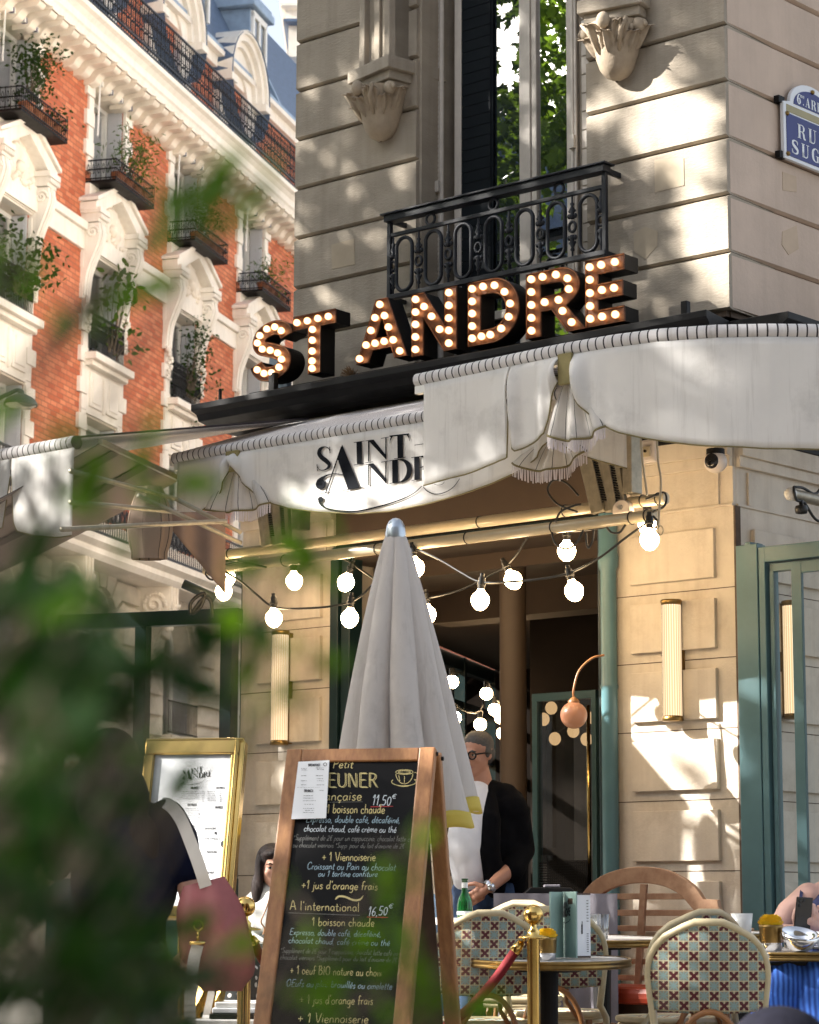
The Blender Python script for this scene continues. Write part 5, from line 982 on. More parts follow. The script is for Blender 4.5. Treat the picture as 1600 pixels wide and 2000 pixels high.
for c in (CO[0]+BAY*1.5+.1, CO[0]+BAY*2.5+.1, CO[0]+BAY*3.5-.2, CO[0]+BAY*.5):
    m = MB(); m.wbox(W, c-.55, c+.55, 20.75, 22.3, -3, nA-.12); m.wbox(W, c-.75, c+.75, 22.3, 22.5, -3, nA+.05); m.wbox(W, c-.68, c+.68, 22.5, 22.62, -3, nA); d = m.build('roof_dormer', MT['zinc'], ob, bevel=.02)
    m = MB(); m.wbox(W, c-.5, c-.4, 20.8, 22.2, nA-.13, nA-.05); m.wbox(W, c+.4, c+.5, 20.8, 22.2, nA-.13, nA-.05); m.wbox(W, c-.05, c+.05, 20.8, 22.2, nA-.13, nA-.06); m.wbox(W, c-.5, c+.5, 22.1, 22.25, nA-.13, nA-.05); m.build('dormer_frame', MT['white'], d)
    m = MB(); m.wbox(W, c-.45, c+.45, 20.8, 22.2, nA-.12, nA-.10); m.build('dormer_pane', MT['glass2'], d)
# rusticated base with arched windows, scroll consoles under the stone balcony
m = MB(); aw, azc = .72, 6.15
def outside(t, z):
    for c in CS:
        if abs(t-c) < aw+.16 and z < azc: return False
    return True
z = 1.0
while z < 7.5:
    h = .41; segs = [TA]+[x for c in CS for x in (c-aw-.28, c+aw+.28)]+[TZ]
    if z+h > 6.25: segs = [TA]+[x for c in CS for x in (c-max(.0, (1.15**2-max(0, z+h*.5-azc)**2))**.5, c+max(.0, (1.15**2-max(0, z+h*.5-azc)**2))**.5)]+[TZ]
    for i in range(0, len(segs), 2):
        if segs[i+1]-segs[i] > .1: m.prism([(z+.02, .02), (z+.045, .13), (z+h-.045, .13), (z+h-.02, .02)], lambda a, b, t=segs[i]: W(t, a, b), lambda a, b, t=segs[i+1]: W(t, a, b))
    z += h
m.build('rusticated_course', MT['cream2'], rb)
m = MB()
for i in range(0, len(ts), 2): m.wbox(W, ts[i], ts[i+1], 0, 6.15, -.5, .03)
for c in CS:
    P = [(c-op-.02, 7.6), (c-op-.02, azc)]+arcp(c, azc, aw, aw, math.pi, 0, 16)+[(c+op+.02, azc), (c+op+.02, 7.6)]
    for i in range(1, 18): m.prism([P[i], P[i+1], (P[i+1][0], 7.6), (P[i][0], 7.6)], lambda t, z: W(t, z, .03), lambda t, z: W(t, z, -.5)) if P[i+1][0] > P[i][0]+1e-4 else None
    m.wbox(W, c-aw, c+aw, 0, 4.35, -.5, .0)
for i in range(0, len(ts), 2): m.wbox(W, ts[i], ts[i+1], 6.15, 7.6, -.5, .029)
m.wbox(W, TA, TZ, 7.6, 8.2, -.5, .05); m.build('base_wall', MT['cream2'], rb)
for c in CO:
    m = MB()
    for a in np.linspace(R_(20), R_(160), 7):                 # stepped voussoirs
        d0, d1 = a-R_(9.5), a+R_(9.5); r1 = 1.22 if abs(a-math.pi/2) > .1 else 1.45
        m.prism([(c+aw*1.08*math.cos(d0), azc+aw*1.08*math.sin(d0)), (c+r1*math.cos(d0), azc+r1*math.sin(d0)), (c+r1*math.cos(d1), azc+r1*math.sin(d1)), (c+aw*1.08*math.cos(d1), azc+aw*1.08*math.sin(d1))], lambda t, z: W(t, z, .15), lambda t, z: W(t, z, 0))
    m.build('voussoir', MT['cream2'], rb)
    m = MB(); fr = arcp(c, azc, aw-.06, aw-.06, math.pi, 0, 13); n0 = -.36
    m.tube([W(c-aw+.06, 4.4, n0)]+[W(t, z, n0) for t, z in fr]+[W(c+aw-.06, 4.4, n0)], .045, 6); m.tube([W(c, 4.4, n0), W(c, azc+.6, n0)], .03, 6); m.tube([W(c-aw, azc-.05, n0), W(c+aw, azc-.05, n0)], .03, 6); ob = m.build('arched_window', MT['white'], rb)
    m = MB(); m.add([W(t, z, n0-.02) for t, z in [(c-aw, 4.4)]+arcp(c, azc, aw, aw, math.pi, 0, 13)+[(c+aw, 4.4)]], [tuple(range(15))]); m.build('pane', MT['glass2'], ob)
    m = MB(); m.wbox(W, c+aw-.05, c+aw-.015, 4.45, azc, n0+.05, .0); [m.wbox(W, c+aw-.06, c+aw-.045, 4.5+k*.09, 4.56+k*.09, n0+.08, -.04) for k in range(18)]; m.build('shutter', MT['shutter'], ob)
    m = MB(); m.wbox(W, c-1.0, c+1.0, 4.22, 4.36, -.2, .34); m.wbox(W, c-.92, c+.92, 4.12, 4.22, -.2, .24)
    for s in (-1, 1): a, b = sorted((c+s*.15, c+s*.72)); m.wbox(W, a, b, 3.3, 4.05, 0, .10)
    m.build('sill_apron', MT['cream2'], rb, bevel=.012)
    m = MB()
    for z in (4.42, 5.05): m.wbox(W, c-.8, c+.8, z, z+.03, .16, .20)
    for k in range(18): m.tube([W(c-.78+1.56*k/17, 4.42, .18), W(c-.78+1.56*k/17, 5.05, .18)], .012, 4)
    m.build('balcony_railing', MT['black'], rb)
    # scroll console between the bays
    t0 = c+BAY/2-.2; t1 = t0+.42; m = MB()
    pr = [(-.1, 7.17), (.75, 7.17)]+[tuple(p) for p in spl([(.75, 7.02), (.74, 6.77), (.62, 6.57), (.45, 6.37), (.32, 6.07), (.24, 5.72), (.20, 5.42)], 4)]+[(-.1, 5.42)]
    m.prism(pr, lambda n, z: W(t0, z, n), lambda n, z: W(t1, z, n))
    for f in (.12, .5, .88): m.prism([(n+.03, z) for n, z in pr[1:-1]]+[(n-.05, z) for n, z in pr[1:-1][::-1]], lambda n, z: W(t0+.42*f-.04, z, n), lambda n, z: W(t0+.42*f+.04, z, n))
    for th in np.linspace(0, 11, 40): r = .26*(1-th/13); m.ell(W(t0-.02, 6.80+r*math.sin(th), .42+r*math.cos(th)), .045, 6, 5)
    for k in range(14): m.ell(W(t1+random.uniform(-.25, .1), 6.87-k*.04, .55+random.uniform(-.1, .22)), .06, 7, 5)
    m.build('scroll_console', MT['cream2'], rb)
m = MB(); m.prism([(-.1, 7.17), (.78, 7.17), (.86, 7.27), (.86, 7.37), (.98, 7.46), (.98, 7.58), (-.4, 7.58)], lambda n, z: W(TA, z, n), lambda n, z: W(TZ, z, n)); m.build('stone_balcony', MT['cream'], rb)
m = MB()
for z in (7.62, 8.47): m.wbox(W, TA, 16, z, z+.04, .88, .92)
for k in range(210):
    t = -7+.11*k; m.tube([W(t, 7.60, .9), W(t, 8.47, .9)], .012, 4)
    if k % 2: m.tube([W(t+.07*math.cos(a), 8.04+.2*math.sin(a), .9) for a in np.linspace(0, 6.28, 8)], .012, 4)
m.build('balcony_railing', MT['iron'], rb)
# buildings closing the square behind the camera and on its far side
for nm_, (x0, x1, y0, y1, hh_), lab in (('square_building', (-34, 26, -34, -24, 19), 'pale stone apartment building behind the camera closing the square'), ('square_building', (-52, -42, -30, 30, 17), 'pale stone apartment building on the far side of the square')):
    qb = thing(nm_, lab, 'building', ((x0+x1)/2, (y0+y1)/2, -.9), group='buildings round the square'); m = MB(); m.box(x0, x1, y0, y1, -.9, hh_); m.build('wall', MT['patch'], qb)
    m = MB(); m.box(x0-.3, x1+.3, y0-.3, y1+.3, hh_, hh_+.5); m.box(x0+1, x1-1, y0+1, y1-1, hh_+.5, hh_+4); m.build('roof', MT['slate'], qb)
    for fl in range(5):
        m = MB()
        for k in range(18):
            z0 = .5+fl*3.5
            if x1-x0 > y1-y0: xx = x0+1.5+k*(x1-x0-3)/17; m.box(xx-.55, xx+.55, y1-.1, y1+.02, z0, z0+2.2)
            else: yy = y0+1.5+k*(y1-y0-3)/17; m.box(x1-.1, x1+.02, yy-.55, yy+.55, z0, z0+2.2)
        m.build('window_row', MT['lens'], qb)
# far grey building glimpsed above the roofs
fb = thing('far_building', 'pale far building with a dark eave just above the mansard roof', 'building', at(560, 60, 75))
def farbox(x0, y0, x1, y1, Y, d, mat, nm):
    a, b = at(x0, y1, Y), at(x1, y0, Y); m = MB(); m.box(a[0], b[0], Y, Y+d, a[2], b[2]); return m.build(nm, mat, fb)
farbox(546, -80, 640, 4, 75, 10, MT['cream'], 'wall'); farbox(549, 5, 640, 10, 74.6, 10, MT['cream2'], 'cornice'); farbox(558, 10, 640, 40, 75, 10, MT['cream'], 'upper_wall'); farbox(553, 36, 640, 41, 74.4, 10, MT['slate'], 'eave'); farbox(563, 41, 640, 110, 74.8, 10, MT['cream2'], 'lower_wall')
# street lamp on the left
sl0 = thing('street_lamp', 'green dish-shaped street lamp on a curved arm before the brick front', 'street lamp', at(-60, 1000, 36))
c = Vector(at(40, 792, 36)); m = MB(); m.lathe([(.26, 0), (.25, .05), (.2, .11), (.1, .165), (.05, .18), (.05, .22), (.03, .25), (.001, .25)], c, 24); m.build('shade', MT['lampg'], sl0, smooth=True)
m = MB(); m.lathe([(.24, .0), (.17, -.04), (.001, -.05)], c, 20); m.build('lens', MT['glass2'], sl0, smooth=True)
m = MB(); m.tube([at(x, y, 36) for x, y in [tuple(p) for p in spl([(41, 772), (40, 765), (34, 762), (20, 768), (0, 778), (-30, 800), (-60, 860)], 5)]]+[at(-60, 1500, 36)], .035, 8); m.build('arm', MT['lampg'], sl0, smooth=True)
# ---------------------------------------------------------------- plants
LEAF5 = [(0, 0), (-.18, .10), (-.5, .12), (-.34, .32), (-.46, .62), (-.2, .58), (0, 1.0), (.2, .58), (.46, .62), (.34, .32), (.5, .12), (.18, .10)]
LEAFO = [(0, 0), (-.2, .18), (-.27, .42), (-.18, .72), (0, 1), (.18, .72), (.27, .42), (.2, .18)]
LEAFT = [(0, 0), (-.1, .3), (-.07, .7), (0, 1), (.07, .7), (.1, .3)]
def leaf(m, p, size, shape, d=None, droop=0):
    d = Vector(d) if d is not None else Vector((random.gauss(0, 1), random.gauss(0, 1), random.gauss(0, .7)-droop)); d.normalize()
    x = d.cross(Vector((random.gauss(0, 1), random.gauss(0, 1), random.gauss(0, 1)+.8)))
    if x.length < 1e-3: x = d.orthogonal()
    x.normalize(); nrm = x.cross(d); k = len(m.v); p = Vector(p)
    for a, b in shape: m.v.append(tuple(p+x*(a*size)+d*(b*size)+nrm*(-(a*a)*.5*size-.12*b*b*size))); m.uv.append((0, 0))
    m.f.append(list(range(k, k+len(shape)))); m.m.append(m.mi)
def planter(c_, lab, seed, h=.9, w=.75, n=420, shape=LEAFO, mat='leafg', size=.09, nclump=16, off=(0, 0, 0), pots=True, base=(14.65, .35), trail=0):
    random.seed(seed); o0 = Vector(RB(c_, base[0], base[1])); ob = thing('potted_plant', lab, 'plant', o0, group='plants on the brick building windows')
    if pots:
        m = MB()
        for dt in (-.6, -.18, .25, .62): m.lathe([(.001, .0), (.10, 0), (.14, .20), (.155, .2), (.155, .25), (.13, .25), (.12, .2)], RB(c_+dt, base[0]+.01, base[1]+.12), 14)
        m.build('pot', MT['terracotta'], ob, smooth=False)
    m = MB(); st = MB(); E3 = Vector(RB.e)
    for k in range(nclump):
        a = random.uniform(-1, 1); zz = random.random()**.8*h; cc = o0+E3*(a*w)+Vector(RB.n)*random.uniform(-.12, .35)+Vector((0, 0, .28+zz*(1-.35*a*a)))+Vector(off)
        if random.random() < trail: cc.z -= random.uniform(.4, .9)
        st.tube([o0+E3*a*w*.4+Vector((0, 0, .2)), (o0+cc)/2+Vector((random.uniform(-.05, .05), 0, .15)), cc], [.012, .009, .004], 4)
        for i in range(n//nclump):
            p = cc+Vector((random.gauss(0, .13), random.gauss(0, .13), random.gauss(0, .13))); leaf(m, p, size*random.uniform(.6, 1.3), shape, droop=.3)
    m.build('foliage', MT[mat], ob, fixn=False); st.build('stem', MT['bark'], ob); return ob
planter(CS[1]+.15, 'dense dark green bush in clay pots on the topmost ledge at the picture edge', 1, 1.25, .7, 1100, LEAFO, 'leafd', .085, 24)
planter(CS[2]+.1, 'airy light green plants with a reddish one in clay pots, second upper ledge', 2, 1.0, .7, 620, LEAFT, 'leafg', .13, 20)
planter(CS[3]+.1, 'fine-leaved olive bush in clay pots on the third upper ledge', 3, 1.15, .7, 800, LEAFT, 'leafd', .10, 22)
planter(CS[4]+.1, 'small fern-like plant in a pot on the upper ledge next to the stone corner', 4, .62, .6, 360, LEAFT, 'leafg', .13, 14)
planter(CS[2]+.15, 'climbing vine with fresh leaves on the pedimented window above the awning', 5, 1.7, .8, 190, LEAFO, 'leafg', .16, 16, pots=False, base=(11.3, .15))
planter(CS[3]+.1, 'grey-green climber hanging round the second pedimented window', 6, 1.7, .7, 520, LEAFO, 'leafd', .09, 22, pots=False, base=(11.3, .15), trail=.2)
planter(CS[1]+.2, 'dark bushy climber round the pedimented window at the picture edge', 8, 1.3, .7, 420, LEAFO, 'leafd', .12, 18, pots=False, base=(11.4, .15))
# plane trees of the square and one added for shade, to the left of the frame: they dapple the corner and stand in the window's reflection
SUNN = np.array(SUNV)
HOLES = [(1300, 262, 52), (1310, 215, 22), (1398, 455, 46), (1415, 530, 40), (1350, 400, 25), (1390, 215, 18), (1260, 95, 30), (1170, 200, 20), (1290, 135, 18), (1235, 150, 16)]
def sun_px(p):                                         # where a leaf's shade falls on the corner front, in photo pixels
    d = -SUNN; k = ((FA.p0-p)@FA.n)/(d@FA.n); q = p+d*k; v = q-EYE; w = v@FWD; return 800+FPX*(v@RGT)/w, 1000-FPX*(v@UPV)/w
TARGETS = [(x, y, Y, .34) for x, y, Y in [(560, 1300, 15), (600, 1500, 15), (520, 1650, 14.5), (640, 1180, 14.8), (520, 1420, 15), (600, 1620, 14.8), (700, 1550, 8.9), (640, 1700, 8.8), (760, 1700, 8.8), (600, 1850, 8.6), (720, 1880, 8.6), (770, 1100, 10.5), (740, 1250, 10.5), (800, 1350, 10.5), (720, 1400, 10.5), (860, 1480, 10.5), (940, 1500, 12.9), (960, 1600, 12.9), (980, 1700, 12.9), (530, 1690, 12.4), (240, 1500, 8.8), (200, 1650, 8.8), (300, 1750, 8.8), (1050, 1850, 10), (420, 950, 14), (350, 900, 14.1), (500, 900, 13.8), (600, 920, 13.6), (700, 930, 13.4), (400, 1000, 14), (900, 800, 12.2), (1300, 760, 11.6), (1450, 760, 11.3), (1200, 780, 11.8), (1000, 830, 12), (1380, 700, 11.5), (1550, 760, 11.3), (1540, 1800, 10), (70, 950, 13.1), (20, 900, 13.2), (120, 1000, 13), (30, 1000, 13.2), (110, 900, 13)]]+[(x, y, 13.1, .3) for x in (10, 40, 70, 100, 125) for y in (920, 960, 1000, 1035)]
def mirror_gap(p):                                     # openings of the crowns towards the tall window
    d = (p-(FA.p0+FA.n*WN))@FA.n; q = p-2*d*FA.n-EYE; w = q@FWD; x, y = 800+FPX*(q@RGT)/w, 1000-FPX*(q@UPV)/w
    return (958 < x < 1012 and 40 < y < 165) or (968 < x < 990 and y < 60 and y > 5) or (1050 < x < 1088 and 38 < y < 72) or (965 < x < 985 and 280 < y < 305) or (1085 < x < 1110 and 110 < y < 135)
def plane_tree(base, lab, cen, rad, ncl, per, lsize, seed, holes=False, zlow=0):
    random.seed(seed); ob = thing('plane_tree', lab, 'tree', base, group='plane trees of the square'); cr = MB(); bt = MB(); base = Vector(base); cen = Vector(cen)
    fork = Vector((base.x*.6+cen.x*.4, base.y*.6+cen.y*.4, cen.z-rad[2]*.9))
    bt.tube([base, (base+fork)/2+Vector((.1, .05, 0)), fork], [.30, .24, .2], 12)
    for k in range(ncl):
        while True:
            v = Vector((random.uniform(-1, 1), random.uniform(-1, 1), random.uniform(-1, 1)))
            if .25 < v.length < 1: break
        c = cen+Vector((v.x*rad[0], v.y*rad[1], v.z*rad[2])); c.z = max(c.z, zlow+random.random()*.5)
        if k % 9 == 0 and c.y > fork.y-1: bt.tube([fork, (fork+c)/2+Vector((0, 0, .5)), c], [.07, .035, .01], 6)
        for i in range(per):
            p = c+Vector((random.gauss(0, .42), random.gauss(0, .42), random.gauss(0, .30)))
            if mirror_gap(np.array(p)): continue
            if holes:
                x, y = sun_px(np.array(p))
                if any((x-a)**2+(y-b)**2 < (r+34)**2 for a, b, r in HOLES): continue
                if y > 1270 and 1150 < x < 1500 and random.random() < .93: continue
            leaf(cr, p, lsize*random.uniform(.7, 1.25), LEAF5, droop=.5)
    for tx, ty, tY, rr in (TARGETS if holes else []):       # leaf clumps added on the sun's path to shade the listed points
        c = Vector(at(tx, ty, tY))+Vector(SUNV)*random.uniform(9.5, 12)
        for i in range(110):
            p = c+Vector((random.gauss(0, rr), random.gauss(0, rr), random.gauss(0, rr*.8))); x, y = sun_px(np.array(p))
            if (y > 1275 and 1165 < x < 1470 and y < 1800 and random.random() < .97) or mirror_gap(np.array(p)) or any((x-a)**2+(y-b)**2 < (r+34)**2 for a, b, r in HOLES): continue
            leaf(cr, p, lsize*random.uniform(.7, 1.25), LEAF5, droop=.5)
    cr.build('crown', MT['leaft'], ob, fixn=False); bt.build('trunk', MT['bark'], ob, smooth=True); return ob
plane_tree((-10.6, 16.5, 0), 'plane tree beside the square whose leaves dapple the cafe corner', (-10.0, 13.0, 11.6), (3.9, 5.2, 3.4), 400, 52, .17, 11, True, 8.5)
plane_tree((-11.5, .5, zg(0, .5)), 'added low-crowned plane tree, unseen beside the camera, shading the near shrub', (-11.0, .2, 7.4), (2.6, 2.6, 2.6), 85, 46, .18, 13)  # added out of view to keep the sun off the near shrub
plane_tree((-22, 10.5, zg(0, 10.5)), 'plane tree deeper in the square, mirrored in the tall window', (-22, 11.0, 8.6), (3.2, 4.0, 3.4), 170, 44, .19, 12)
# ---------------------------------------------------------------- glazed screens
gsn = thing('terrace_screen', 'dark green framed glass screen closing the left street terrace', 'glass screen', at(300, 1500, 15.0))
zB = at(470, 1203, 15.2)[2]; B0 = at(470, 1203, 15.2); B1 = atz(118, 1217, zB); V0, V1 = Vector(B0), Vector(B1); dv = (V1-V0).normalized()
m = MB(); m.bar(V0, V1, .08, .095); gsn_b = m.build('top_beam', MT['dteal'], gsn, bevel=.004)
def post(x, w, nm='post'):
    p = at(x, 1300, 15.2); u = (x-470)/(118-470); b = V0.lerp(V1, u); m = MB(); m.bar((b.x, b.y, -.1), (b.x, b.y, zB-.045), w, .08, (dv.x, dv.y, 0)); return m.build(nm, MT['dteal'], gsn, bevel=.004)
post(283, .088); post(450, .115); post(120, .05)
m = MB(); m.bar(V0+Vector((0, 0, -1.95)), V1+Vector((0, 0, -1.95)), .07, .6); m.build('lower_panel', MT['dteal'], gsn, bevel=.004)
m = MB(); m.quad(V0+Vector((0, 0, -.04)), V1+Vector((0, 0, -.04)), V1+Vector((0, 0, -1.6)), V0+Vector((0, 0, -1.6))); m.build('glass', MT['clear'], gsn)
lc = MB(); lc.tube([at(x, y, 15.0) for x, y in [(358, 1140), (420, 1168)]], .03, 10); o_ = lc.build('side_pipe', MT['lampg'], gsn, smooth=True)
lc = MB(); lc.tube(spl([at(x, y, 14.9) for x, y in [(372, 1200), (372, 1180), (385, 1165), (400, 1160), (392, 1185), (375, 1198), (398, 1168), (412, 1175), (415, 1205)]], 6), .012, 7); lc.build('cable', MT['cable'], gsn, smooth=True)
# sage green screen on the right, parallel to the corner front
rs = thing('glass_screen', 'sage green glazed screen standing at the right of the corner pillar', 'glass screen', FA(-.4, 0, .07))
NS_ = .07; sx = lambda x, y=1300: FA.px(x, y, NS_)[0]; sz = lambda x, y: FA.px(x, y, NS_)[1]
zT = sz(1540, 1064)
m = MB(); m.wbox(FA, sx(1489), sx(1447), -.2, zT+.02, NS_-.06, NS_+.03); m.wbox(FA, sx(1475), sx(1464), zT+.0, zT+.035, NS_-.05, NS_+.025); m.wbox(FA, sx(1484), sx(1477), zT+.0, zT+.03, NS_-.06, NS_-.01); m.build('post', MT['teal'], rs, bevel=.004)
m = MB(); m.wbox(FA, sx(1503), sx(1490), -.2, zT-.0, NS_-.05, NS_+.025); m.wbox(FA, -1.6, sx(1490), zT-.085, zT, NS_-.05, NS_+.024); m.build('outer_frame', MT['teal'], rs, bevel=.004)
m = MB(); m.wbox(FA, sx(1515), sx(1506), .1, zT-.09, NS_-.05, NS_+.0); m.wbox(FA, -1.6, sx(1506), zT-.135, zT-.092, NS_-.05, NS_+.0); m.wbox(FA, -1.6, sx(1506), .0, .35, NS_-.05, NS_); m.build('fixed_frame', MT['teal'], rs, bevel=.003)
m = MB(); m.wbox(FA, sx(1573), sx(1553), .1, zT-.10, NS_-.005, NS_+.02); m.wbox(FA, -1.6, sx(1573), zT-.16, zT-.10, NS_-.005, NS_+.019); m.build('sliding_stile', MT['teal'], rs, bevel=.003)
m = MB(); m.quad(*[FA(t, z, NS_-.025) for t, z in ((-1.6, .3), (sx(1513), .3), (sx(1513), zT-.13), (-1.6, zT-.13))]); m.build('glass', MT['clear'], rs)
# ---------------------------------------------------------------- stroke lettering
def _g(s):                                             # "adv|x,y x,y ...|..." -> strokes
    a, *st = s.split('|'); return float(a), [[tuple(map(float, p.split(','))) for p in q.split()] for q in st]
G = {k: _g(v) for k, v in {
 'a': '.46|.38,.42 .25,.5 .1,.4 .06,.2 .14,.03 .27,.06 .37,.25|.39,.48 .37,.2 .42,.02', 'b': '.46|.08,1 .07,.5 .07,.02|.07,.3 .2,.48 .34,.45 .4,.25 .32,.05 .18,0 .07,.1', 'c': '.4|.36,.4 .24,.5 .1,.42 .05,.24 .12,.05 .24,0 .37,.08', 'd': '.48|.38,.38 .25,.48 .1,.4 .06,.2 .14,.03 .27,.06 .38,.25|.41,1 .38,.5 .4,.02', 'e': '.42|.07,.24 .36,.28 .33,.44 .22,.5 .1,.42 .05,.24 .12,.05 .24,0 .38,.09', 'f': '.32|.34,.92 .24,1 .15,.9 .13,.5 .12,0|.02,.48 .3,.5', 'g': '.46|.38,.42 .25,.5 .1,.4 .06,.22 .14,.06 .27,.1 .37,.28|.39,.48 .38,.1 .36,-.2 .24,-.34 .08,-.26', 'h': '.46|.08,1 .07,.02|.07,.3 .2,.48 .33,.46 .37,.3 .38,.02', 'i': '.2|.1,.48 .09,.02|.11,.68 .12,.72', 'j': '.22|.13,.48 .13,0 .1,-.25 -.02,-.32|.14,.68 .15,.72', 'k': '.42|.08,1 .07,.02|.36,.48 .09,.22 .38,.02', 'l': '.2|.1,1 .09,.1 .14,.02', 'm': '.66|.08,.48 .07,.02|.07,.32 .18,.48 .29,.45 .32,.28 .32,.02|.32,.3 .44,.48 .55,.45 .58,.28 .59,.02', 'n': '.46|.08,.48 .07,.02|.07,.32 .2,.48 .33,.45 .37,.28 .38,.02', 'o': '.46|.22,.5 .09,.4 .05,.22 .12,.04 .25,0 .37,.1 .41,.28 .35,.44 .22,.5', 'p': '.46|.08,.48 .07,.1 .06,-.35|.07,.34 .2,.48 .34,.45 .4,.25 .32,.06 .18,.02 .07,.1', 'q': '.46|.38,.42 .25,.5 .1,.4 .06,.2 .14,.04 .27,.08 .38,.28|.39,.48 .38,-.35', 'r': '.32|.08,.48 .07,.02|.07,.3 .16,.44 .3,.48', 's': '.36|.31,.42 .2,.5 .09,.42 .12,.3 .26,.22 .3,.1 .19,0 .05,.07', 't': '.32|.16,.82 .14,.15 .2,.02 .3,.06|.03,.52 .3,.54', 'u': '.46|.08,.48 .07,.18 .14,.02 .27,.05 .37,.22|.38,.48 .38,.02', 'v': '.42|.05,.48 .2,.02 .38,.48', 'w': '.6|.05,.48 .16,.02 .3,.4 .42,.02 .56,.48', 'x': '.4|.05,.48 .36,.02|.36,.48 .05,.02', 'y': '.42|.06,.48 .2,.06|.38,.48 .2,.02 .08,-.32', 'z': '.4|.05,.48 .35,.46 .05,.03 .37,.02',
 'A': '.62|.04,0 .3,1 .56,0|.13,.35 .48,.35', 'B': '.58|.1,1 .1,0|.1,1 .38,.95 .42,.75 .3,.55 .1,.53|.3,.55 .5,.45 .5,.15 .35,.02 .1,0', 'C': '.6|.54,.8 .38,1 .16,.85 .07,.5 .16,.12 .36,0 .56,.15', 'D': '.62|.1,1 .1,0|.1,1 .4,.92 .55,.55 .42,.1 .1,0', 'E': '.54|.1,1 .1,0|.1,1 .5,1|.1,.52 .42,.53|.1,0 .52,0', 'F': '.5|.1,1 .1,0|.1,1 .5,1|.1,.54 .4,.54', 'I': '.26|.13,1 .13,0', 'J': '.42|.34,1 .34,.2 .24,.02 .06,.12', 'K': '.58|.1,1 .1,0|.52,1 .12,.48 .54,0', 'L': '.5|.12,1 .1,.02 .48,.03', 'M': '.74|.08,0 .12,1 .37,.3 .62,1 .66,0', 'N': '.64|.1,0 .1,1 .52,0 .52,1', 'H': '.64|.1,0 .1,1|.54,0 .54,1|.1,.52 .54,.52', 'O': '.68|.34,1 .12,.82 .07,.48 .18,.1 .36,0 .54,.14 .6,.5 .52,.86 .34,1', 'P': '.54|.1,1 .1,0|.1,1 .4,.95 .48,.75 .36,.52 .1,.5', 'R': '.58|.1,1 .1,0|.1,1 .4,.95 .46,.75 .34,.54 .1,.52|.28,.52 .54,0', 'S': '.52|.46,.85 .3,1 .12,.88 .14,.66 .36,.48 .46,.25 .32,.02 .06,.12', 'T': '.56|.04,1 .54,1|.29,1 .29,0', 'U': '.62|.1,1 .1,.3 .22,.03 .42,.05 .54,.3 .54,1', 'V': '.58|.04,1 .3,0 .56,1',
 '0': '.5|.25,.8 .1,.65 .07,.35 .18,.04 .32,.04 .43,.35 .38,.68 .25,.8', '1': '.34|.04,.66 .2,.95 .2,0', '2': '.48|.08,.7 .22,.9 .4,.75 .32,.45 .06,.03 .44,.02', '5': '.48|.42,.9 .14,.88 .1,.5 .32,.5 .42,.25 .3,.03 .06,.06', '6': '.48|.38,.9 .16,.65 .08,.25 .2,.02 .38,.1 .38,.35 .22,.45 .1,.3', '9': '.48|.38,.55 .22,.45 .1,.65 .2,.88 .36,.85 .4,.6 .34,.1', '8': '.48|.24,.48 .1,.68 .24,.9 .38,.7 .24,.48 .07,.22 .24,.02 .42,.24 .24,.48',
 ',': '.2|.1,.06 .05,-.14', '.': '.2|.08,.02 .12,.05', "'": '.16|.1,1 .07,.8', '+': '.52|.25,.62 .25,.12|.04,.37 .46,.37', '*': '.3|.15,.85 .15,.55|.04,.78 .26,.62|.26,.78 .04,.62', '-': '.34|.04,.35 .3,.36', ' ': '.28', ':': '.2|.09,.4 .11,.44|.09,.08 .11,.1', '€': '.52|.48,.85 .3,.95 .12,.7 .1,.35 .26,.04 .46,.14|.02,.6 .38,.6|.02,.42 .36,.42', '(': '.2|.18,1 .06,.5 .18,0', '/': '.3|.02,0 .28,1'}.items()}
ACC = {'é': ('e', '.18,.62 .3,.78'), 'è': ('e', '.3,.62 .16,.78'), 'ï': ('i', '.04,.68 .05,.71'), 'ç': ('c', '.24,0 .28,-.12 .18,-.2'), 'É': ('E', '.25,1.08 .4,1.25'), 'ê': ('e', '.1,.62 .22,.76 .34,.62')}
def text(mb, s, f, x0, y0, x1, h, w, slant=.0, yslope=0.0, jit=.012, thick=None):
    # handwriting from x0 to x1 (photo pixels, baseline y0 at x0), cap height h
    seq = []; adv = 0
    for ch in s:
        if ch == 'œ': parts = [('o', None), ('e', None)]
        elif ch == 'Œ': parts = [('O', None), ('E', None)]
        elif ch in ACC: parts = [ACC[ch]]
        else: parts = [(ch, None)]
        for b, ac in parts:
            a, st = G[b]; st = list(st)
            if ac: st = st+[[tuple(map(float, p.split(','))) for p in ac.split()]]
            seq.append((adv, st)); adv += a+.04
    k = (x1-x0)/adv
    for a, st in seq:
        dy = random.uniform(-jit, jit)
        for q in st:
            P = [((a+px_+slant*py_)*k, (py_+dy)*h) for px_, py_ in q]; Q = spl(P, 4) if len(P) > 2 else P
            mb.ribbon([(x0+p[0], y0-p[1]+yslope*p[0]) for p in Q], w, f)
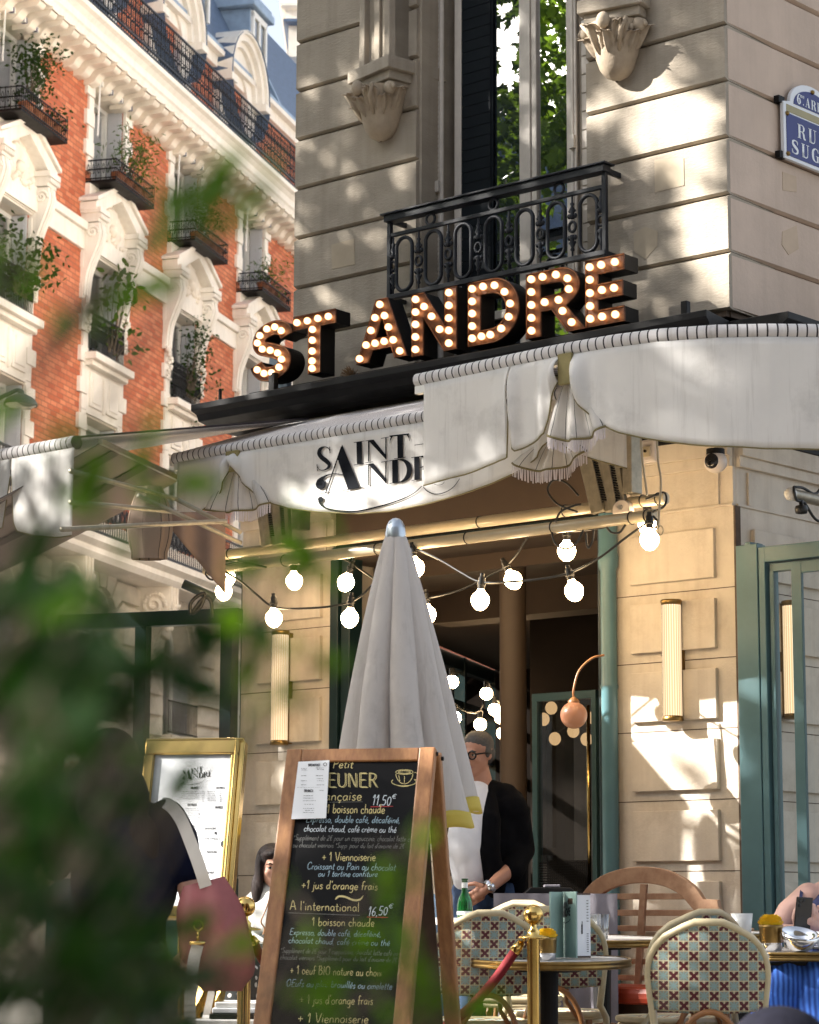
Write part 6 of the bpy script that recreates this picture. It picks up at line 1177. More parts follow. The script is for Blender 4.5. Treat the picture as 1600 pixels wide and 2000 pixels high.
class Board:                                           # a tilted flat panel: a across, b down
    def __init__(s, top, yaw, tilt):
        s.p0 = np.array(top, float); sy, cy_ = math.sin(yaw), math.cos(yaw); s.ex = np.array([cy_, -sy, 0]); h = np.array([-sy, -cy_, 0]); up = np.array([0, 0, 1.])
        s.ed = -up*math.cos(tilt)+h*math.sin(tilt); s.n = h*math.cos(tilt)+up*math.sin(tilt)
    def __call__(s, a, b, n=0): return s.p0+s.ex*a+s.ed*b+s.n*n
    def px(s, x, y, n=0): d = ray(x, y); p = s.p0+s.n*n; q = EYE+d*(((p-EYE)@s.n)/(d@s.n))-s.p0; return q@s.ex, q@s.ed
    def bx(s, m, a0, a1, b0, b1, n0, n1): return m.hexa([s(a, b, n) for n in (n0, n1) for a, b in ((a0, b0), (a1, b0), (a1, b1), (a0, b1))])
# ---------------------------------------------------------------- chalkboard
bt = at(706, 1464, 8.9); bd = Board(bt, R_(15), R_(19.5))
HB = (bt[2]-zg(0, 8.6))/math.cos(R_(19.5)); aL, aR = bd.px(563, 1462)[0], bd.px(853, 1460)[0]
cb = thing('chalkboard', 'wooden folding pavement chalkboard with handwritten French breakfast prices', 'sign board', (bt[0], bt[1], zg(0, 8.9)))
SW = .062
m = MB(); bd.bx(m, aL, aL+SW, 0, HB, -.018, .018); m.build('side_rail', MT['wood'], cb, bevel=.006)
m = MB(); bd.bx(m, aR-SW, aR, 0, HB, -.018, .018); m.build('side_rail', MT['wood'], cb, bevel=.006)
for c0, c1 in ((.002, .052), (HB-.10, HB-.05)): m = MB(); bd.bx(m, aL+SW, aR-SW, c0, c1, -.016, .0175); m.build('cross_rail', MT['wood'], cb, bevel=.004)
m = MB(); bd.bx(m, aL+SW-.005, aR-SW+.005, .045, HB-.06, -.008, .006); m.build('writing_panel', MT['slatebd'], cb)
bk = Board(bt-bd.n*.045, R_(15), R_(-17)); HK = (bt[2]-zg(0, 9.3))/math.cos(R_(17))
m = MB(); bk.bx(m, aL, aL+SW, 0, HK, -.018, .018); bk.bx(m, aR-SW+.01, aR+.006, 0, HK, -.018, .018); bk.bx(m, aL+SW, aR-SW, .0, .05, -.016, .016); m.build('back_frame', MT['wood'], cb, bevel=.006)
m = MB(); bk.bx(m, aL+SW, aR-SW, .05, HK-.1, -.006, .006); m.build('back_panel', MT['dwood'], cb)
m = MB()
for a in (aR-.004, ): m.lathe([(.001, .012), (.008, .01), (.008, -.02)], bd(a, .02, -.005), 10, bd.ex); m.lathe([(.001, .02), (.008, .018), (.008, -.02)], bk(a, .02, 0), 10, bd.ex)
m.build('hinge_bolt', MT['black'], cb)
fb_ = lambda x, y: bd(*bd.px(x, y, .0075), .0075)
ck = {k: MB() for k in ('chalky', 'chalkw', 'chalkb', 'chalkd', 'chalkr')}
random.seed(21)
T = lambda c, s, x0, x1, y, h, w=1.3, sl=.12, ys=.01: text(ck[c], s, fb_, x0, y, x1, h, w*.85, sl+random.uniform(-.02, .08), ys, .03)
T('chalky', 'Le Petit', 622, 690, 1500, 17, 1.5, .2)
for dx, dy, w in ((0, 0, 1.5), (2.6, 1.2, 1.0)): random.seed(4); text(ck['chalky'], 'DÉJEUNER', fb_, 585+dx, 1537+dy, 738+dx, 27, w, 0, .0, 0)
T('chalky', 'Française', 612, 707, 1563, 20, 1.7, .05); T('chalky', '1 boisson chaude', 638, 752, 1588, 18, 1.7, .05)
T('chalkw', '11,50', 726, 764, 1573, 21, 1.7, .2); T('chalkw', '€', 765, 774, 1560, 9, 1.2); ck['chalkr'].ribbon([(724, 1576), (768, 1575)], 1.4, fb_); ck['chalkd'].ribbon([(642, 1567), (708, 1566)], .8, fb_)
T('chalkb', 'Expresso, double café, décaféiné,', 597, 782, 1606, 13.5, 1.25, .2); T('chalkw', 'chocolat chaud, café crème ou thé', 593, 774, 1624, 13, 1.25, .15, .012)
T('chalkd', "*Supplément de 2€ pour un cappuccino, chocolat latte café", 572, 813, 1641, 11, 1.0, .25, .012); T('chalkd', "ou chocolat viennois *Supp: pour du lait d'avoine de 2€", 571, 790, 1655, 10, 1.0, .25, .01)
T('chalky', '+ 1 Viennoiserie', 629, 734, 1681, 17, 1.6, .05, .005); T('chalkb', 'Croissant ou Pain au chocolat', 599, 773, 1698, 14, 1.3, .2, .015); T('chalkb', 'ou 1 tartine confiture', 621, 737, 1712, 12, 1.3, .2, .005)
T('chalky', "+1 jus d'orange frais", 588, 738, 1736, 17, 1.6, .05, .02)
ck['chalky'].ribbon([tuple(p) for p in spl([(655, 1757), (662, 1751), (675, 1752), (690, 1758), (703, 1757), (710, 1749)], 6)], [1, 2, 3, 3.5, 3.5]+[3.6]*20+[3, 3, 2, 2, 1, 1], fb_)
T('chalky', "A l'international", 566, 703, 1777, 18, 1.6, .0, .03); ck['chalkd'].ribbon([(564, 1783), (703, 1788)], 1.0, fb_)
T('chalkw', '16,50', 718, 757, 1789, 19, 1.7, .2, -.03); T('chalkw', '€', 758, 768, 1774, 9, 1.2); ck['chalkr'].ribbon([(717, 1791), (758, 1792)], 1.3, fb_)
T('chalky', '1 boisson chaude', 609, 732, 1808, 17, 1.5, .05, .015); T('chalkb', 'Expresso, double café, décaféiné,', 565, 745, 1826, 12.5, 1.2, .2, .025); T('chalkb', 'chocolat chaud, café crème ou thé', 563, 761, 1842, 12.5, 1.2, .2, .03)
T('chalkd', "*Supplément de 2€ pour 1 cappuccino, chocolat latte café ou", 547, 777, 1861, 10.5, 1.0, .25, .025); T('chalkd', "chocolat viennois *Supplément pour du lait d'avoine de 2€", 547, 776, 1874, 10, 1.0, .25, .025)
T('chalky', '+ 1 œuf BIO nature au choix', 566, 746, 1902, 17, 1.4, .05, .03); T('chalkb', 'Œufs au plat, brouillés ou omelette', 558, 766, 1926, 14, 1.2, .2, .035)
T('chalky', "+ 1 jus d'orange frais", 585, 729, 1960, 18, 1.5, .05, .02); T('chalky', '+ 1 Viennoiserie', 581, 720, 1997, 19, 1.5, .05, .015)
T('chalky', "+ 1 boisson fraîche".replace('î', 'i'), 578, 716, 2030, 18, 1.5)
E_ = lambda cx, cy, rx, ry, a0=0, a1=6.283: [(cx+rx*math.cos(a), cy+ry*math.sin(a)) for a in np.linspace(a0, a1, 26)]
for P in (E_(790, 1508, 17, 4.5), E_(790, 1508, 12, 2.6), E_(790, 1508, 17, 23, .15, 2.99), E_(789, 1527, 24, 8, -.5, 3.64), E_(811, 1516, 6, 7, -1.9, 1.9), E_(789, 1532, 14, 4, .3, 2.84), [(779, 1514), (781, 1526)], [(790, 1516), (790, 1529)]): ck['chalky'].ribbon(P, 1.0, fb_)
for k, mb in ck.items(): mb.build('chalk_lettering', MT[k], cb, fixn=False)
def sheet(B, f, nm, parent, corners, n, mat): m = MB(); P = [B.px(x, y, n) for x, y in corners]; m.prism(P, lambda a, b: B(a, b, n+.001), lambda a, b: B(a, b, n-.002)); return m.build(nm, mat, parent)
ps = tag(sheet(bd, None, 'menu_sheet', None, [(583, 1488), (643.5, 1485), (637, 1598), (569, 1600)], .022, MT['paper']), 'white printed menu sheet pinned over the corner of the chalkboard', 'paper')
m = MB(); fp = lambda x, y: bd(*bd.px(x, y, .0245), .0245)
random.seed(9)
text(m, 'BREAKFAST', fp, 602, 1496.5, 626, 4.5, .9, 0, 0, 0); text(m, 'BRUNCH', fp, 594, 1547, 612, 5, .9, 0, 0, 0)
def lines(m, f, x0, x1, ys, w=.8, p=.85, gap=2.2):
    for y in ys:
        x = x0+random.uniform(0, (x1-x0)*.15); e = x1-random.uniform(0, (x1-x0)*.3)
        while x < e: L = random.uniform(1.5, 5); m.ribbon([(x, y), (min(e, x+L), y)], w, f); x += L+random.uniform(.8, gap)
lines(m, fp, 588, 600, [1501, 1504, 1515, 1525, 1533]); lines(m, fp, 617, 635, [1500, 1503, 1515, 1521, 1525, 1533]); lines(m, fp, 592, 618, [1554, 1559, 1564, 1571, 1579, 1583, 1587]); lines(m, fp, 576, 630, [1538], .4); lines(m, fp, 623, 633, [1544])
m.ribbon(E_(635, 1493, 3, 3), 1.0, fp); m.build('printed_lines', MT['ink'], ps, fixn=False)
# ---------------------------------------------------------------- brass menu stand
mt = at(383, 1448, 10.0); ms = Board(mt, R_(12), R_(14)); st = thing('menu_stand', 'polished brass menu stand showing the printed card of dishes', 'menu stand', (mt[0], mt[1], zg(0, 10)))
m0, m1 = ms.px(287, 1447)[0], ms.px(470, 1446)[0]; b1 = ms.px(425, 1795)[1]
m = MB(); fw = .045
for a0, a1, c0, c1 in ((m0, m1, 0, .06), (m0, m1, b1-.05, b1), (m0, m0+fw, .06, b1-.05), (m1-.032, m1, .06, b1-.05)): ms.bx(m, a0, a1, c0, c1, -.03, .018)
m.build('frame', MT['brass'], st, bevel=.006)
m = MB(); ms.bx(m, m1, m1+.02, 0, b1, -.05, .005); m.tube([ms(m0, -.002, 0), ms(m1+.015, -.002, 0)], .012, 10); m.tube([ms(m1-.01, .0, .02), ms(m1-.01, b1+.02, .02)], .008, 8); m.build('side_moulding', MT['brass'], st, bevel=.004)
m = MB(); m.lathe([(.001, .02), (.016, .018), (.016, .0)], ms(m1-.005, b1+.015, 0), 12, ms.n); m.build('knob', MT['brass'], st, smooth=True)
m = MB(); ms.bx(m, m0+.02, m1-.03, .05, b1-.03, -.02, .0); m.build('back_board', MT['slatebd'], st)
m = MB(); p_ = ms((m0+m1)/2, b1*.8, -.05); m.tube([p_, (p_[0], p_[1], zg(0, 10)+.02)], .02, 12); m.lathe([(.17, 0), (.17, .015), (.06, .03), (.02, .06)], (p_[0], p_[1], zg(0, 10)), 24)
for x in (395, 430): m.bar(at(x+18, 1860, 10), at(x-22, 2040, 9.9), .03, .03)
m.build('pedestal', MT['brass'], st, smooth=False)
cd = tag(sheet(ms, None, 'menu_card', None, [(302, 1474), (463, 1471), (438, 1786), (276, 1790)], .002, MT['paper']), 'white menu card with a black printed name inside the brass stand', 'menu')
m = MB(); fm = lambda x, y: ms(*ms.px(x, y, .0045), .0045)
sc_ = .145; lg = logo(lambda a, b: fm(357+(a-90)*.043, 1497+(b-130)*.047), cd, MT['ink'])
random.seed(12)
for hx, hw, hy, n, x0, x1 in ((372, 15, 1541, 5, 350, 398), (422, 17, 1541, 6, 404, 424), (366, 18, 1574, 7, 348, 395), (420, 15, 1579, 8, 400, 424), (366, 14, 1616, 6, 342, 388), (400, 22, 1620, 3, 396, 415), (400, 30, 1640, 5, 394, 420), (404, 20, 1666, 6, 392, 414), (402, 16, 1706, 4, 390, 410), (345, 18, 1660, 10, 335, 380)):
    text(m, random.choice(['BOISSONS', 'TARTES', 'ENTREES', 'SALADES', 'PLATS']), fm, hx, hy, hx+hw, 4.2, .9, .1, 0, 0); lines(m, fm, x0, x1, [hy+5+k*3.6 for k in range(n)], .8)
for x in (395, 428, 448): lines(m, fm, x, x+5, [1546+k*3.8 for k in range(6)], .8); lines(m, fm, x-8, x-4, [1584+k*3.8 for k in range(8)], .8)
lines(m, fm, 428, 450, [1546+k*3.6 for k in range(6)], .8)
for P in (E_(427, 1680, 6, 9), [(421, 1674), (433, 1673)], [(427, 1689), (426, 1694)], [(421, 1696), (432, 1695)], E_(435, 1621, 4, 5), [(430, 1612), (440, 1610)], [(424, 1720), (423, 1728), (420, 1732), (419, 1748), (427, 1748), (427, 1733), (425, 1728), (424, 1720)]): m.ribbon(P, .6, fm)
m.ribbon(E_(436, 1649, 3, 5), 4, fm); m.ribbon(E_(421, 1627, 1.5, 2), 2.4, fm); m.build('printed_lines', MT['ink'], cd, fixn=False)
# ---------------------------------------------------------------- stanchions and rope
YS = 9.65
def stanchion(x, y, lab):
    c = at(x, y, YS); zt = c[2]; zb = zg(0, YS); ob = thing('stanchion', lab, 'barrier post', (c[0], c[1], zb), group='brass barrier posts')
    o0 = (c[0], c[1], 0); m = MB(); m.ell(c, .041, 24, 16); m.build('ball_finial', MT['brass'], ob, smooth=True)
    m = MB(); m.lathe([(.014, zt-.03), (.013, zt-.05), (.026, zt-.065), (.022, zt-.078), (.062, zt-.086), (.064, zt-.091), (.03, zt-.094)], o0, 26); m.build('collar', MT['brass'], ob, smooth=True)
    m = MB(); m.lathe([(.0262, zt-.09), (.0262, zb+.05)], o0, 24); m.build('post', MT['brass'], ob, smooth=True)
    m = MB(); m.lathe([(.001, zb+.03), (.16, zb+.02), (.165, zb)], o0, 24); m.build('base', MT['brass'], ob); return c
cL = stanchion(479, 1771, 'brass barrier post with ball top between the pink bag and the chalkboard'); cR = stanchion(1042, 1787, 'brass barrier post with ball top standing before the bistro table')
rp = thing('barrier_rope', 'red velvet rope sagging behind the chalkboard between two brass posts', 'rope', at(760, 2030, YS))
rpts = spl([at(x, y, YS+.02) for x, y in [(494, 1838), (506, 1862), (527, 1893), (585, 1962), (700, 2030), (820, 2026), (897, 1986), (960, 1922), (1001, 1866), (1010, 1852)]], 8)
m = MB(); m.tube(rpts, .0195, 12); m.build('velvet_rope', MT['redrope'], rp, smooth=True)
for (a, b) in (((490, 1830), (499, 1846)), ((1020, 1840), (1004, 1860))): m = MB(); m.tube([at(*a, YS+.02), at(*b, YS+.02)], [.016, .0245], 14); m.build('brass_end', MT['brass'], rp, smooth=True)
for L in ([(486, 1806), (489, 1814), (488, 1822), (491, 1830)], [(1034, 1824), (1028, 1830), (1024, 1836), (1019, 1841)]): m = MB(); m.tube([at(x, y, YS+.02) for x, y in L], .0065, 8); m.build('hook', MT['brass'], rp, smooth=True)
# ---------------------------------------------------------------- parasol
YP = 10.5; pa = at(773, 1042, YP); pb = at(782, 1600, YP); pz = thing('parasol', 'closed off-white parasol with metal cap and yellow hem behind the chalkboard', 'parasol', (pb[0], pb[1], zg(0, YP)))
A_, B_ = Vector(pa), Vector(pb)
FD = [random.uniform(.55, 1.35) for _ in range(8)]
def cloth(u, v):
    th = 2*math.pi*u+v*.25+.07*math.sin(6*v+5*u); fd = FD[int(((4*th+.35)/math.pi) % 8)]; R = .040+(.345-.040)*(v**.86); f = abs(math.sin(4*th+.6*math.sin(v*3)+.35)); dp = (.10+.26*min(1, v*1.5))*(fd*.6+.4)+.02*math.sin(22*v+9*u)*v
    r = R*(1-dp*(1-f**.75))*(1+.05*math.sin(3*th+1)*v); c = A_.lerp(B_, v); z = .10*math.sin(th+.5)*v*v+.018*math.cos(8*th)*v
    return (c.x+r*math.cos(th)*1.0, c.y+r*math.sin(th)*.9, c.z+z-.02*v)
m = MB(); m.grid(cloth, 192, 40); m.build('canopy', MT['para'], pz, smooth=True, solid=.004)
m = MB(); m.grid(lambda u, v: tuple(np.array(cloth(u, .955+.055*v))+np.array([.004*math.cos(2*math.pi*u), .004*math.sin(2*math.pi*u), 0])), 192, 3); m.build('yellow_hem', MT['trim'], pz, smooth=True, solid=.006)
m = MB(); m.lathe([(.046, -.02), (.047, 0), (.044, .012), (.044, .018), (.040, .035), (.030, .055), (.016, .066), (.001, .07)], pa+np.array([0, 0, .0]), 28); m.build('metal_cap', MT['dome'], pz, smooth=True)
m = MB(); m.tube([A_, (pb[0], pb[1], zg(0, YP)+.05)], .022, 14); m.build('pole', MT['white'], pz, smooth=True)
m = MB(); m.lathe([(.001, .07), (.26, .06), (.28, 0)], (pb[0], pb[1], zg(0, YP)), 24); m.build('base', MT['black'], pz)
# ---------------------------------------------------------------- bistro chairs
TILT = math.atan(SLOPE)
def chair(loc, rz, lab):
    ob = local(thing('bistro_chair', lab, 'chair', loc, group='woven bistro chairs', rot=(0, 0, rz))); k = .0365
    yb = lambda x, z: -.215-.16*(z-.45)+.09*(x/.22)**2
    hw = lambda z: .222*math.sqrt(max(0, 1-((z-.70)/.205)**2.6)) if z > .70 else .222-.03*(.70-z)/.25
    m = MB()
    def bk(u, v):
        z = .585+(.905-.585)*v; w = max(hw(z)-.006, .0); x = (2*u-1)*w; zz = z-.012*math.cos((2*u-1)*1.5)*(1-v); return (x, yb(x, zz), zz)
    m.grid(bk, 22, 26, lambda u, v: (bk(u, v)[0]/k+50, bk(u, v)[2]/k)); m.build('woven_back', MT['weave'], ob, smooth=True, solid=.010)
    fr = [(-.245, -.30, .0), (-.236, -.26, .25), (-.222, yb(-.222, .45), .45)]+[(-hw(z), yb(hw(z), z), z) for z in np.linspace(.5, .89, 12)]+[(x, yb(x, .908), .908) for x in (-.05, 0, .05)]
    fr = fr+[(-x, y, z) for x, y, z in fr[:-3][::-1]]
    m = MB(); m.tube(fr, .0145, 10); m.build('cane_frame', MT['cane'], ob, smooth=True)
    m = MB(); m.tube([(p[0]*.97, p[1]+.022, p[2]-.008) for p in fr[3:-3]], .011, 8); m.build('inner_hoop', MT['cane'], ob, smooth=True)
    m = MB(); sh = [(.205*math.copysign(abs(math.cos(a))**.6, math.cos(a)), .02+.205*math.copysign(abs(math.sin(a))**.6, math.sin(a))) for a in np.linspace(0, 2*math.pi, 40, endpoint=False)]
    m.add([(0, .02, .452)]+[(x*r, .02+(y-.02)*r, .452+.012*r*r) for r in (.35, .7, .97) for x, y in sh], [(0, 1+i, 1+(i+1) % 40) for i in range(40)]+[(1+40*j+i, 1+40*(j+1)+i, 1+40*(j+1)+(i+1) % 40, 1+40*j+(i+1) % 40) for j in range(2) for i in range(40)], None)
    m.uv = [(p[0]/k+50, p[1]/k+50) for p in m.v]; m.build('woven_seat', MT['weave'], ob, smooth=True, solid=.012)
    m = MB(); m.tube([(x, y, .462) for x, y in sh], .014, 8, closed=True); m.tube([(x*.98, y*.98, .435) for x, y in sh], .011, 8, closed=True); m.build('seat_rim', MT['cane'], ob, smooth=True)
    for s in (-1, 1):
        m = MB(); m.tube([(s*.19, .19, .44), (s*.205, .215, .22), (s*.215, .235, 0)], .0145, 10); m.build('leg', MT['rattan'], ob, smooth=True)
        m = MB(); m.tube([(s*.15, -.17, .44), (s*.17, -.22, .2), (s*.185, -.26, 0)], .0145, 10); m.build('leg', MT['rattan'], ob, smooth=True)
        m = MB(); m.tube([(s*.06, -.225, .60), (s*.055, -.21, .52), (s*.11, -.19, .44)], .010, 8); m.build('brace', MT['rattan'], ob, smooth=True)
    m = MB(); m.tube([(.13*math.cos(a), -.225-.02*math.sin(a), .36+.22*math.sin(a)) for a in np.linspace(-.4, math.pi+.4, 20)], .012, 8); m.build('bent_loop', MT['rattan'], ob, smooth=True)
    m = MB(); m.tube([(x*.9, y*.9, .2) for x, y in sh], .010, 8, closed=True); m.build('stretcher', MT['rattan'], ob, smooth=True)
    return ob
def gl_(x, Y): p = at(x, 1900, Y); return (p[0], p[1], zg(0, Y))
ch0 = chair(gl_(1378, 9.35), R_(-4), 'woven bistro chair nearest at the table with the bowl, its back to the camera')
for x, Y, rz, lab in ((1085, 10.15+.55, -6, 'woven bistro chair just behind the brass post and menu cards'), (930, 10.2, 10, 'woven bistro chair beside the folding chalkboard, in full sun'), (1008, 11.6, 170, 'woven bistro chair half hidden behind the ball finial'), (1318, 10.4, 25, 'woven bistro chair peeping out above the nearest chair back')):
    dup(ch0, gl_(x, Y), R_(rz), lab)
# ---------------------------------------------------------------- tables
def table(c, r, lab, h=.735):
    ob = local(thing('bistro_table', lab, 'table', (c[0], c[1], c[2]-h), group='round bistro tables', rot=(TILT*.9, 0, 0)))
    m = MB(); m.lathe([(.001, h), (r-.012, h), (r-.012, h-.028), (.001, h-.03)], (0, 0, 0), 64); m.build('table_top', MT['marble'], ob, auto=40)
    m = MB(); m.lathe([(r-.014, h+.003), (r-.004, h+.004), (r+.002, h-.003), (r, h-.010), (r-.004, h-.012), (r+.002, h-.018), (r+.001, h-.027), (r-.01, h-.032), (r-.02, h-.03)], (0, 0, 0), 64); m.build('brass_rim', MT['dbrass'], ob, smooth=True)
    m = MB(); m.lathe([(.14, h-.032), (.14, h-.05), (.045, h-.055), (.04, .25), (.05, .12), (.07, .05)], (0, 0, 0), 20); m.build('pedestal', MT['black'], ob, smooth=False)
    m = MB()
    for k in range(4): a = k*math.pi/2+.6; m.bar((0, 0, .07), (.26*math.cos(a), .26*math.sin(a), .02), .05, .04)
    m.build('foot', MT['black'], ob); return ob
t1c = at(1069, 1872, 10.1); table(t1c, .345, 'round marble bistro table with menu cards behind the brass post')
t2c = at(1175, 1832, 11.7); table(t2c, .335, 'round marble bistro table before the curved bench, holding a tumbler')
t3c = at(1605, 1856, 10.0); x0 = at(1488, 1856, 9.9)[0]; y0 = 9.78; t3 = thing('bistro_table', 'straight-edged bistro table with bowl and cup by the seated woman', 'table', (x0+.35, 10, t3c[2]-.735))
m = MB(); m.hexa([(x, y, t3c[2]+(y-10)*SLOPE*.9+dz) for dz in (-.032, 0) for x, y in ((x0, y0), (x0+.75, y0), (x0+.75, y0+.5), (x0, y0+.5))]); m.build('table_top', MT['marble'], t3, bevel=.006)
m = MB()
for dz, r in ((-.006, .008), (-.018, .005), (-.028, .008)): m.tube([(x, y, t3c[2]+(y-10)*SLOPE*.9+dz) for x, y in ((x0+.75, y0-.002), (x0+.02, y0-.002), (x0-.002, y0+.02), (x0-.002, y0+.5))], r, 8)
m.build('brass_rim', MT['dbrass'], t3, smooth=True)
m = MB(); q = at(1534, 1900, 9.95); m.lathe([(.05, t3c[2]-.06), (.034, t3c[2]-.11), (.034, zg(0, 10)+.1), (.06, zg(0, 10)+.03), (.2, zg(0, 10))], (q[0], 9.98, 0), 20); m.box(q[0]-.12, q[0]+.3, 9.85, 10.1, t3c[2]-.06, t3c[2]-.035); m.build('pedestal', MT['black'], t3)
t4c = at(1440, 1822, 11.3); table(t4c, .22, 'small bistro table hidden behind the nearest woven chair')
# service table with cloth
q = at(1050, 1745, 12.2); sv = thing('service_table', 'service table under a grey cloth by the open doorway', 'table', (q[0], q[1], 0))
m = MB(); m.grid(lambda u, v: (q[0]-.22+.62*u, q[1]-.02*math.sin(u*40)*v-.03*math.sin(u*17)*v, q[2]-.95*v), 60, 6); m.quad((q[0]-.22, q[1], q[2]), (q[0]+.40, q[1], q[2]), (q[0]+.40, q[1]+.5, q[2]), (q[0]-.22, q[1]+.5, q[2])); m.build('tablecloth', MT['cloth'], sv, smooth=True)
m = MB(); m.box(q[0]-.20, q[0]+.38, q[1]+.03, q[1]+.48, 0, q[2]-.01); m.build('table_body', MT['dwood'], sv)
tr = thing('black_tray', 'black tray with folded napkins on the grey service cloth', 'tray', (q[0]+.05, q[1]+.2, q[2]))
m = MB(); m.prism([(q[0]-.06, q[2]+.002), (q[0]+.20, q[2]+.002), (q[0]+.17, q[2]+.03), (q[0]-.03, q[2]+.03)], lambda a, b: (a, q[1]+.05, b), lambda a, b: (a, q[1]+.35, b)); m.build('tray', MT['black'], tr, bevel=.004)
m = MB(); m.box(q[0]+.04, q[0]+.12, q[1]+.08, q[1]+.2, q[2]+.031, q[2]+.045); m.build('napkin', MT['cloth'], tr, bevel=.004)
# curved-back bench on the pillar
bn = thing('bench', 'wooden bench with arched lattice back and red seat against the corner pillar', 'bench', FA(.45, 0, .6)); NB = .50
B_px = lambda x, y: FA.px(x, y, NB)
zz = lambda L: [B_px(1120+x/3.333, 1660+y/3.333) for x, y in L]
outer = spl(zz([(60, 330), (100, 262), (160, 200), (250, 150), (370, 118), (490, 111), (620, 130), (730, 180), (815, 245), (870, 322)]), 5)+[np.array(p) for p in zz([(960, 325), (972, 385), (1000, 435), (1040, 482), (1110, 500), (1180, 510), (1180, 560)])]
inner = [np.array(p) for p in zz([(1020, 560), (950, 520), (890, 480), (850, 440)])]+spl(zz([(800, 385), (745, 322), (690, 275), (600, 235), (490, 218), (380, 222), (280, 248), (205, 290), (150, 345), (118, 400)]), 5)
m = MB(); n = min(len(outer), len(inner)); oi = [outer[round(i*(len(outer)-1)/59)] for i in range(60)]; ii = [inner[::-1][round(i*(len(inner)-1)/59)] for i in range(60)]
P = [FA(*p, NB+.035) for p in oi]+[FA(*p, NB+.035) for p in ii]+[FA(*p, NB) for p in oi]+[FA(*p, NB) for p in ii]; F = []
for i in range(59): F += [(i, i+1, 61+i, 60+i), (120+i, 180+i, 181+i, 121+i), (i, 120+i, 121+i, i+1), (60+i, 61+i, 181+i, 180+i)]
F += [(0, 60, 180, 120), (59, 179, 239, 119)]; m.add(P, F); m.build('arched_top_rail', MT['bench'], bn, bevel=.004)
tl, tr_ = B_px(1150, 1800)[0], B_px(1425, 1800)[0]
def xat(z):                                            # inside width of the arch at a height
    ts_ = [p[0] for p in ii if p[1] >= z-.01]; return (max(ts_)+.03, min(ts_)-.03) if len(ts_) > 1 else (tl, tr_)
for y0, y1 in ((1745, 1757), (1777, 1789), (1808, 1819), (1842, 1852), (1873, 1884), (1905, 1916)):
    z1, z0 = B_px(1265, y0)[1], B_px(1265, y1)[1]; a, b = xat(z1) if y0 < 1800 else (tl+.02, tr_); m = MB(); m.wbox(FA, b, a, z0, z1, NB+.004, NB+.022); m.build('slat', MT['bench'], bn, bevel=.003)
for x0, x1, yt, yb_ in ((1256, 1243, 1727, 1935), (1364, 1352, 1790, 1935), (1165, 1150, 1750, 1935)):
    (ta_, za_), (tb_, zb_) = B_px(x0+7, yt), B_px(x1+7, yb_); m = MB(); m.bar(FA(ta_, za_, NB+.022), FA(tb_, zb_, NB+.022), .038, .022, FA.n); m.build('upright', MT['bench'], bn, bevel=.003)
zs = B_px(1250, 1922)[1]; m = MB(); m.wbox(FA, tr_-.25, tl+.45, zs-.085, zs, NB+.03, NB+.52); m.build('seat_cushion', MT['redseat'], bn, bevel=.03)
m = MB(); m.wbox(FA, tr_-.24, tl+.44, -.1, zs-.087, NB+.05, NB+.46); m.build('bench_base', MT['dwood'], bn)
# ---------------------------------------------------------------- things on the tables
def ttop(c, x, y, Y): p = at(x, y, Y); return np.array([p[0], p[1], c[2]+(p[1]-c[1])*SLOPE*.9+.002])
def pot(c, x, Y, s, lab):
    o0 = ttop(c, x, 1870, Y); ob = thing('flower_pot', lab, 'flower pot', o0, group='brass pots with yellow flowers')
    m = MB(); m.lathe([(.001, 0), (.046*s, 0), (.048*s, .035*s)], o0, 28); m.build('steel_foot', MT['silver'], ob, smooth=True)
    m = MB(); m.lathe([(.047*s, .032*s), (.049*s, .036*s), (.052*s, .10*s), (.053*s, .112*s), (.050*s, .112*s), (.046*s, .06*s)], o0, 28); m.build('pot', MT['dbrass'], ob, smooth=True)
    m = MB(); random.seed(int(x)); cc = Vector(o0)+Vector((0, 0, .115*s))
    for k in range(46):
        r = .044*s*math.sqrt(k/46.); a = k*2.4; hgt = .036*s*(1-(k/46)**1.6)
        def pet(u, v, a=a, r=r, hgt=hgt): w = (u-.5)*.9; rr = r+.012*s*v*v+.003; b = a+w*(.9 if r > .015 else 2); return (cc.x+rr*math.cos(b), cc.y+rr*math.sin(b), cc.z-.012*s+(hgt+.016*s)*v+.004*s*math.cos(w*5))
        m.grid(pet, 4, 3)
    m.build('petals', MT['yellow'], ob, smooth=True, fixn=False); return ob
pot(t1c, 1068, 9.95, .80, 'brass pot with a yellow rose beside the menu cards')
pot(t3c, 1507, 9.9, .92, 'brass pot with yellow petals next to the tilted steel bowl')
def card(pts, Y0, Y1, mat, lab, c):
    (x0, y0, x1, y1) = pts; a, b = at(x0, y1, Y0), at(x1, y1, Y1); zt = at(x0, y0, Y0)[2]; zb = c[2]+.004
    m = MB(); d = np.array([b[0]-a[0], b[1]-a[1], 0]); d /= np.linalg.norm(d); nn = np.array([d[1], -d[0], 0])*.003
    m.hexa([np.array([*a[:2], zb])-nn, np.array([*b[:2], zb])-nn, np.array([*b[:2], zb])+nn, np.array([*a[:2], zb])+nn, np.array([*a[:2], zt])-nn, np.array([*b[:2], zt])-nn, np.array([*b[:2], zt])+nn, np.array([*a[:2], zt])+nn])
    o = tag(m.build('menu_card', MT[mat], None), lab, 'menu'); f = lambda u, v: np.array([a[0]+(b[0]-a[0])*u, a[1]+(b[1]-a[1])*u, zt+(zb-zt)*v])+nn*1.4; return o, f
c1, f1 = card((1100, 1742, 1127, 1862), 10.12, 10.0, 'mint', 'sage green menu card with black printed letters standing on the table', t1c)
card((1075, 1742, 1100, 1872), 9.98, 10.1, 'mint', 'sage green outer cover of the standing menu card', t1c)
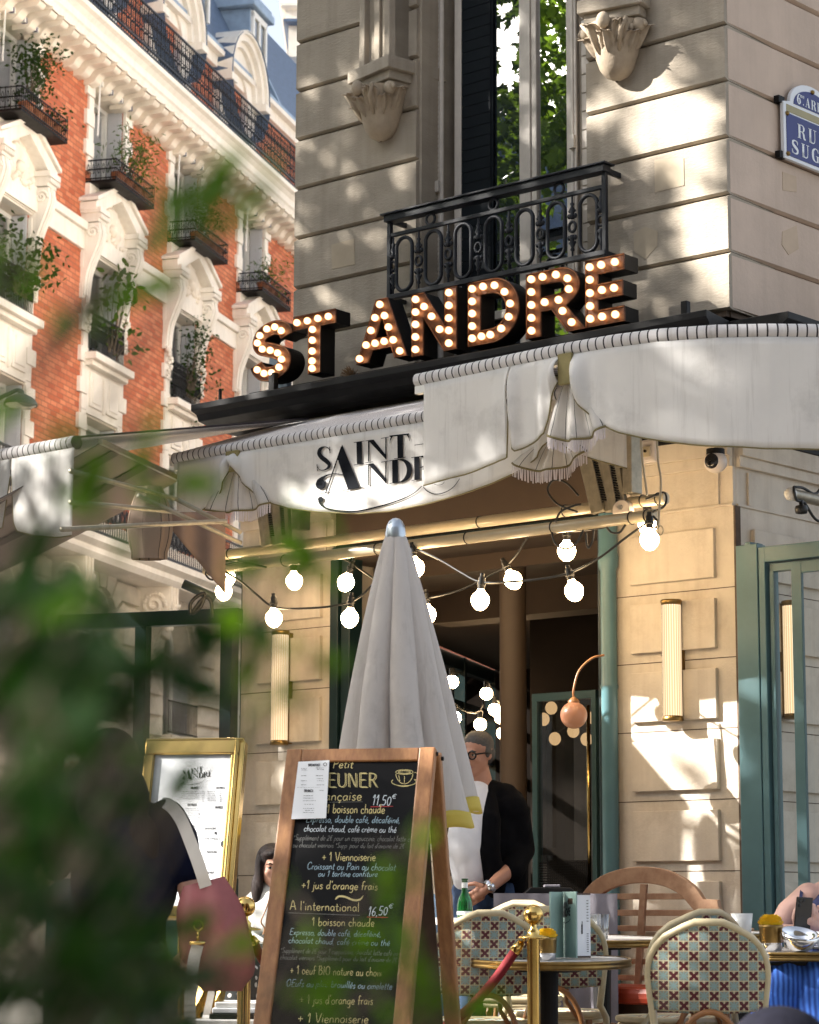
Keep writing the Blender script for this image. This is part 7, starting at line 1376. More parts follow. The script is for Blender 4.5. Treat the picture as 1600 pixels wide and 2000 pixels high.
m = MB(); text(m, 'ANDRE', lambda a, b: f1(a, b), .0, .40, .62, .11, .035, .1, -.08, 0); text(m, 'SAINT', lambda a, b: f1(a, b), .0, .28, .5, .10, .03, .1, -.08, 0)
m.ribbon([(.05, .46), (.25, .48), (.5, .45), (.62, .41)], .012, f1); m.build('printed_name', MT['ink'], c1, fixn=False)
m = MB(); m.add([f1(u, v) for u, v in ((.45, .1), (.78, .1), (.78, .19), (.45, .19))], [(0, 1, 2, 3)]); m.build('brown_stamp', MT['dwood'], c1, fixn=False)
c2, f2 = card((1125, 1748, 1153, 1858), 10.02, 10.06, 'paper', 'narrow white wine list standing beside the sage menu cards', t1c)
m = MB(); random.seed(3)
for k in range(17): y = .09+k*.018*2.6 if k < 8 else .62+(k-8)*.035; lines(m, f2, .66, .95, [y], .012, gap=.06) if False else m.ribbon([(.72, y), (.86, y)], .010, f2)
m.ribbon([(.40, .47), (.40, .62)], .10, f2); m.ribbon([(.41, .42), (.41, .48)], .045, f2); m.build('printed_lines', MT['ink'], c2, fixn=False)
m = MB(); m.add([f2(u, v) for u, v in ((0, -.03), (1, -.03), (1, .0), (0, .0))], [(0, 1, 2, 3)]); m.add([f2(u, v) for u, v in ((0, .97), (1, .97), (1, 1), (0, 1))], [(0, 1, 2, 3)]); m.build('wood_clip', MT['dwood'], c2, fixn=False)
def tumbler(o0, r, h, mat, lab, ribs=True):
    m = MB(); P = []; F = []; ns = 64; uv = []
    for j, (rr, z) in enumerate(((r*.80, 0), (r*.86, h*.3), (r, h), (r*.94, h), (r*.78, h*.12))):
        for i in range(ns): a = 2*math.pi*i/ns; q = rr*(1+(.03*math.cos(a*16) if ribs else 0)); P.append((o0[0]+q*math.cos(a), o0[1]+q*math.sin(a), o0[2]+z))
    for j in range(4):
        for i in range(ns): F.append((j*ns+i, j*ns+(i+1) % ns, (j+1)*ns+(i+1) % ns, (j+1)*ns+i))
    F += [tuple(range(ns))[::-1], tuple(range(4*ns, 5*ns))]; m.add(P, F); return tag(m.build('tumbler', MT[mat], None, smooth=True), lab, 'glass')
tumbler(ttop(t2c, 1172, 1830, 11.55), .046, .115, 'tglass', 'clear ribbed tumbler half full on the table before the bench')
tumbler(ttop(t4c, 1450, 1820, 11.2), .05, .09, 'milk', 'frosted white glass showing above the nearest chair back', False)
# green bottle, in the doorway behind the left chair
q = at(908, 1790, 10.9); q[2] = at(908, 1788, 10.9)[2]; bo = thing('bottle', 'green glass water bottle with white neck label before the man in the blazer', 'bottle', q)
z0 = at(908, 1793, 10.9)[2]; h = at(908, 1716, 10.9)[2]-z0; m = MB(); m.lathe([(.001, 0), (.034, 0), (.035, .02), (.035, h*.30), (.031, h*.45), (.016, h*.66), (.013, h*.78), (.013, h*.96), (.015, h*.965), (.015, h), (.001, h)], (q[0], q[1], z0), 24); m.build('glass_body', MT['green'], bo, smooth=True)
m = MB(); m.lathe([(.0136, h*.76), (.0136, h*.90)], (q[0], q[1], z0), 18); m.lathe([(.0355, h*.08), (.0355, h*.17)], (q[0], q[1], z0), 18); m.build('label', MT['paper'], bo, smooth=True)
m = MB(); m.lathe([(.24, z0-.03), (.24, z0), (.001, z0)], (q[0]+.05, q[1]+.1, 0), 32); tb = thing('bistro_table', 'small round table under the green bottle behind the chairs', 'table', (q[0]+.05, q[1]+.1, 0), group='round bistro tables'); m.build('table_top', MT['marble'], tb, auto=40); m = MB(); m.lathe([(.035, 0), (.035, z0-.03)], (q[0]+.05, q[1]+.1, -.05), 14); m.build('pedestal', MT['black'], tb)
# bowl, cup, saucer on the right table
o0 = ttop(t3c, 1558, 1855, 9.84)+np.array([0, 0, .004]); ax = Vector((.12, -.32, .94)).normalized(); m = MB(); m.lathe([(.001, .0), (.03, .0), (.055, .018), (.074, .052), (.078, .075), (.074, .075), (.068, .05), (.048, .022), (.001, .010)], o0, 36, ax); tag(m.build('steel_bowl', MT['silver'], None, smooth=True), 'tilted polished steel bowl on the table by the seated woman', 'bowl')
o0 = ttop(t3c, 1612, 1850, 9.95); cu = thing('cup', 'white china cup on a saucer behind the steel bowl', 'cup', o0)
m = MB(); m.lathe([(.001, .012), (.03, .012), (.05, .03), (.056, .075), (.053, .075), (.047, .032), (.001, .02)], o0+np.array([-.0, 0, .0]), 32); m.build('cup_body', MT['china'], cu, smooth=True)
m = MB(); m.lathe([(.001, .002), (.05, .002), (.09, .012), (.088, .015), (.05, .007), (.001, .007)], o0, 36); m.build('saucer', MT['china'], cu, smooth=True)
m = MB(); m.tube([o0+np.array([.055+.022*math.sin(a), 0, .045+.022*math.cos(a)]) for a in np.linspace(0, math.pi, 9)], .005, 7); m.build('handle', MT['china'], cu, smooth=True)
# white menus on the low table at the left
q = at(470, 1975, 9.9); lt = thing('low_table', 'low white side table with stacked menus beside the brass stand', 'table', (q[0], q[1], zg(0, 9.9)))
zt = at(470, 1990, 9.9)[2]; m = MB(); m.box(q[0]-.2, q[0]+.14, q[1]-.1, q[1]+.35, zt-.03, zt); m.build('table_top', MT['white'], lt, bevel=.005); m = MB(); [m.tube([(q[0]+a, q[1]+b, zg(0, 9.9)), (q[0]+a, q[1]+b, zt-.03)], .015, 8) for a in (-.17, .11) for b in (-.07, .3)]; m.build('leg', MT['white'], lt)
for k, (mat, lab) in enumerate((('slatebd', 'black folder lying under the white menus on the low table'), ('paper', 'thin white menu in the middle of the pile on the low table'), ('white', 'topmost white menu on the low table'))):
    m = MB(); m.box(q[0]-.12+.01*k, q[0]+.12, q[1]-.08+.01*k, q[1]+.22, zt+.002+.022*k, zt+.022+.022*k); tag(m.build('menu_book', MT[mat], None, bevel=.003), lab, 'menu')
# globe lamp on its gooseneck inside the door
c = at(1121, 1397, 13.0); gp = thing('globe_lamp', 'amber glass globe lamp on a curved arm inside the doorway', 'lamp', c)
m = MB(); m.ell(c, .073, 26, 18); m.build('globe', MT['globe'], gp, smooth=True)
m = MB(); m.lathe([(.03, .06), (.032, .075), (.02, .09), (.006, .10)], c, 18); m.tube(spl([c+np.array([0, 0, .09]), c+np.array([.0, 0, .14]), c+np.array([.03, .01, .24]), c+np.array([.10, .02, .31]), c+np.array([.17, .03, .33])], 6), .006, 8); m.build('curved_arm', MT['rattan'], gp, smooth=True)
c = at(1552, 1098, 13.6); gp = thing('globe_lamp', 'cream glowing globe lamp behind the sage screen top', 'lamp', c); m = MB(); m.ell(c, .075, 26, 18); m.build('globe', emitmat('cream_globe', (1, .72, .42), .42), gp, smooth=True)
m = MB(); m.lathe([(.02, .07), (.02, .1), (.006, .1), (.006, .25)], c, 12); m.build('stem', MT['dbrass'], gp)

# dim bulbs added behind the dark door glass, standing in for reflected festoon bulbs
il = thing('festoon_light', 'row of dim warm bulbs added behind the inner door glass as mirrored string lights', 'string lights', FA(1.1, 2.2, -1.7), group='bulb strings under the awning')
dim = emitmat('mirrored_bulb', (1, .62, .30), .30); pts = []
for x, y in ((1062, 1405), (1077, 1383), (1084, 1443), (1120, 1428), (1146, 1444), (1159, 1402)):
    t, z = FA.px(x, y, -1.7); m = MB(); m.ell(FA(t, z, -1.7), (.04, .04, .044), 16, 12); m.build('bulb', dim, il, smooth=True); pts.append(FA(t, z+.05, -1.7))
m = MB(); m.tube(spl(pts, 4), .005, 6); m.build('cable', MT['cable'], il)
# ---------------------------------------------------------------- people
def px3(x, y, Y): return Vector(at(x, y, Y))
def flesh(parent, name, mat, chains, blobs=(), vox=.009, seg=14):
    m = MB()
    for pts, rad in chains:
        Q = [Vector(p) for p in pts]; m.tube(Q, rad, seg)
        for p, r in zip(Q, rad): m.ell(p, r*.995, seg, 8)
    for c, r, *rot in blobs: m.ell(c, r, 18, 12, rot[0] if rot else None)
    return m.build(name, mat, parent, smooth=True, remesh=vox, fixn=True)
def rotm(yaw=0, pitch=0, roll=0): return Matrix.Rotation(yaw, 3, 'Z') @ Matrix.Rotation(pitch, 3, 'X') @ Matrix.Rotation(roll, 3, 'Y')
def head_parts(c, h, Mx):
    # blobs of a head of height h centred at c; face looks along local -y
    k = h; f = lambda x, y, z: c+Mx@Vector((x*k, y*k, z*k))
    B = [(f(0, .06, .14), (.33*k, .40*k, .36*k), Mx), (f(0, -.06, -.10), (.285*k, .32*k, .36*k), Mx), (f(0, -.13, -.32), (.20*k, .20*k, .16*k), Mx), (f(0, -.23, -.40), (.10*k, .09*k, .07*k), Mx),
         (f(0, -.385, -.08), (.045*k, .07*k, .12*k), Mx), (f(0, -.42, -.15), (.06*k, .06*k, .045*k), Mx), (f(-.045, -.40, -.165), (.04*k, .04*k, .03*k), Mx), (f(.045, -.40, -.165), (.04*k, .04*k, .03*k), Mx),
         (f(0, -.335, .085), (.20*k, .06*k, .045*k), Mx), (f(-.17, -.27, -.10), (.09*k, .09*k, .08*k), Mx), (f(.17, -.27, -.10), (.09*k, .09*k, .08*k), Mx),
         (f(-.32, .05, -.03), (.035*k, .07*k, .11*k), Mx), (f(.32, .05, -.03), (.035*k, .07*k, .11*k), Mx)]
    return B, f
def face(parent, c, h, Mx, f, brow='hair', lip=(.30, .10, .09)):
    k = h
    for s in (-1, 1):
        m = MB(); m.ell(f(s*.135, -.325, .015), (.055*k, .03*k, .028*k), 12, 8, Mx); m.build('eye', M('eye_white', (.5, .46, .42), .3, var=0) if 'eye_white' not in bpy.data.materials else bpy.data.materials['eye_white'], parent, smooth=True)
        m = MB(); m.ell(f(s*.135, -.352, .015), (.025*k, .012*k, .026*k), 10, 6, Mx); m.build('iris', MT['lens'], parent, smooth=True)
        m = MB(); m.tube([f(s*.06, -.375, .085), f(s*.14, -.375, .115), f(s*.22, -.335, .085)], [.012*k, .018*k, .008*k], 8); m.build('eyebrow', MT[brow], parent, smooth=True)
        m = MB(); m.tube([f(s*.07, -.345, .035), f(s*.135, -.365, .052), f(s*.20, -.335, .028)], [.008*k, .012*k, .008*k], 6); m.build('eyelid', MT['skin2'], parent, smooth=True)
    m = MB(); m.tube([f(-.11, -.30, -.262), f(-.05, -.345, -.25), f(0, -.35, -.256), f(.05, -.345, -.25), f(.11, -.30, -.262)], [.010*k, .022*k, .02*k, .022*k, .010*k], 8); m.tube([f(-.09, -.305, -.278), f(0, -.345, -.292), f(.09, -.305, -.278)], [.008*k, .026*k, .008*k], 8)
    m.build('lips', M('lips', lip, .45, var=0) if 'lips' not in bpy.data.materials else bpy.data.materials['lips'], parent, smooth=True)
def hand(parent, name, mat, wrist, palm_dir, side_dir, size=.185, curl=.9, mirror=1):
    # palm with five separate bent fingers; palm_dir wrist -> knuckles, side_dir little finger -> index
    d = Vector(palm_dir).normalized(); sd = (Vector(side_dir)-d*Vector(side_dir).dot(d)).normalized(); n = d.cross(sd)*mirror; s = size; w = Vector(wrist)
    ch = [([w-d*.04*s, w+d*.2*s, w+d*.42*s], [.13*s, .15*s, .14*s])]; bl = [(w+d*.28*s, (.12*s,)*3), (w+d*.30*s+sd*.12*s, (.11*s,)*3), (w+d*.30*s-sd*.12*s, (.10*s,)*3), (w+d*.44*s+sd*.14*s, (.085*s,)*3), (w+d*.44*s-sd*.13*s, (.08*s,)*3)]
    for i, (off, L, r) in enumerate(((.165, .46, .058), (.055, .52, .06), (-.055, .48, .057), (-.16, .37, .05))):
        p = w+d*.46*s+sd*off*s; a = 0; pts = [p-d*.08*s, p]; rad = [r*s*1.1, r*s*1.05]
        for j, f in enumerate((.45, .30, .25)): a += curl*(.55+.28*j)*(1+.08*i); p = p+(d*math.cos(a)+n*math.sin(a)+sd*off*.25)*L*f*s; pts.append(p); rad.append(r*s*(.98-.12*j))
        ch.append((pts, rad))
    p = w+d*.10*s+sd*.14*s; t1_ = p+(d*.55+sd*.75+n*.25).normalized()*.24*s; t2_ = t1_+(d*.85+sd*.3+n*.4).normalized()*.18*s; t3_ = t2_+(d*.9+n*.5).normalized()*.13*s; ch.append(([p, t1_, t2_, t3_], [.085*s, .07*s, .062*s, .05*s]))
    return flesh(parent, name, mat, ch, bl, vox=.0035, seg=10)
# --- man in a black blazer by the doorway
YM = 12.6; man = thing('person', 'man in a black blazer, white tee and dark glasses, one hand in his pocket', 'person', (px3(950, 1700, YM).x, YM, 0))
P = lambda x, y, d=0: px3(x, y, YM+d)
Mh = rotm(R_(-36), R_(8), R_(4)); hc = P(931, 1473, .0); B, f = head_parts(hc, .235, Mh)
B += [(P(940, 1690, .04), (.09, .07, .10))]
flesh(man, 'body', MT['skin2'], [([P(932, 1500, .03), P(938, 1530, .04), P(945, 1560, .04)], [.062, .066, .085]), ([P(1000, 1692, -.05), P(985, 1708, -.11), P(957, 1733, -.20)], [.040, .040, .030])], B+[(P(945, 1610, .05), (.10, .08, .18))], .007)
face(man, hc, .235, Mh, f, 'ghair')
m = MB(); m.ell(f(0, .078, .212), (.335*.235, .392*.235, .322*.235), 20, 12, Mh); m.ell(f(.0, .20, .0), (.325*.235, .28*.235, .30*.235), 18, 12, Mh); m.ell(f(.30, .02, .06), (.05*.235, .12*.235, .16*.235), 12, 8, Mh); m.ell(f(-.30, .02, .06), (.05*.235, .12*.235, .16*.235), 12, 8, Mh); m.build('hair', MT['ghair'], man, smooth=True, remesh=.006)
m = MB()
for s in (-1, 1): m.tube([f(s*.15+.10*math.cos(a), -.40, .01+.085*math.sin(a)) for a in np.linspace(0, 6.283, 16, endpoint=False)], .0042, 6, closed=True); m.tube([f(s*.25, -.39, .04), f(s*.34, -.15, .05), f(s*.345, .06, .02)], .0042, 6)
m.tube([f(-.05, -.41, .03), f(.05, -.41, .03)], .004, 6); m.build('glasses', MT['black'], man, smooth=True)
flesh(man, 'white_tee', MT['tee'], [([P(932, 1556, .0), P(920, 1600, -.04), P(915, 1650, -.05), P(922, 1712, -.02)], [.085, .11, .115, .105])], [(P(912, 1640, -.07), (.10, .10, .17)), (P(934, 1547, .02), (.075, .065, .03))], .008)
flesh(man, 'blazer', MT['blazer'], [([P(958, 1548, .04), P(985, 1560, .06), P(1004, 1590, .07), P(1018, 1660, .06), P(1001, 1702, -.07)], [.07, .085, .088, .075, .062]), ([P(985, 1580, .10), P(985, 1650, .10), P(984, 1740, .10)], [.125, .13, .13]), ([P(905, 1580, .14), P(900, 1680, .14)], [.10, .10]), ([P(956, 1545, -.02), P(958, 1600, -.10), P(955, 1660, -.11), P(968, 1735, -.08)], [.03, .055, .06, .055])], [(P(972, 1640, .06), (.12, .12, .26)), (P(990, 1580, .05), (.11, .10, .10))], .009)
flesh(man, 'jeans', MT['jeans'], [([P(930, 1735, .02), P(925, 1800, .0), P(925, 1960, .02), P(926, 2110, .02)], [.12, .11, .085, .07]), ([P(965, 1735, .04), P(972, 1800, .04), P(972, 1960, .06), P(972, 2110, .06)], [.12, .11, .085, .07])], [(P(945, 1740, .03), (.17, .12, .10))], .010)
m = MB(); m.ell(P(925, 2125, -.03), (.05, .13, .045), 12, 8); m.ell(P(972, 2125, .0), (.05, .13, .045), 12, 8); m.build('shoes', MT['black'], man, smooth=True)
hand(man, 'hand', MT['skin2'], P(953, 1735, -.21), P(928, 1752, -.2)-P(953, 1735, -.21), (0, -.3, 1), .17, .35)
m = MB(); a, b = P(960, 1728, -.2), P(951, 1737, -.21); ax = (b-a).normalized(); m.lathe([(.036, -.012), (.038, 0), (.036, .012)], P(956, 1732, -.2), 22, ax); m.build('watch_strap', MT['silver'], man, smooth=True)
m = MB(); vd = (Vector(EYE)-P(956, 1732, -.2)).normalized(); m.lathe([(.001, .046), (.019, .045), (.021, .038), (.021, .03)], P(956, 1732, -.2), 18, (vd+Vector((.25, 0, 0))).normalized()); m.build('watch', MT['silver'], man, smooth=True)
# --- woman in a lace top, mostly behind the parasol
YW = 12.9; w2 = thing('person', 'woman in a cream lace top and pale jeans mostly hidden by the closed parasol', 'person', (px3(880, 1700, YW).x, YW, 0)); P = lambda x, y, d=0: px3(x, y, YW+d)
Mh = rotm(R_(40), 0, 0); hc = P(872, 1555); B, f = head_parts(hc, .22, Mh); flesh(w2, 'body', MT['skin'], [([P(874, 1580), P(876, 1620)], [.055, .07]), ([P(905, 1700, -.1), P(915, 1740, -.15)], [.035, .03])], B, .008); face(w2, hc, .22, Mh, f)
m = MB(); m.ell(f(0, .1, .16), (.36*.22, .42*.22, .36*.22), 18, 12, Mh); m.ell(f(.0, .2, -.3), (.38*.22, .3*.22, .55*.22), 18, 12, Mh); m.ell(f(.25, .0, -.35), (.12*.22, .2*.22, .5*.22), 14, 10, Mh); m.build('hair', MT['rhair'], w2, smooth=True, remesh=.007)
lace, nt, b_, tc = newmat('cream_lace'); vr = nt.nodes.new('ShaderNodeTexVoronoi'); vr.inputs['Scale'].default_value = 34; nt.links.new(tc.outputs['Object'], vr.inputs['Vector']); nt.links.new(_ramp(nt, vr.outputs['Distance'], .10, .22, (.10, .05, .03), (.66, .52, .38)), b_.inputs['Base Color']); b_.inputs['Roughness'].default_value = .9
flesh(w2, 'lace_top', lace, [([P(876, 1622), P(878, 1680), P(880, 1745)], [.13, .125, .12]), ([P(896, 1625), P(905, 1670, -.02), P(906, 1705, -.08)], [.07, .062, .05])], [], .009)
flesh(w2, 'jeans', MT['ljeans'], [([P(870, 1755), P(868, 1900), P(868, 2115)], [.105, .085, .06]), ([P(900, 1755), P(902, 1900), P(902, 2115)], [.105, .085, .06])], [], .010)
# --- seated woman looking past the chalkboard
YS2 = 12.3; w3 = thing('person', 'seated woman with long dark hair, fringe and ivory top beside the chalkboard rail', 'person', (px3(530, 1900, YS2).x, YS2, 0)); P = lambda x, y, d=0: px3(x, y, YS2+d)
Mh = rotm(R_(14), R_(6), R_(-4)); hc = P(534, 1693); B, f = head_parts(hc, .225, Mh)
flesh(w3, 'body', MT['skin'], [([P(537, 1722, .03), P(538, 1750, .04)], [.052, .06])], B, .006); face(w3, hc, .225, Mh, f)
k = .225; m = MB(); m.ell(f(0, .10, .16), (.37*k, .42*k, .37*k), 20, 14, Mh); m.ell(f(0, -.22, .30), (.27*k, .14*k, .13*k), 16, 10, Mh)
for s in (-1, 1): m.ell(f(s*.33, -.02, -.15), (.10*k, .22*k, .5*k), 14, 12, Mh); m.ell(f(s*.40, .02, -.55), (.12*k, .20*k, .42*k), 14, 12, Mh); m.ell(f(s*.40, .05, -.95), (.10*k, .16*k, .35*k), 14, 10, Mh)
m.ell(f(0, .22, -.4), (.36*k, .22*k, .7*k), 16, 12, Mh); m.build('hair', MT['hair'], w3, smooth=True, remesh=.006)
flesh(w3, 'ivory_top', MT['ivory'], [([P(538, 1752, .04), P(536, 1800, .05), P(534, 1850, .08)], [.10, .155, .15]), ([P(506, 1765, .05), P(493, 1800, .02), P(490, 1840, -.10), P(512, 1850, -.28)], [.075, .062, .052, .042]), ([P(566, 1765, .05), P(580, 1810, .02), P(575, 1850, -.2)], [.07, .06, .045])], [(P(537, 1765, .05), (.19, .09, .06))], .009)
hand(w3, 'hand', MT['skin'], P(514, 1851, -.30), (.6, -.6, -.1), (0, .3, 1), .16, .8)
m = MB(); m.tube(spl([P(527, 1752, -.08), P(520, 1775, -.12), P(510, 1800, -.13), P(517, 1815, -.12), P(509, 1838, -.12)], 6), .004, 6); m.build('necklace', MT['rattan'], w3, smooth=True)
dmat, nt, b_, tc = newmat('polka_dots'); vr = nt.nodes.new('ShaderNodeTexVoronoi'); vr.inputs['Scale'].default_value = 24; vr.inputs['Randomness'].default_value = .35; nt.links.new(tc.outputs['Object'], vr.inputs['Vector']); nt.links.new(_ramp(nt, vr.outputs['Distance'], .26, .30, (.62, .60, .56), (.012, .012, .014)), b_.inputs['Base Color']); b_.inputs['Roughness'].default_value = .85
flesh(w3, 'polka_dot_skirt', dmat, [([P(534, 1870, .05), P(505, 1890, -.35), P(468, 1915, -.62), P(462, 1990, -.66)], [.15, .115, .095, .09]), ([P(545, 1870, .05), P(560, 1895, -.35), P(560, 1915, -.6), P(560, 1990, -.62)], [.15, .115, .095, .09])], [], .010)
sc2 = thing('bistro_chair', 'plain dark chair under the seated woman in ivory', 'chair', (px3(530, 1900, YS2).x, YS2+.1, 0)); q = px3(535, 1900, YS2+.12)
m = MB(); m.box(q.x-.21, q.x+.21, q.y-.2, q.y+.2, .40, .44); m.build('seat', MT['dwood'], sc2, bevel=.01)
for sx in (-.18, .18):
    for sy in (-.17, .17): m = MB(); m.tube([(q.x+sx, q.y+sy, -.02), (q.x+sx, q.y+sy, .40 if sy < 0 else .80)], .014, 8); m.build('leg', MT['dwood'], sc2)
m = MB(); m.box(q.x-.19, q.x+.19, q.y+.16, q.y+.18, .58, .82); m.build('backrest', MT['dwood'], sc2, bevel=.008)
# --- woman seen from behind at the left, hand raised to her long hair
YB = 8.9; w1 = thing('person', 'woman seen from behind in a navy top with long dark hair and a raised arm', 'person', (px3(230, 1800, YB).x, YB, zg(0, YB))); P = lambda x, y, d=0: px3(x, y, YB+d)
flesh(w1, 'body', MT['skin'], [([P(222, 1510), P(225, 1560), P(230, 1600)], [.055, .058, .08]), ([P(140, 1640), P(85, 1712, .08), P(62, 1722, .10)], [.056, .046, .042]), ([P(62, 1722, .10), P(92, 1620, .08), P(120, 1560, .05)], [.042, .036, .026]), ([P(352, 1640), P(366, 1720, .0), P(382, 1800, -.06), P(375, 1850, -.12)], [.056, .046, .036, .028])], [(P(220, 1480), (.078, .095, .11)), (P(240, 1720), (.17, .11, .22))], .009)
hand(w1, 'hand', MT['skin'], P(122, 1556, .05), P(140, 1515, .02)-P(122, 1556, .05), (1, 0, .4), .17, .7); hand(w1, 'hand', MT['skin'], P(374, 1852, -.12), P(372, 1890, -.14)-P(374, 1852, -.12), (-1, 0, 0), .17, .9)
m = MB(); m.ell(P(216, 1492, .0), (.115, .115, .135), 20, 14); m.ell(P(222, 1570, -.06), (.135, .08, .17), 20, 14); m.ell(P(232, 1650, -.08), (.15, .065, .16), 18, 12); m.ell(P(160, 1560, -.0), (.07, .05, .13), 14, 10); m.build('hair', MT['hair'], w1, smooth=True, remesh=.01)
flesh(w1, 'navy_top', MT['navy'], [([P(240, 1620), P(242, 1700), P(245, 1800), P(246, 1850)], [.145, .165, .15, .15]), ([P(150, 1622), P(132, 1650, .02), P(108, 1690, .06)], [.075, .07, .062]), ([P(325, 1600), P(350, 1640, .0), P(362, 1700, .0)], [.075, .072, .066])], [(P(235, 1610), (.21, .09, .07)), (P(243, 1720), (.20, .12, .24))], .010)
flesh(w1, 'patterned_skirt', MT['greyd'], [([P(245, 1850), P(245, 1930), P(250, 2060), P(255, 2140)], [.155, .185, .20, .22])], [(P(245, 1920), (.21, .16, .16))], .012)
flesh(w1, 'legs', MT['skin'], [([P(215, 2120), P(215, 2280)], [.055, .04]), ([P(285, 2120), P(285, 2280)], [.055, .04])], [], .012)
for cc in ((92, 1595), (88, 1606)): m = MB(); m.lathe([(.034, -.004), (.038, 0), (.034, .004)], P(*cc, .07), 20, P(100, 1580, .07)-P(80, 1660, .09)); m.build('bracelet', MT['silver'], w1, smooth=True)
bg_ = thing('shoulder_bag', 'dusty pink slouchy shoulder bag with a broad cream strap', 'bag', P(420, 1850, -.1))
m = MB()
def bag(u, v):
    a = u*2*math.pi; cx = 398+45*v-8*v*v; w = 30+44*math.sin(min(1, v*.92+.12)*math.pi*.78)**1.2-18*max(0, v-.85)/.15; dpt = .07*math.sin(min(1, v*.95+.05)*math.pi)+.012
    q = P(cx+w*math.cos(a)*(1+.05*math.sin(v*9+a*2)), 1722+214*v+(-10*math.cos(a)*(1-v)), -.12); return q+Vector((0, dpt*math.sin(a)*(1+.15*math.sin(a*5+v*4)), 0))
m.grid(bag, 48, 22); m.build('bag_body', MT['pink'], bg_, smooth=True)
m = MB(); pts = [P(x, y, d) for x, y, d in [(312, 1568, .05), (330, 1572, -.08), (352, 1598, -.13), (374, 1650, -.15), (392, 1700, -.16), (402, 1732, -.15)]]; Q = spl(pts, 6)
for i in range(len(Q)-1): a, b = Vector(Q[i]), Vector(Q[i+1]); m.bar(a, b+(b-a)*.1, .045, .006, (0, -1, .2))
m.build('strap', MT['strap'], bg_)
m = MB(); Q = spl([P(x, y, -.2) for x, y in [(386, 1846), (378, 1880), (372, 1940), (372, 2010), (376, 2060)]], 6)
for i in range(len(Q)-1): a, b = Vector(Q[i]), Vector(Q[i+1]); m.bar(a, b+(b-a)*.1, .042, .005, (0, -1, 0))
m.build('hanging_strap', MT['strap'], bg_)
m = MB(); m.tube([P(388+9*math.cos(a), 1808+10*math.sin(a), -.21) for a in np.linspace(0, 6.28, 16, endpoint=False)], .0045, 7, closed=True); m.tube([P(388, 1818, -.21), P(386, 1838, -.21)], .005, 8); m.bar(P(371, 1842, -.21), P(401, 1842, -.21), .02, .012); m.build('clasp', MT['brass'], bg_, smooth=True)
# --- woman with a phone at the right edge
YP5 = 10.35; w5 = thing('person', 'woman in a navy camisole and blue knit skirt holding up a black phone', 'person', (px3(1620, 1900, YP5).x, YP5, zg(0, YP5))); P = lambda x, y, d=0: px3(x, y, YP5+d)
Mh = rotm(R_(20), R_(14), 0); hc = P(1668, 1640); B, f = head_parts(hc, .225, Mh)
flesh(w5, 'body', MT['pale'], [([P(1660, 1680, .03), P(1645, 1735, .05)], [.052, .07]), ([P(1580, 1752, .02), P(1540, 1782, .0), P(1515, 1822, -.04)], [.062, .052, .043]), ([P(1515, 1822, -.04), P(1540, 1822, -.16), P(1563, 1818, -.22)], [.043, .036, .028]), ([P(1695, 1752, .02), P(1715, 1830, .0), P(1660, 1840, -.15), P(1605, 1822, -.22)], [.06, .05, .04, .028])], B+[(P(1637, 1775, .04), (.17, .10, .13))], .007); face(w5, hc, .225, Mh, f)
m = MB(); m.ell(f(0, .1, .16), (.37*.225, .42*.225, .37*.225), 18, 12, Mh); m.ell(f(0, .25, -.3), (.36*.225, .25*.225, .6*.225), 18, 12, Mh); m.build('hair', MT['hair'], w5, smooth=True, remesh=.008)
flesh(w5, 'camisole', MT['bra'], [([P(1637, 1800, .02), P(1637, 1850, .03), P(1637, 1880, .04)], [.155, .145, .15])], [(P(1600, 1795, -.04), (.085, .075, .08)), (P(1675, 1795, -.04), (.085, .075, .08))], .008)
m = MB()
for x in (1567, 1690): Q = spl([P(x+3, 1731, .075), P(x, 1736, .0), P(x-2, 1755, -.065), P(x+4, 1780, -.11)], 6); [m.bar(a, Vector(b), .014, .004, (0, -1, .4)) for a, b in zip(Q, Q[1:])]
m.build('shoulder_strap', MT['bra'], w5)
kmat, nt, b_, tc = newmat('ribbed_blue_knit'); sp_ = nt.nodes.new('ShaderNodeTexWave'); sp_.inputs['Scale'].default_value = 16; sp_.inputs['Distortion'].default_value = 1.5; nt.links.new(tc.outputs['Object'], sp_.inputs['Vector']); nt.links.new(_mix(nt, sp_.outputs['Fac'] if 'Fac' in sp_.outputs else sp_.outputs[1], (.012, .05, .26), (.05, .17, .62)), b_.inputs['Base Color']); b_.inputs['Roughness'].default_value = .9
flesh(w5, 'knit_skirt', kmat, [([P(1637, 1890, .03), P(1590, 1905, -.25), P(1535, 1915, -.42), P(1515, 1970, -.42), P(1500, 2080, -.36)], [.15, .125, .11, .10, .09]), ([P(1650, 1890, .03), P(1640, 1905, -.25), P(1615, 1915, -.48), P(1610, 1980, -.5), P(1610, 2080, -.46)], [.15, .125, .11, .10, .09])], [], .010)
hand(w5, 'hand', MT['pale'], P(1562, 1822, -.22), P(1578, 1800, -.24)-P(1562, 1822, -.22)+Vector((0, -.01, 0)), (-.7, -.2, .6), .165, .75, -1); hand(w5, 'hand', MT['pale'], P(1608, 1822, -.22), P(1588, 1803, -.25)-P(1608, 1822, -.22), (.5, -.2, .7), .165, .75, 1)
ph = thing('phone', 'black phone with round camera lenses held up by the woman in navy', 'phone', P(1568, 1785, -.26))
c, u = P(1569, 1788, -.275), Vector((.10, -.12, 1)).normalized(); xx = Vector((1, .25, 0)).normalized(); xx = (xx-u*xx.dot(u)).normalized(); nn = xx.cross(u); nn = nn if nn.y < 0 else -nn
m = MB(); m.hexa([c+xx*a+u*b+nn*n for n in (-.004, .004) for a, b in ((-.037, -.075), (.037, -.075), (.037, .075), (-.037, .075))]); m.build('phone_body', MT['phone'], ph, bevel=.004)
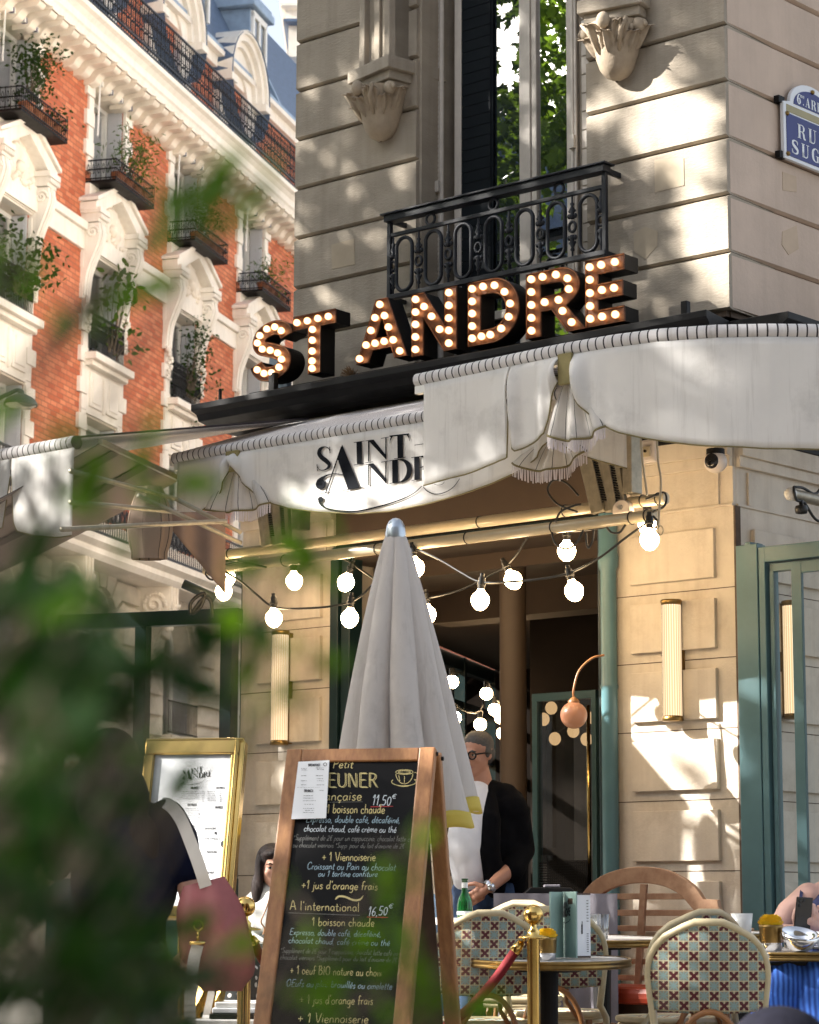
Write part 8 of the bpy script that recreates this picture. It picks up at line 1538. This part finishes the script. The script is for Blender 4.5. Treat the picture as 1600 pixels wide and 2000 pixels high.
for a, b in ((-.022, .058), (-.005, .058), (-.022, .040)): m = MB(); m.lathe([(.001, .007), (.006, .0068), (.0075, .005), (.0075, .003)], c+xx*a+u*b, 14, nn); m.build('lens', MT['lens'], ph, smooth=True)
m = MB(); q = P(1562, 1893, -.36); m.hexa([q+Vector(v) for v in ((-.06, -.1, .03), (.13, -.1, -.035), (.13, .12, -.01), (-.06, .12, .055), (-.06, -.1, .042), (.13, -.1, -.023), (.13, .12, .002), (-.06, .12, .067))]); tag(m.build('menu_book', MT['china'], None, bevel=.003), 'white menu lying on the blue knit lap under the table', 'menu')
wc = thing('bistro_chair', 'cane chair carrying the woman with the phone', 'chair', (px3(1640, 1900, YP5).x, YP5+.15, zg(0, YP5))); q = px3(1640, 1900, YP5+.1); g_ = zg(0, YP5)
m = MB(); m.box(q.x-.21, q.x+.21, q.y-.2, q.y+.2, g_+.41, g_+.45); m.build('seat', MT['rattan'], wc, bevel=.01); m = MB(); m.box(q.x-.2, q.x+.2, q.y+.19, q.y+.21, g_+.5, g_+.85); m.build('backrest', MT['weave'], wc)
for sx in (-.18, .18):
    for sy in (-.17, .17): m = MB(); m.tube([(q.x+sx, q.y+sy, g_), (q.x+sx, q.y+sy, g_+.41)], .014, 8); m.build('leg', MT['rattan'], wc)
# --- head of somebody sitting close by at the bottom right
YH = 4.3; w6 = thing('person', 'blurred dark head of somebody sitting close at the bottom edge', 'person', (px3(1520, 2070, YH).x, YH, zg(0, YH))); P = lambda x, y, d=0: px3(x, y, YH+d)
flesh(w6, 'body', MT['skin'], [([P(1520, 2150, .0), P(1520, 2250, 0)], [.055, .06])], [(P(1525, 2100), (.075, .095, .11))], .012)
m = MB(); m.ell(P(1525, 2097), (.11, .11, .118), 20, 14); m.ell(P(1520, 2140, -.03), (.10, .09, .12), 18, 12); m.build('hair', M('blue_black_hair', (.008, .008, .014), .8, spec=.1, var=.3, scale=60), w6, smooth=True, remesh=.012)
flesh(w6, 'jacket', MT['navy'], [([P(1520, 2260, .0), P(1520, 2500, .02)], [.16, .19]), ([P(1350, 2330), P(1320, 2560)], [.07, .06]), ([P(1690, 2330), P(1720, 2560)], [.07, .06])], [(P(1520, 2300), (.21, .11, .08))], .014)
# ---------------------------------------------------------------- shrub close to the lens
def spray(m, tw, x, y, Y, rpx, n, size, ang=None):
    # a twig with leaves round photo point x, y at distance Y
    Y *= .5; size *= .5; s = Y/FPX; c = Vector(at(x, y, Y)); a = random.uniform(0, 6.28) if ang is None else ang; d = Vector((math.cos(a), random.uniform(-.2, .2), math.sin(a)))
    tw.tube([c-d*rpx*s, c+d*rpx*s*.3, c+d*rpx*s], [.0010, .0007, .0004], 5)
    for i in range(n):
        t = random.uniform(-1, 1); p = c+d*(t*rpx*s)+Vector((random.gauss(0, 1), random.gauss(0, 1.2), random.gauss(0, 1)))*rpx*s*.32
        leaf(m, p, size*random.uniform(.6, 1.25), LEAFO, Vector((random.gauss(0, 1), random.gauss(0, .7), random.gauss(-.3, .8))))
def shrub(lab, spots, seed, name='shrub', mat='leaff', base=None, nk=1.0):
    random.seed(seed); m = MB(); tw = MB(); b = Vector(base); ob = thing(name, lab, 'shrub', b)
    for (x, y, Y, r, n, sz) in spots:
        spray(m, tw, x, y, Y, r, max(1, round(n*nk)), sz); c = Vector(at(x, y, Y*.5)); k = Vector((b.x*.5+c.x*.5-.02, c.y, c.z-.10-.12*random.random()))
        tw.tube([b, b*.5+k*.5, k, c], [.003, .002, .0012, .0006], 5)
    m.build('foliage', MT[mat], ob, fixn=False); tw.build('branch', MT['bark'], ob, smooth=True)
S1 = []; random.seed(77)
# dense dark mass low at the left
for k in range(54):
    y = random.uniform(1180, 2080); w = 150+240*max(0, (y-1300)/700)
    if 1560 < y < 1830: w *= .95
    x = random.uniform(-60, 60+w*random.random()**.8)
    if 110 < x < 400 and 1400 < y < 1820 and random.random() < .62: continue
    S1.append((x, y, random.uniform(1.15, 2.0), 80, 9, random.uniform(.026, .042)))
for x, y, r, n in [(60, 1130, 80, 11), (30, 1220, 90, 12), (120, 1250, 80, 9), (200, 1290, 80, 10), (60, 1330, 90, 10), (150, 1380, 80, 8), (250, 1330, 60, 4), (380, 1260, 70, 8), (430, 1250, 60, 7), (350, 1310, 50, 4), (330, 1540, 50, 4), (300, 1900, 90, 12), (250, 1980, 100, 12), (420, 1990, 80, 8), (300, 1800, 60, 4), (180, 1800, 90, 10)]:
    S1.append((x, y, random.uniform(1.25, 1.8), r, n, .036))
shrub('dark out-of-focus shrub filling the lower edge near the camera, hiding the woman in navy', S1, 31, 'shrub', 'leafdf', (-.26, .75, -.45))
S3 = [(random.uniform(-30, 330), random.uniform(1150, 2050), random.uniform(1.2, 1.9), 70, 6, random.uniform(.026, .04)) for k in range(26)]
S3 = [q for q in S3 if not (120 < q[0] < 400 and 1430 < q[1] < 1800)]+[(300, 1480, 1.5, 50, 4, .03), (260, 1700, 1.5, 55, 4, .03)]
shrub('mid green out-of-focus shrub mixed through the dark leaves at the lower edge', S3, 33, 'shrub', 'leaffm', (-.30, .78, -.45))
S2 = [(380, 350, 1.45, 75, 8, .034), (440, 365, 1.45, 60, 7, .032), (480, 380, 1.45, 45, 3, .03), (340, 410, 1.45, 50, 5, .03), (450, 420, 1.45, 30, 2, .03), (180, 590, 1.5, 50, 4, .03), (215, 580, 1.5, 50, 4, .03), (60, 480, 1.4, 60, 4, .032), (20, 500, 1.4, 70, 6, .032), (150, 620, 1.5, 45, 3, .03),
      (80, 820, 1.4, 60, 6, .034), (130, 890, 1.4, 60, 6, .034), (260, 830, 1.5, 50, 3, .03), (290, 890, 1.5, 60, 4, .032), (340, 960, 1.5, 50, 3, .03), (200, 1010, 1.5, 50, 3, .03),
      (560, 1010, 1.6, 60, 5, .03), (600, 1060, 1.6, 50, 5, .03), (520, 1080, 1.6, 60, 6, .03), (470, 1130, 1.6, 50, 5, .03), (630, 1020, 1.6, 40, 3, .03), (460, 1200, 1.6, 45, 4, .03), (520, 1270, 1.6, 50, 5, .03), (480, 1310, 1.6, 40, 3, .03), (500, 1390, 1.6, 45, 4, .03), (610, 1280, 1.6, 45, 3, .03), (600, 1350, 1.6, 35, 2, .03),
      (760, 1690, 1.6, 60, 4, .03), (790, 1660, 1.6, 40, 2, .03), (770, 1900, 1.6, 60, 6, .032), (830, 1930, 1.6, 60, 5, .032), (720, 1950, 1.6, 70, 5, .032), (600, 1790, 1.6, 40, 2, .03), (650, 1860, 1.6, 50, 3, .03), (560, 1930, 1.6, 60, 4, .03), (860, 1985, 1.6, 50, 4, .03), (440, 1860, 1.6, 40, 2, .03), (20, 90, 1.5, 30, 0, .02)]
shrub('bright green out-of-focus sprays drifting across the awning and chalkboard close to the camera', S2, 32, 'shrub', 'leaff', (-.24, .80, -.45), .85)
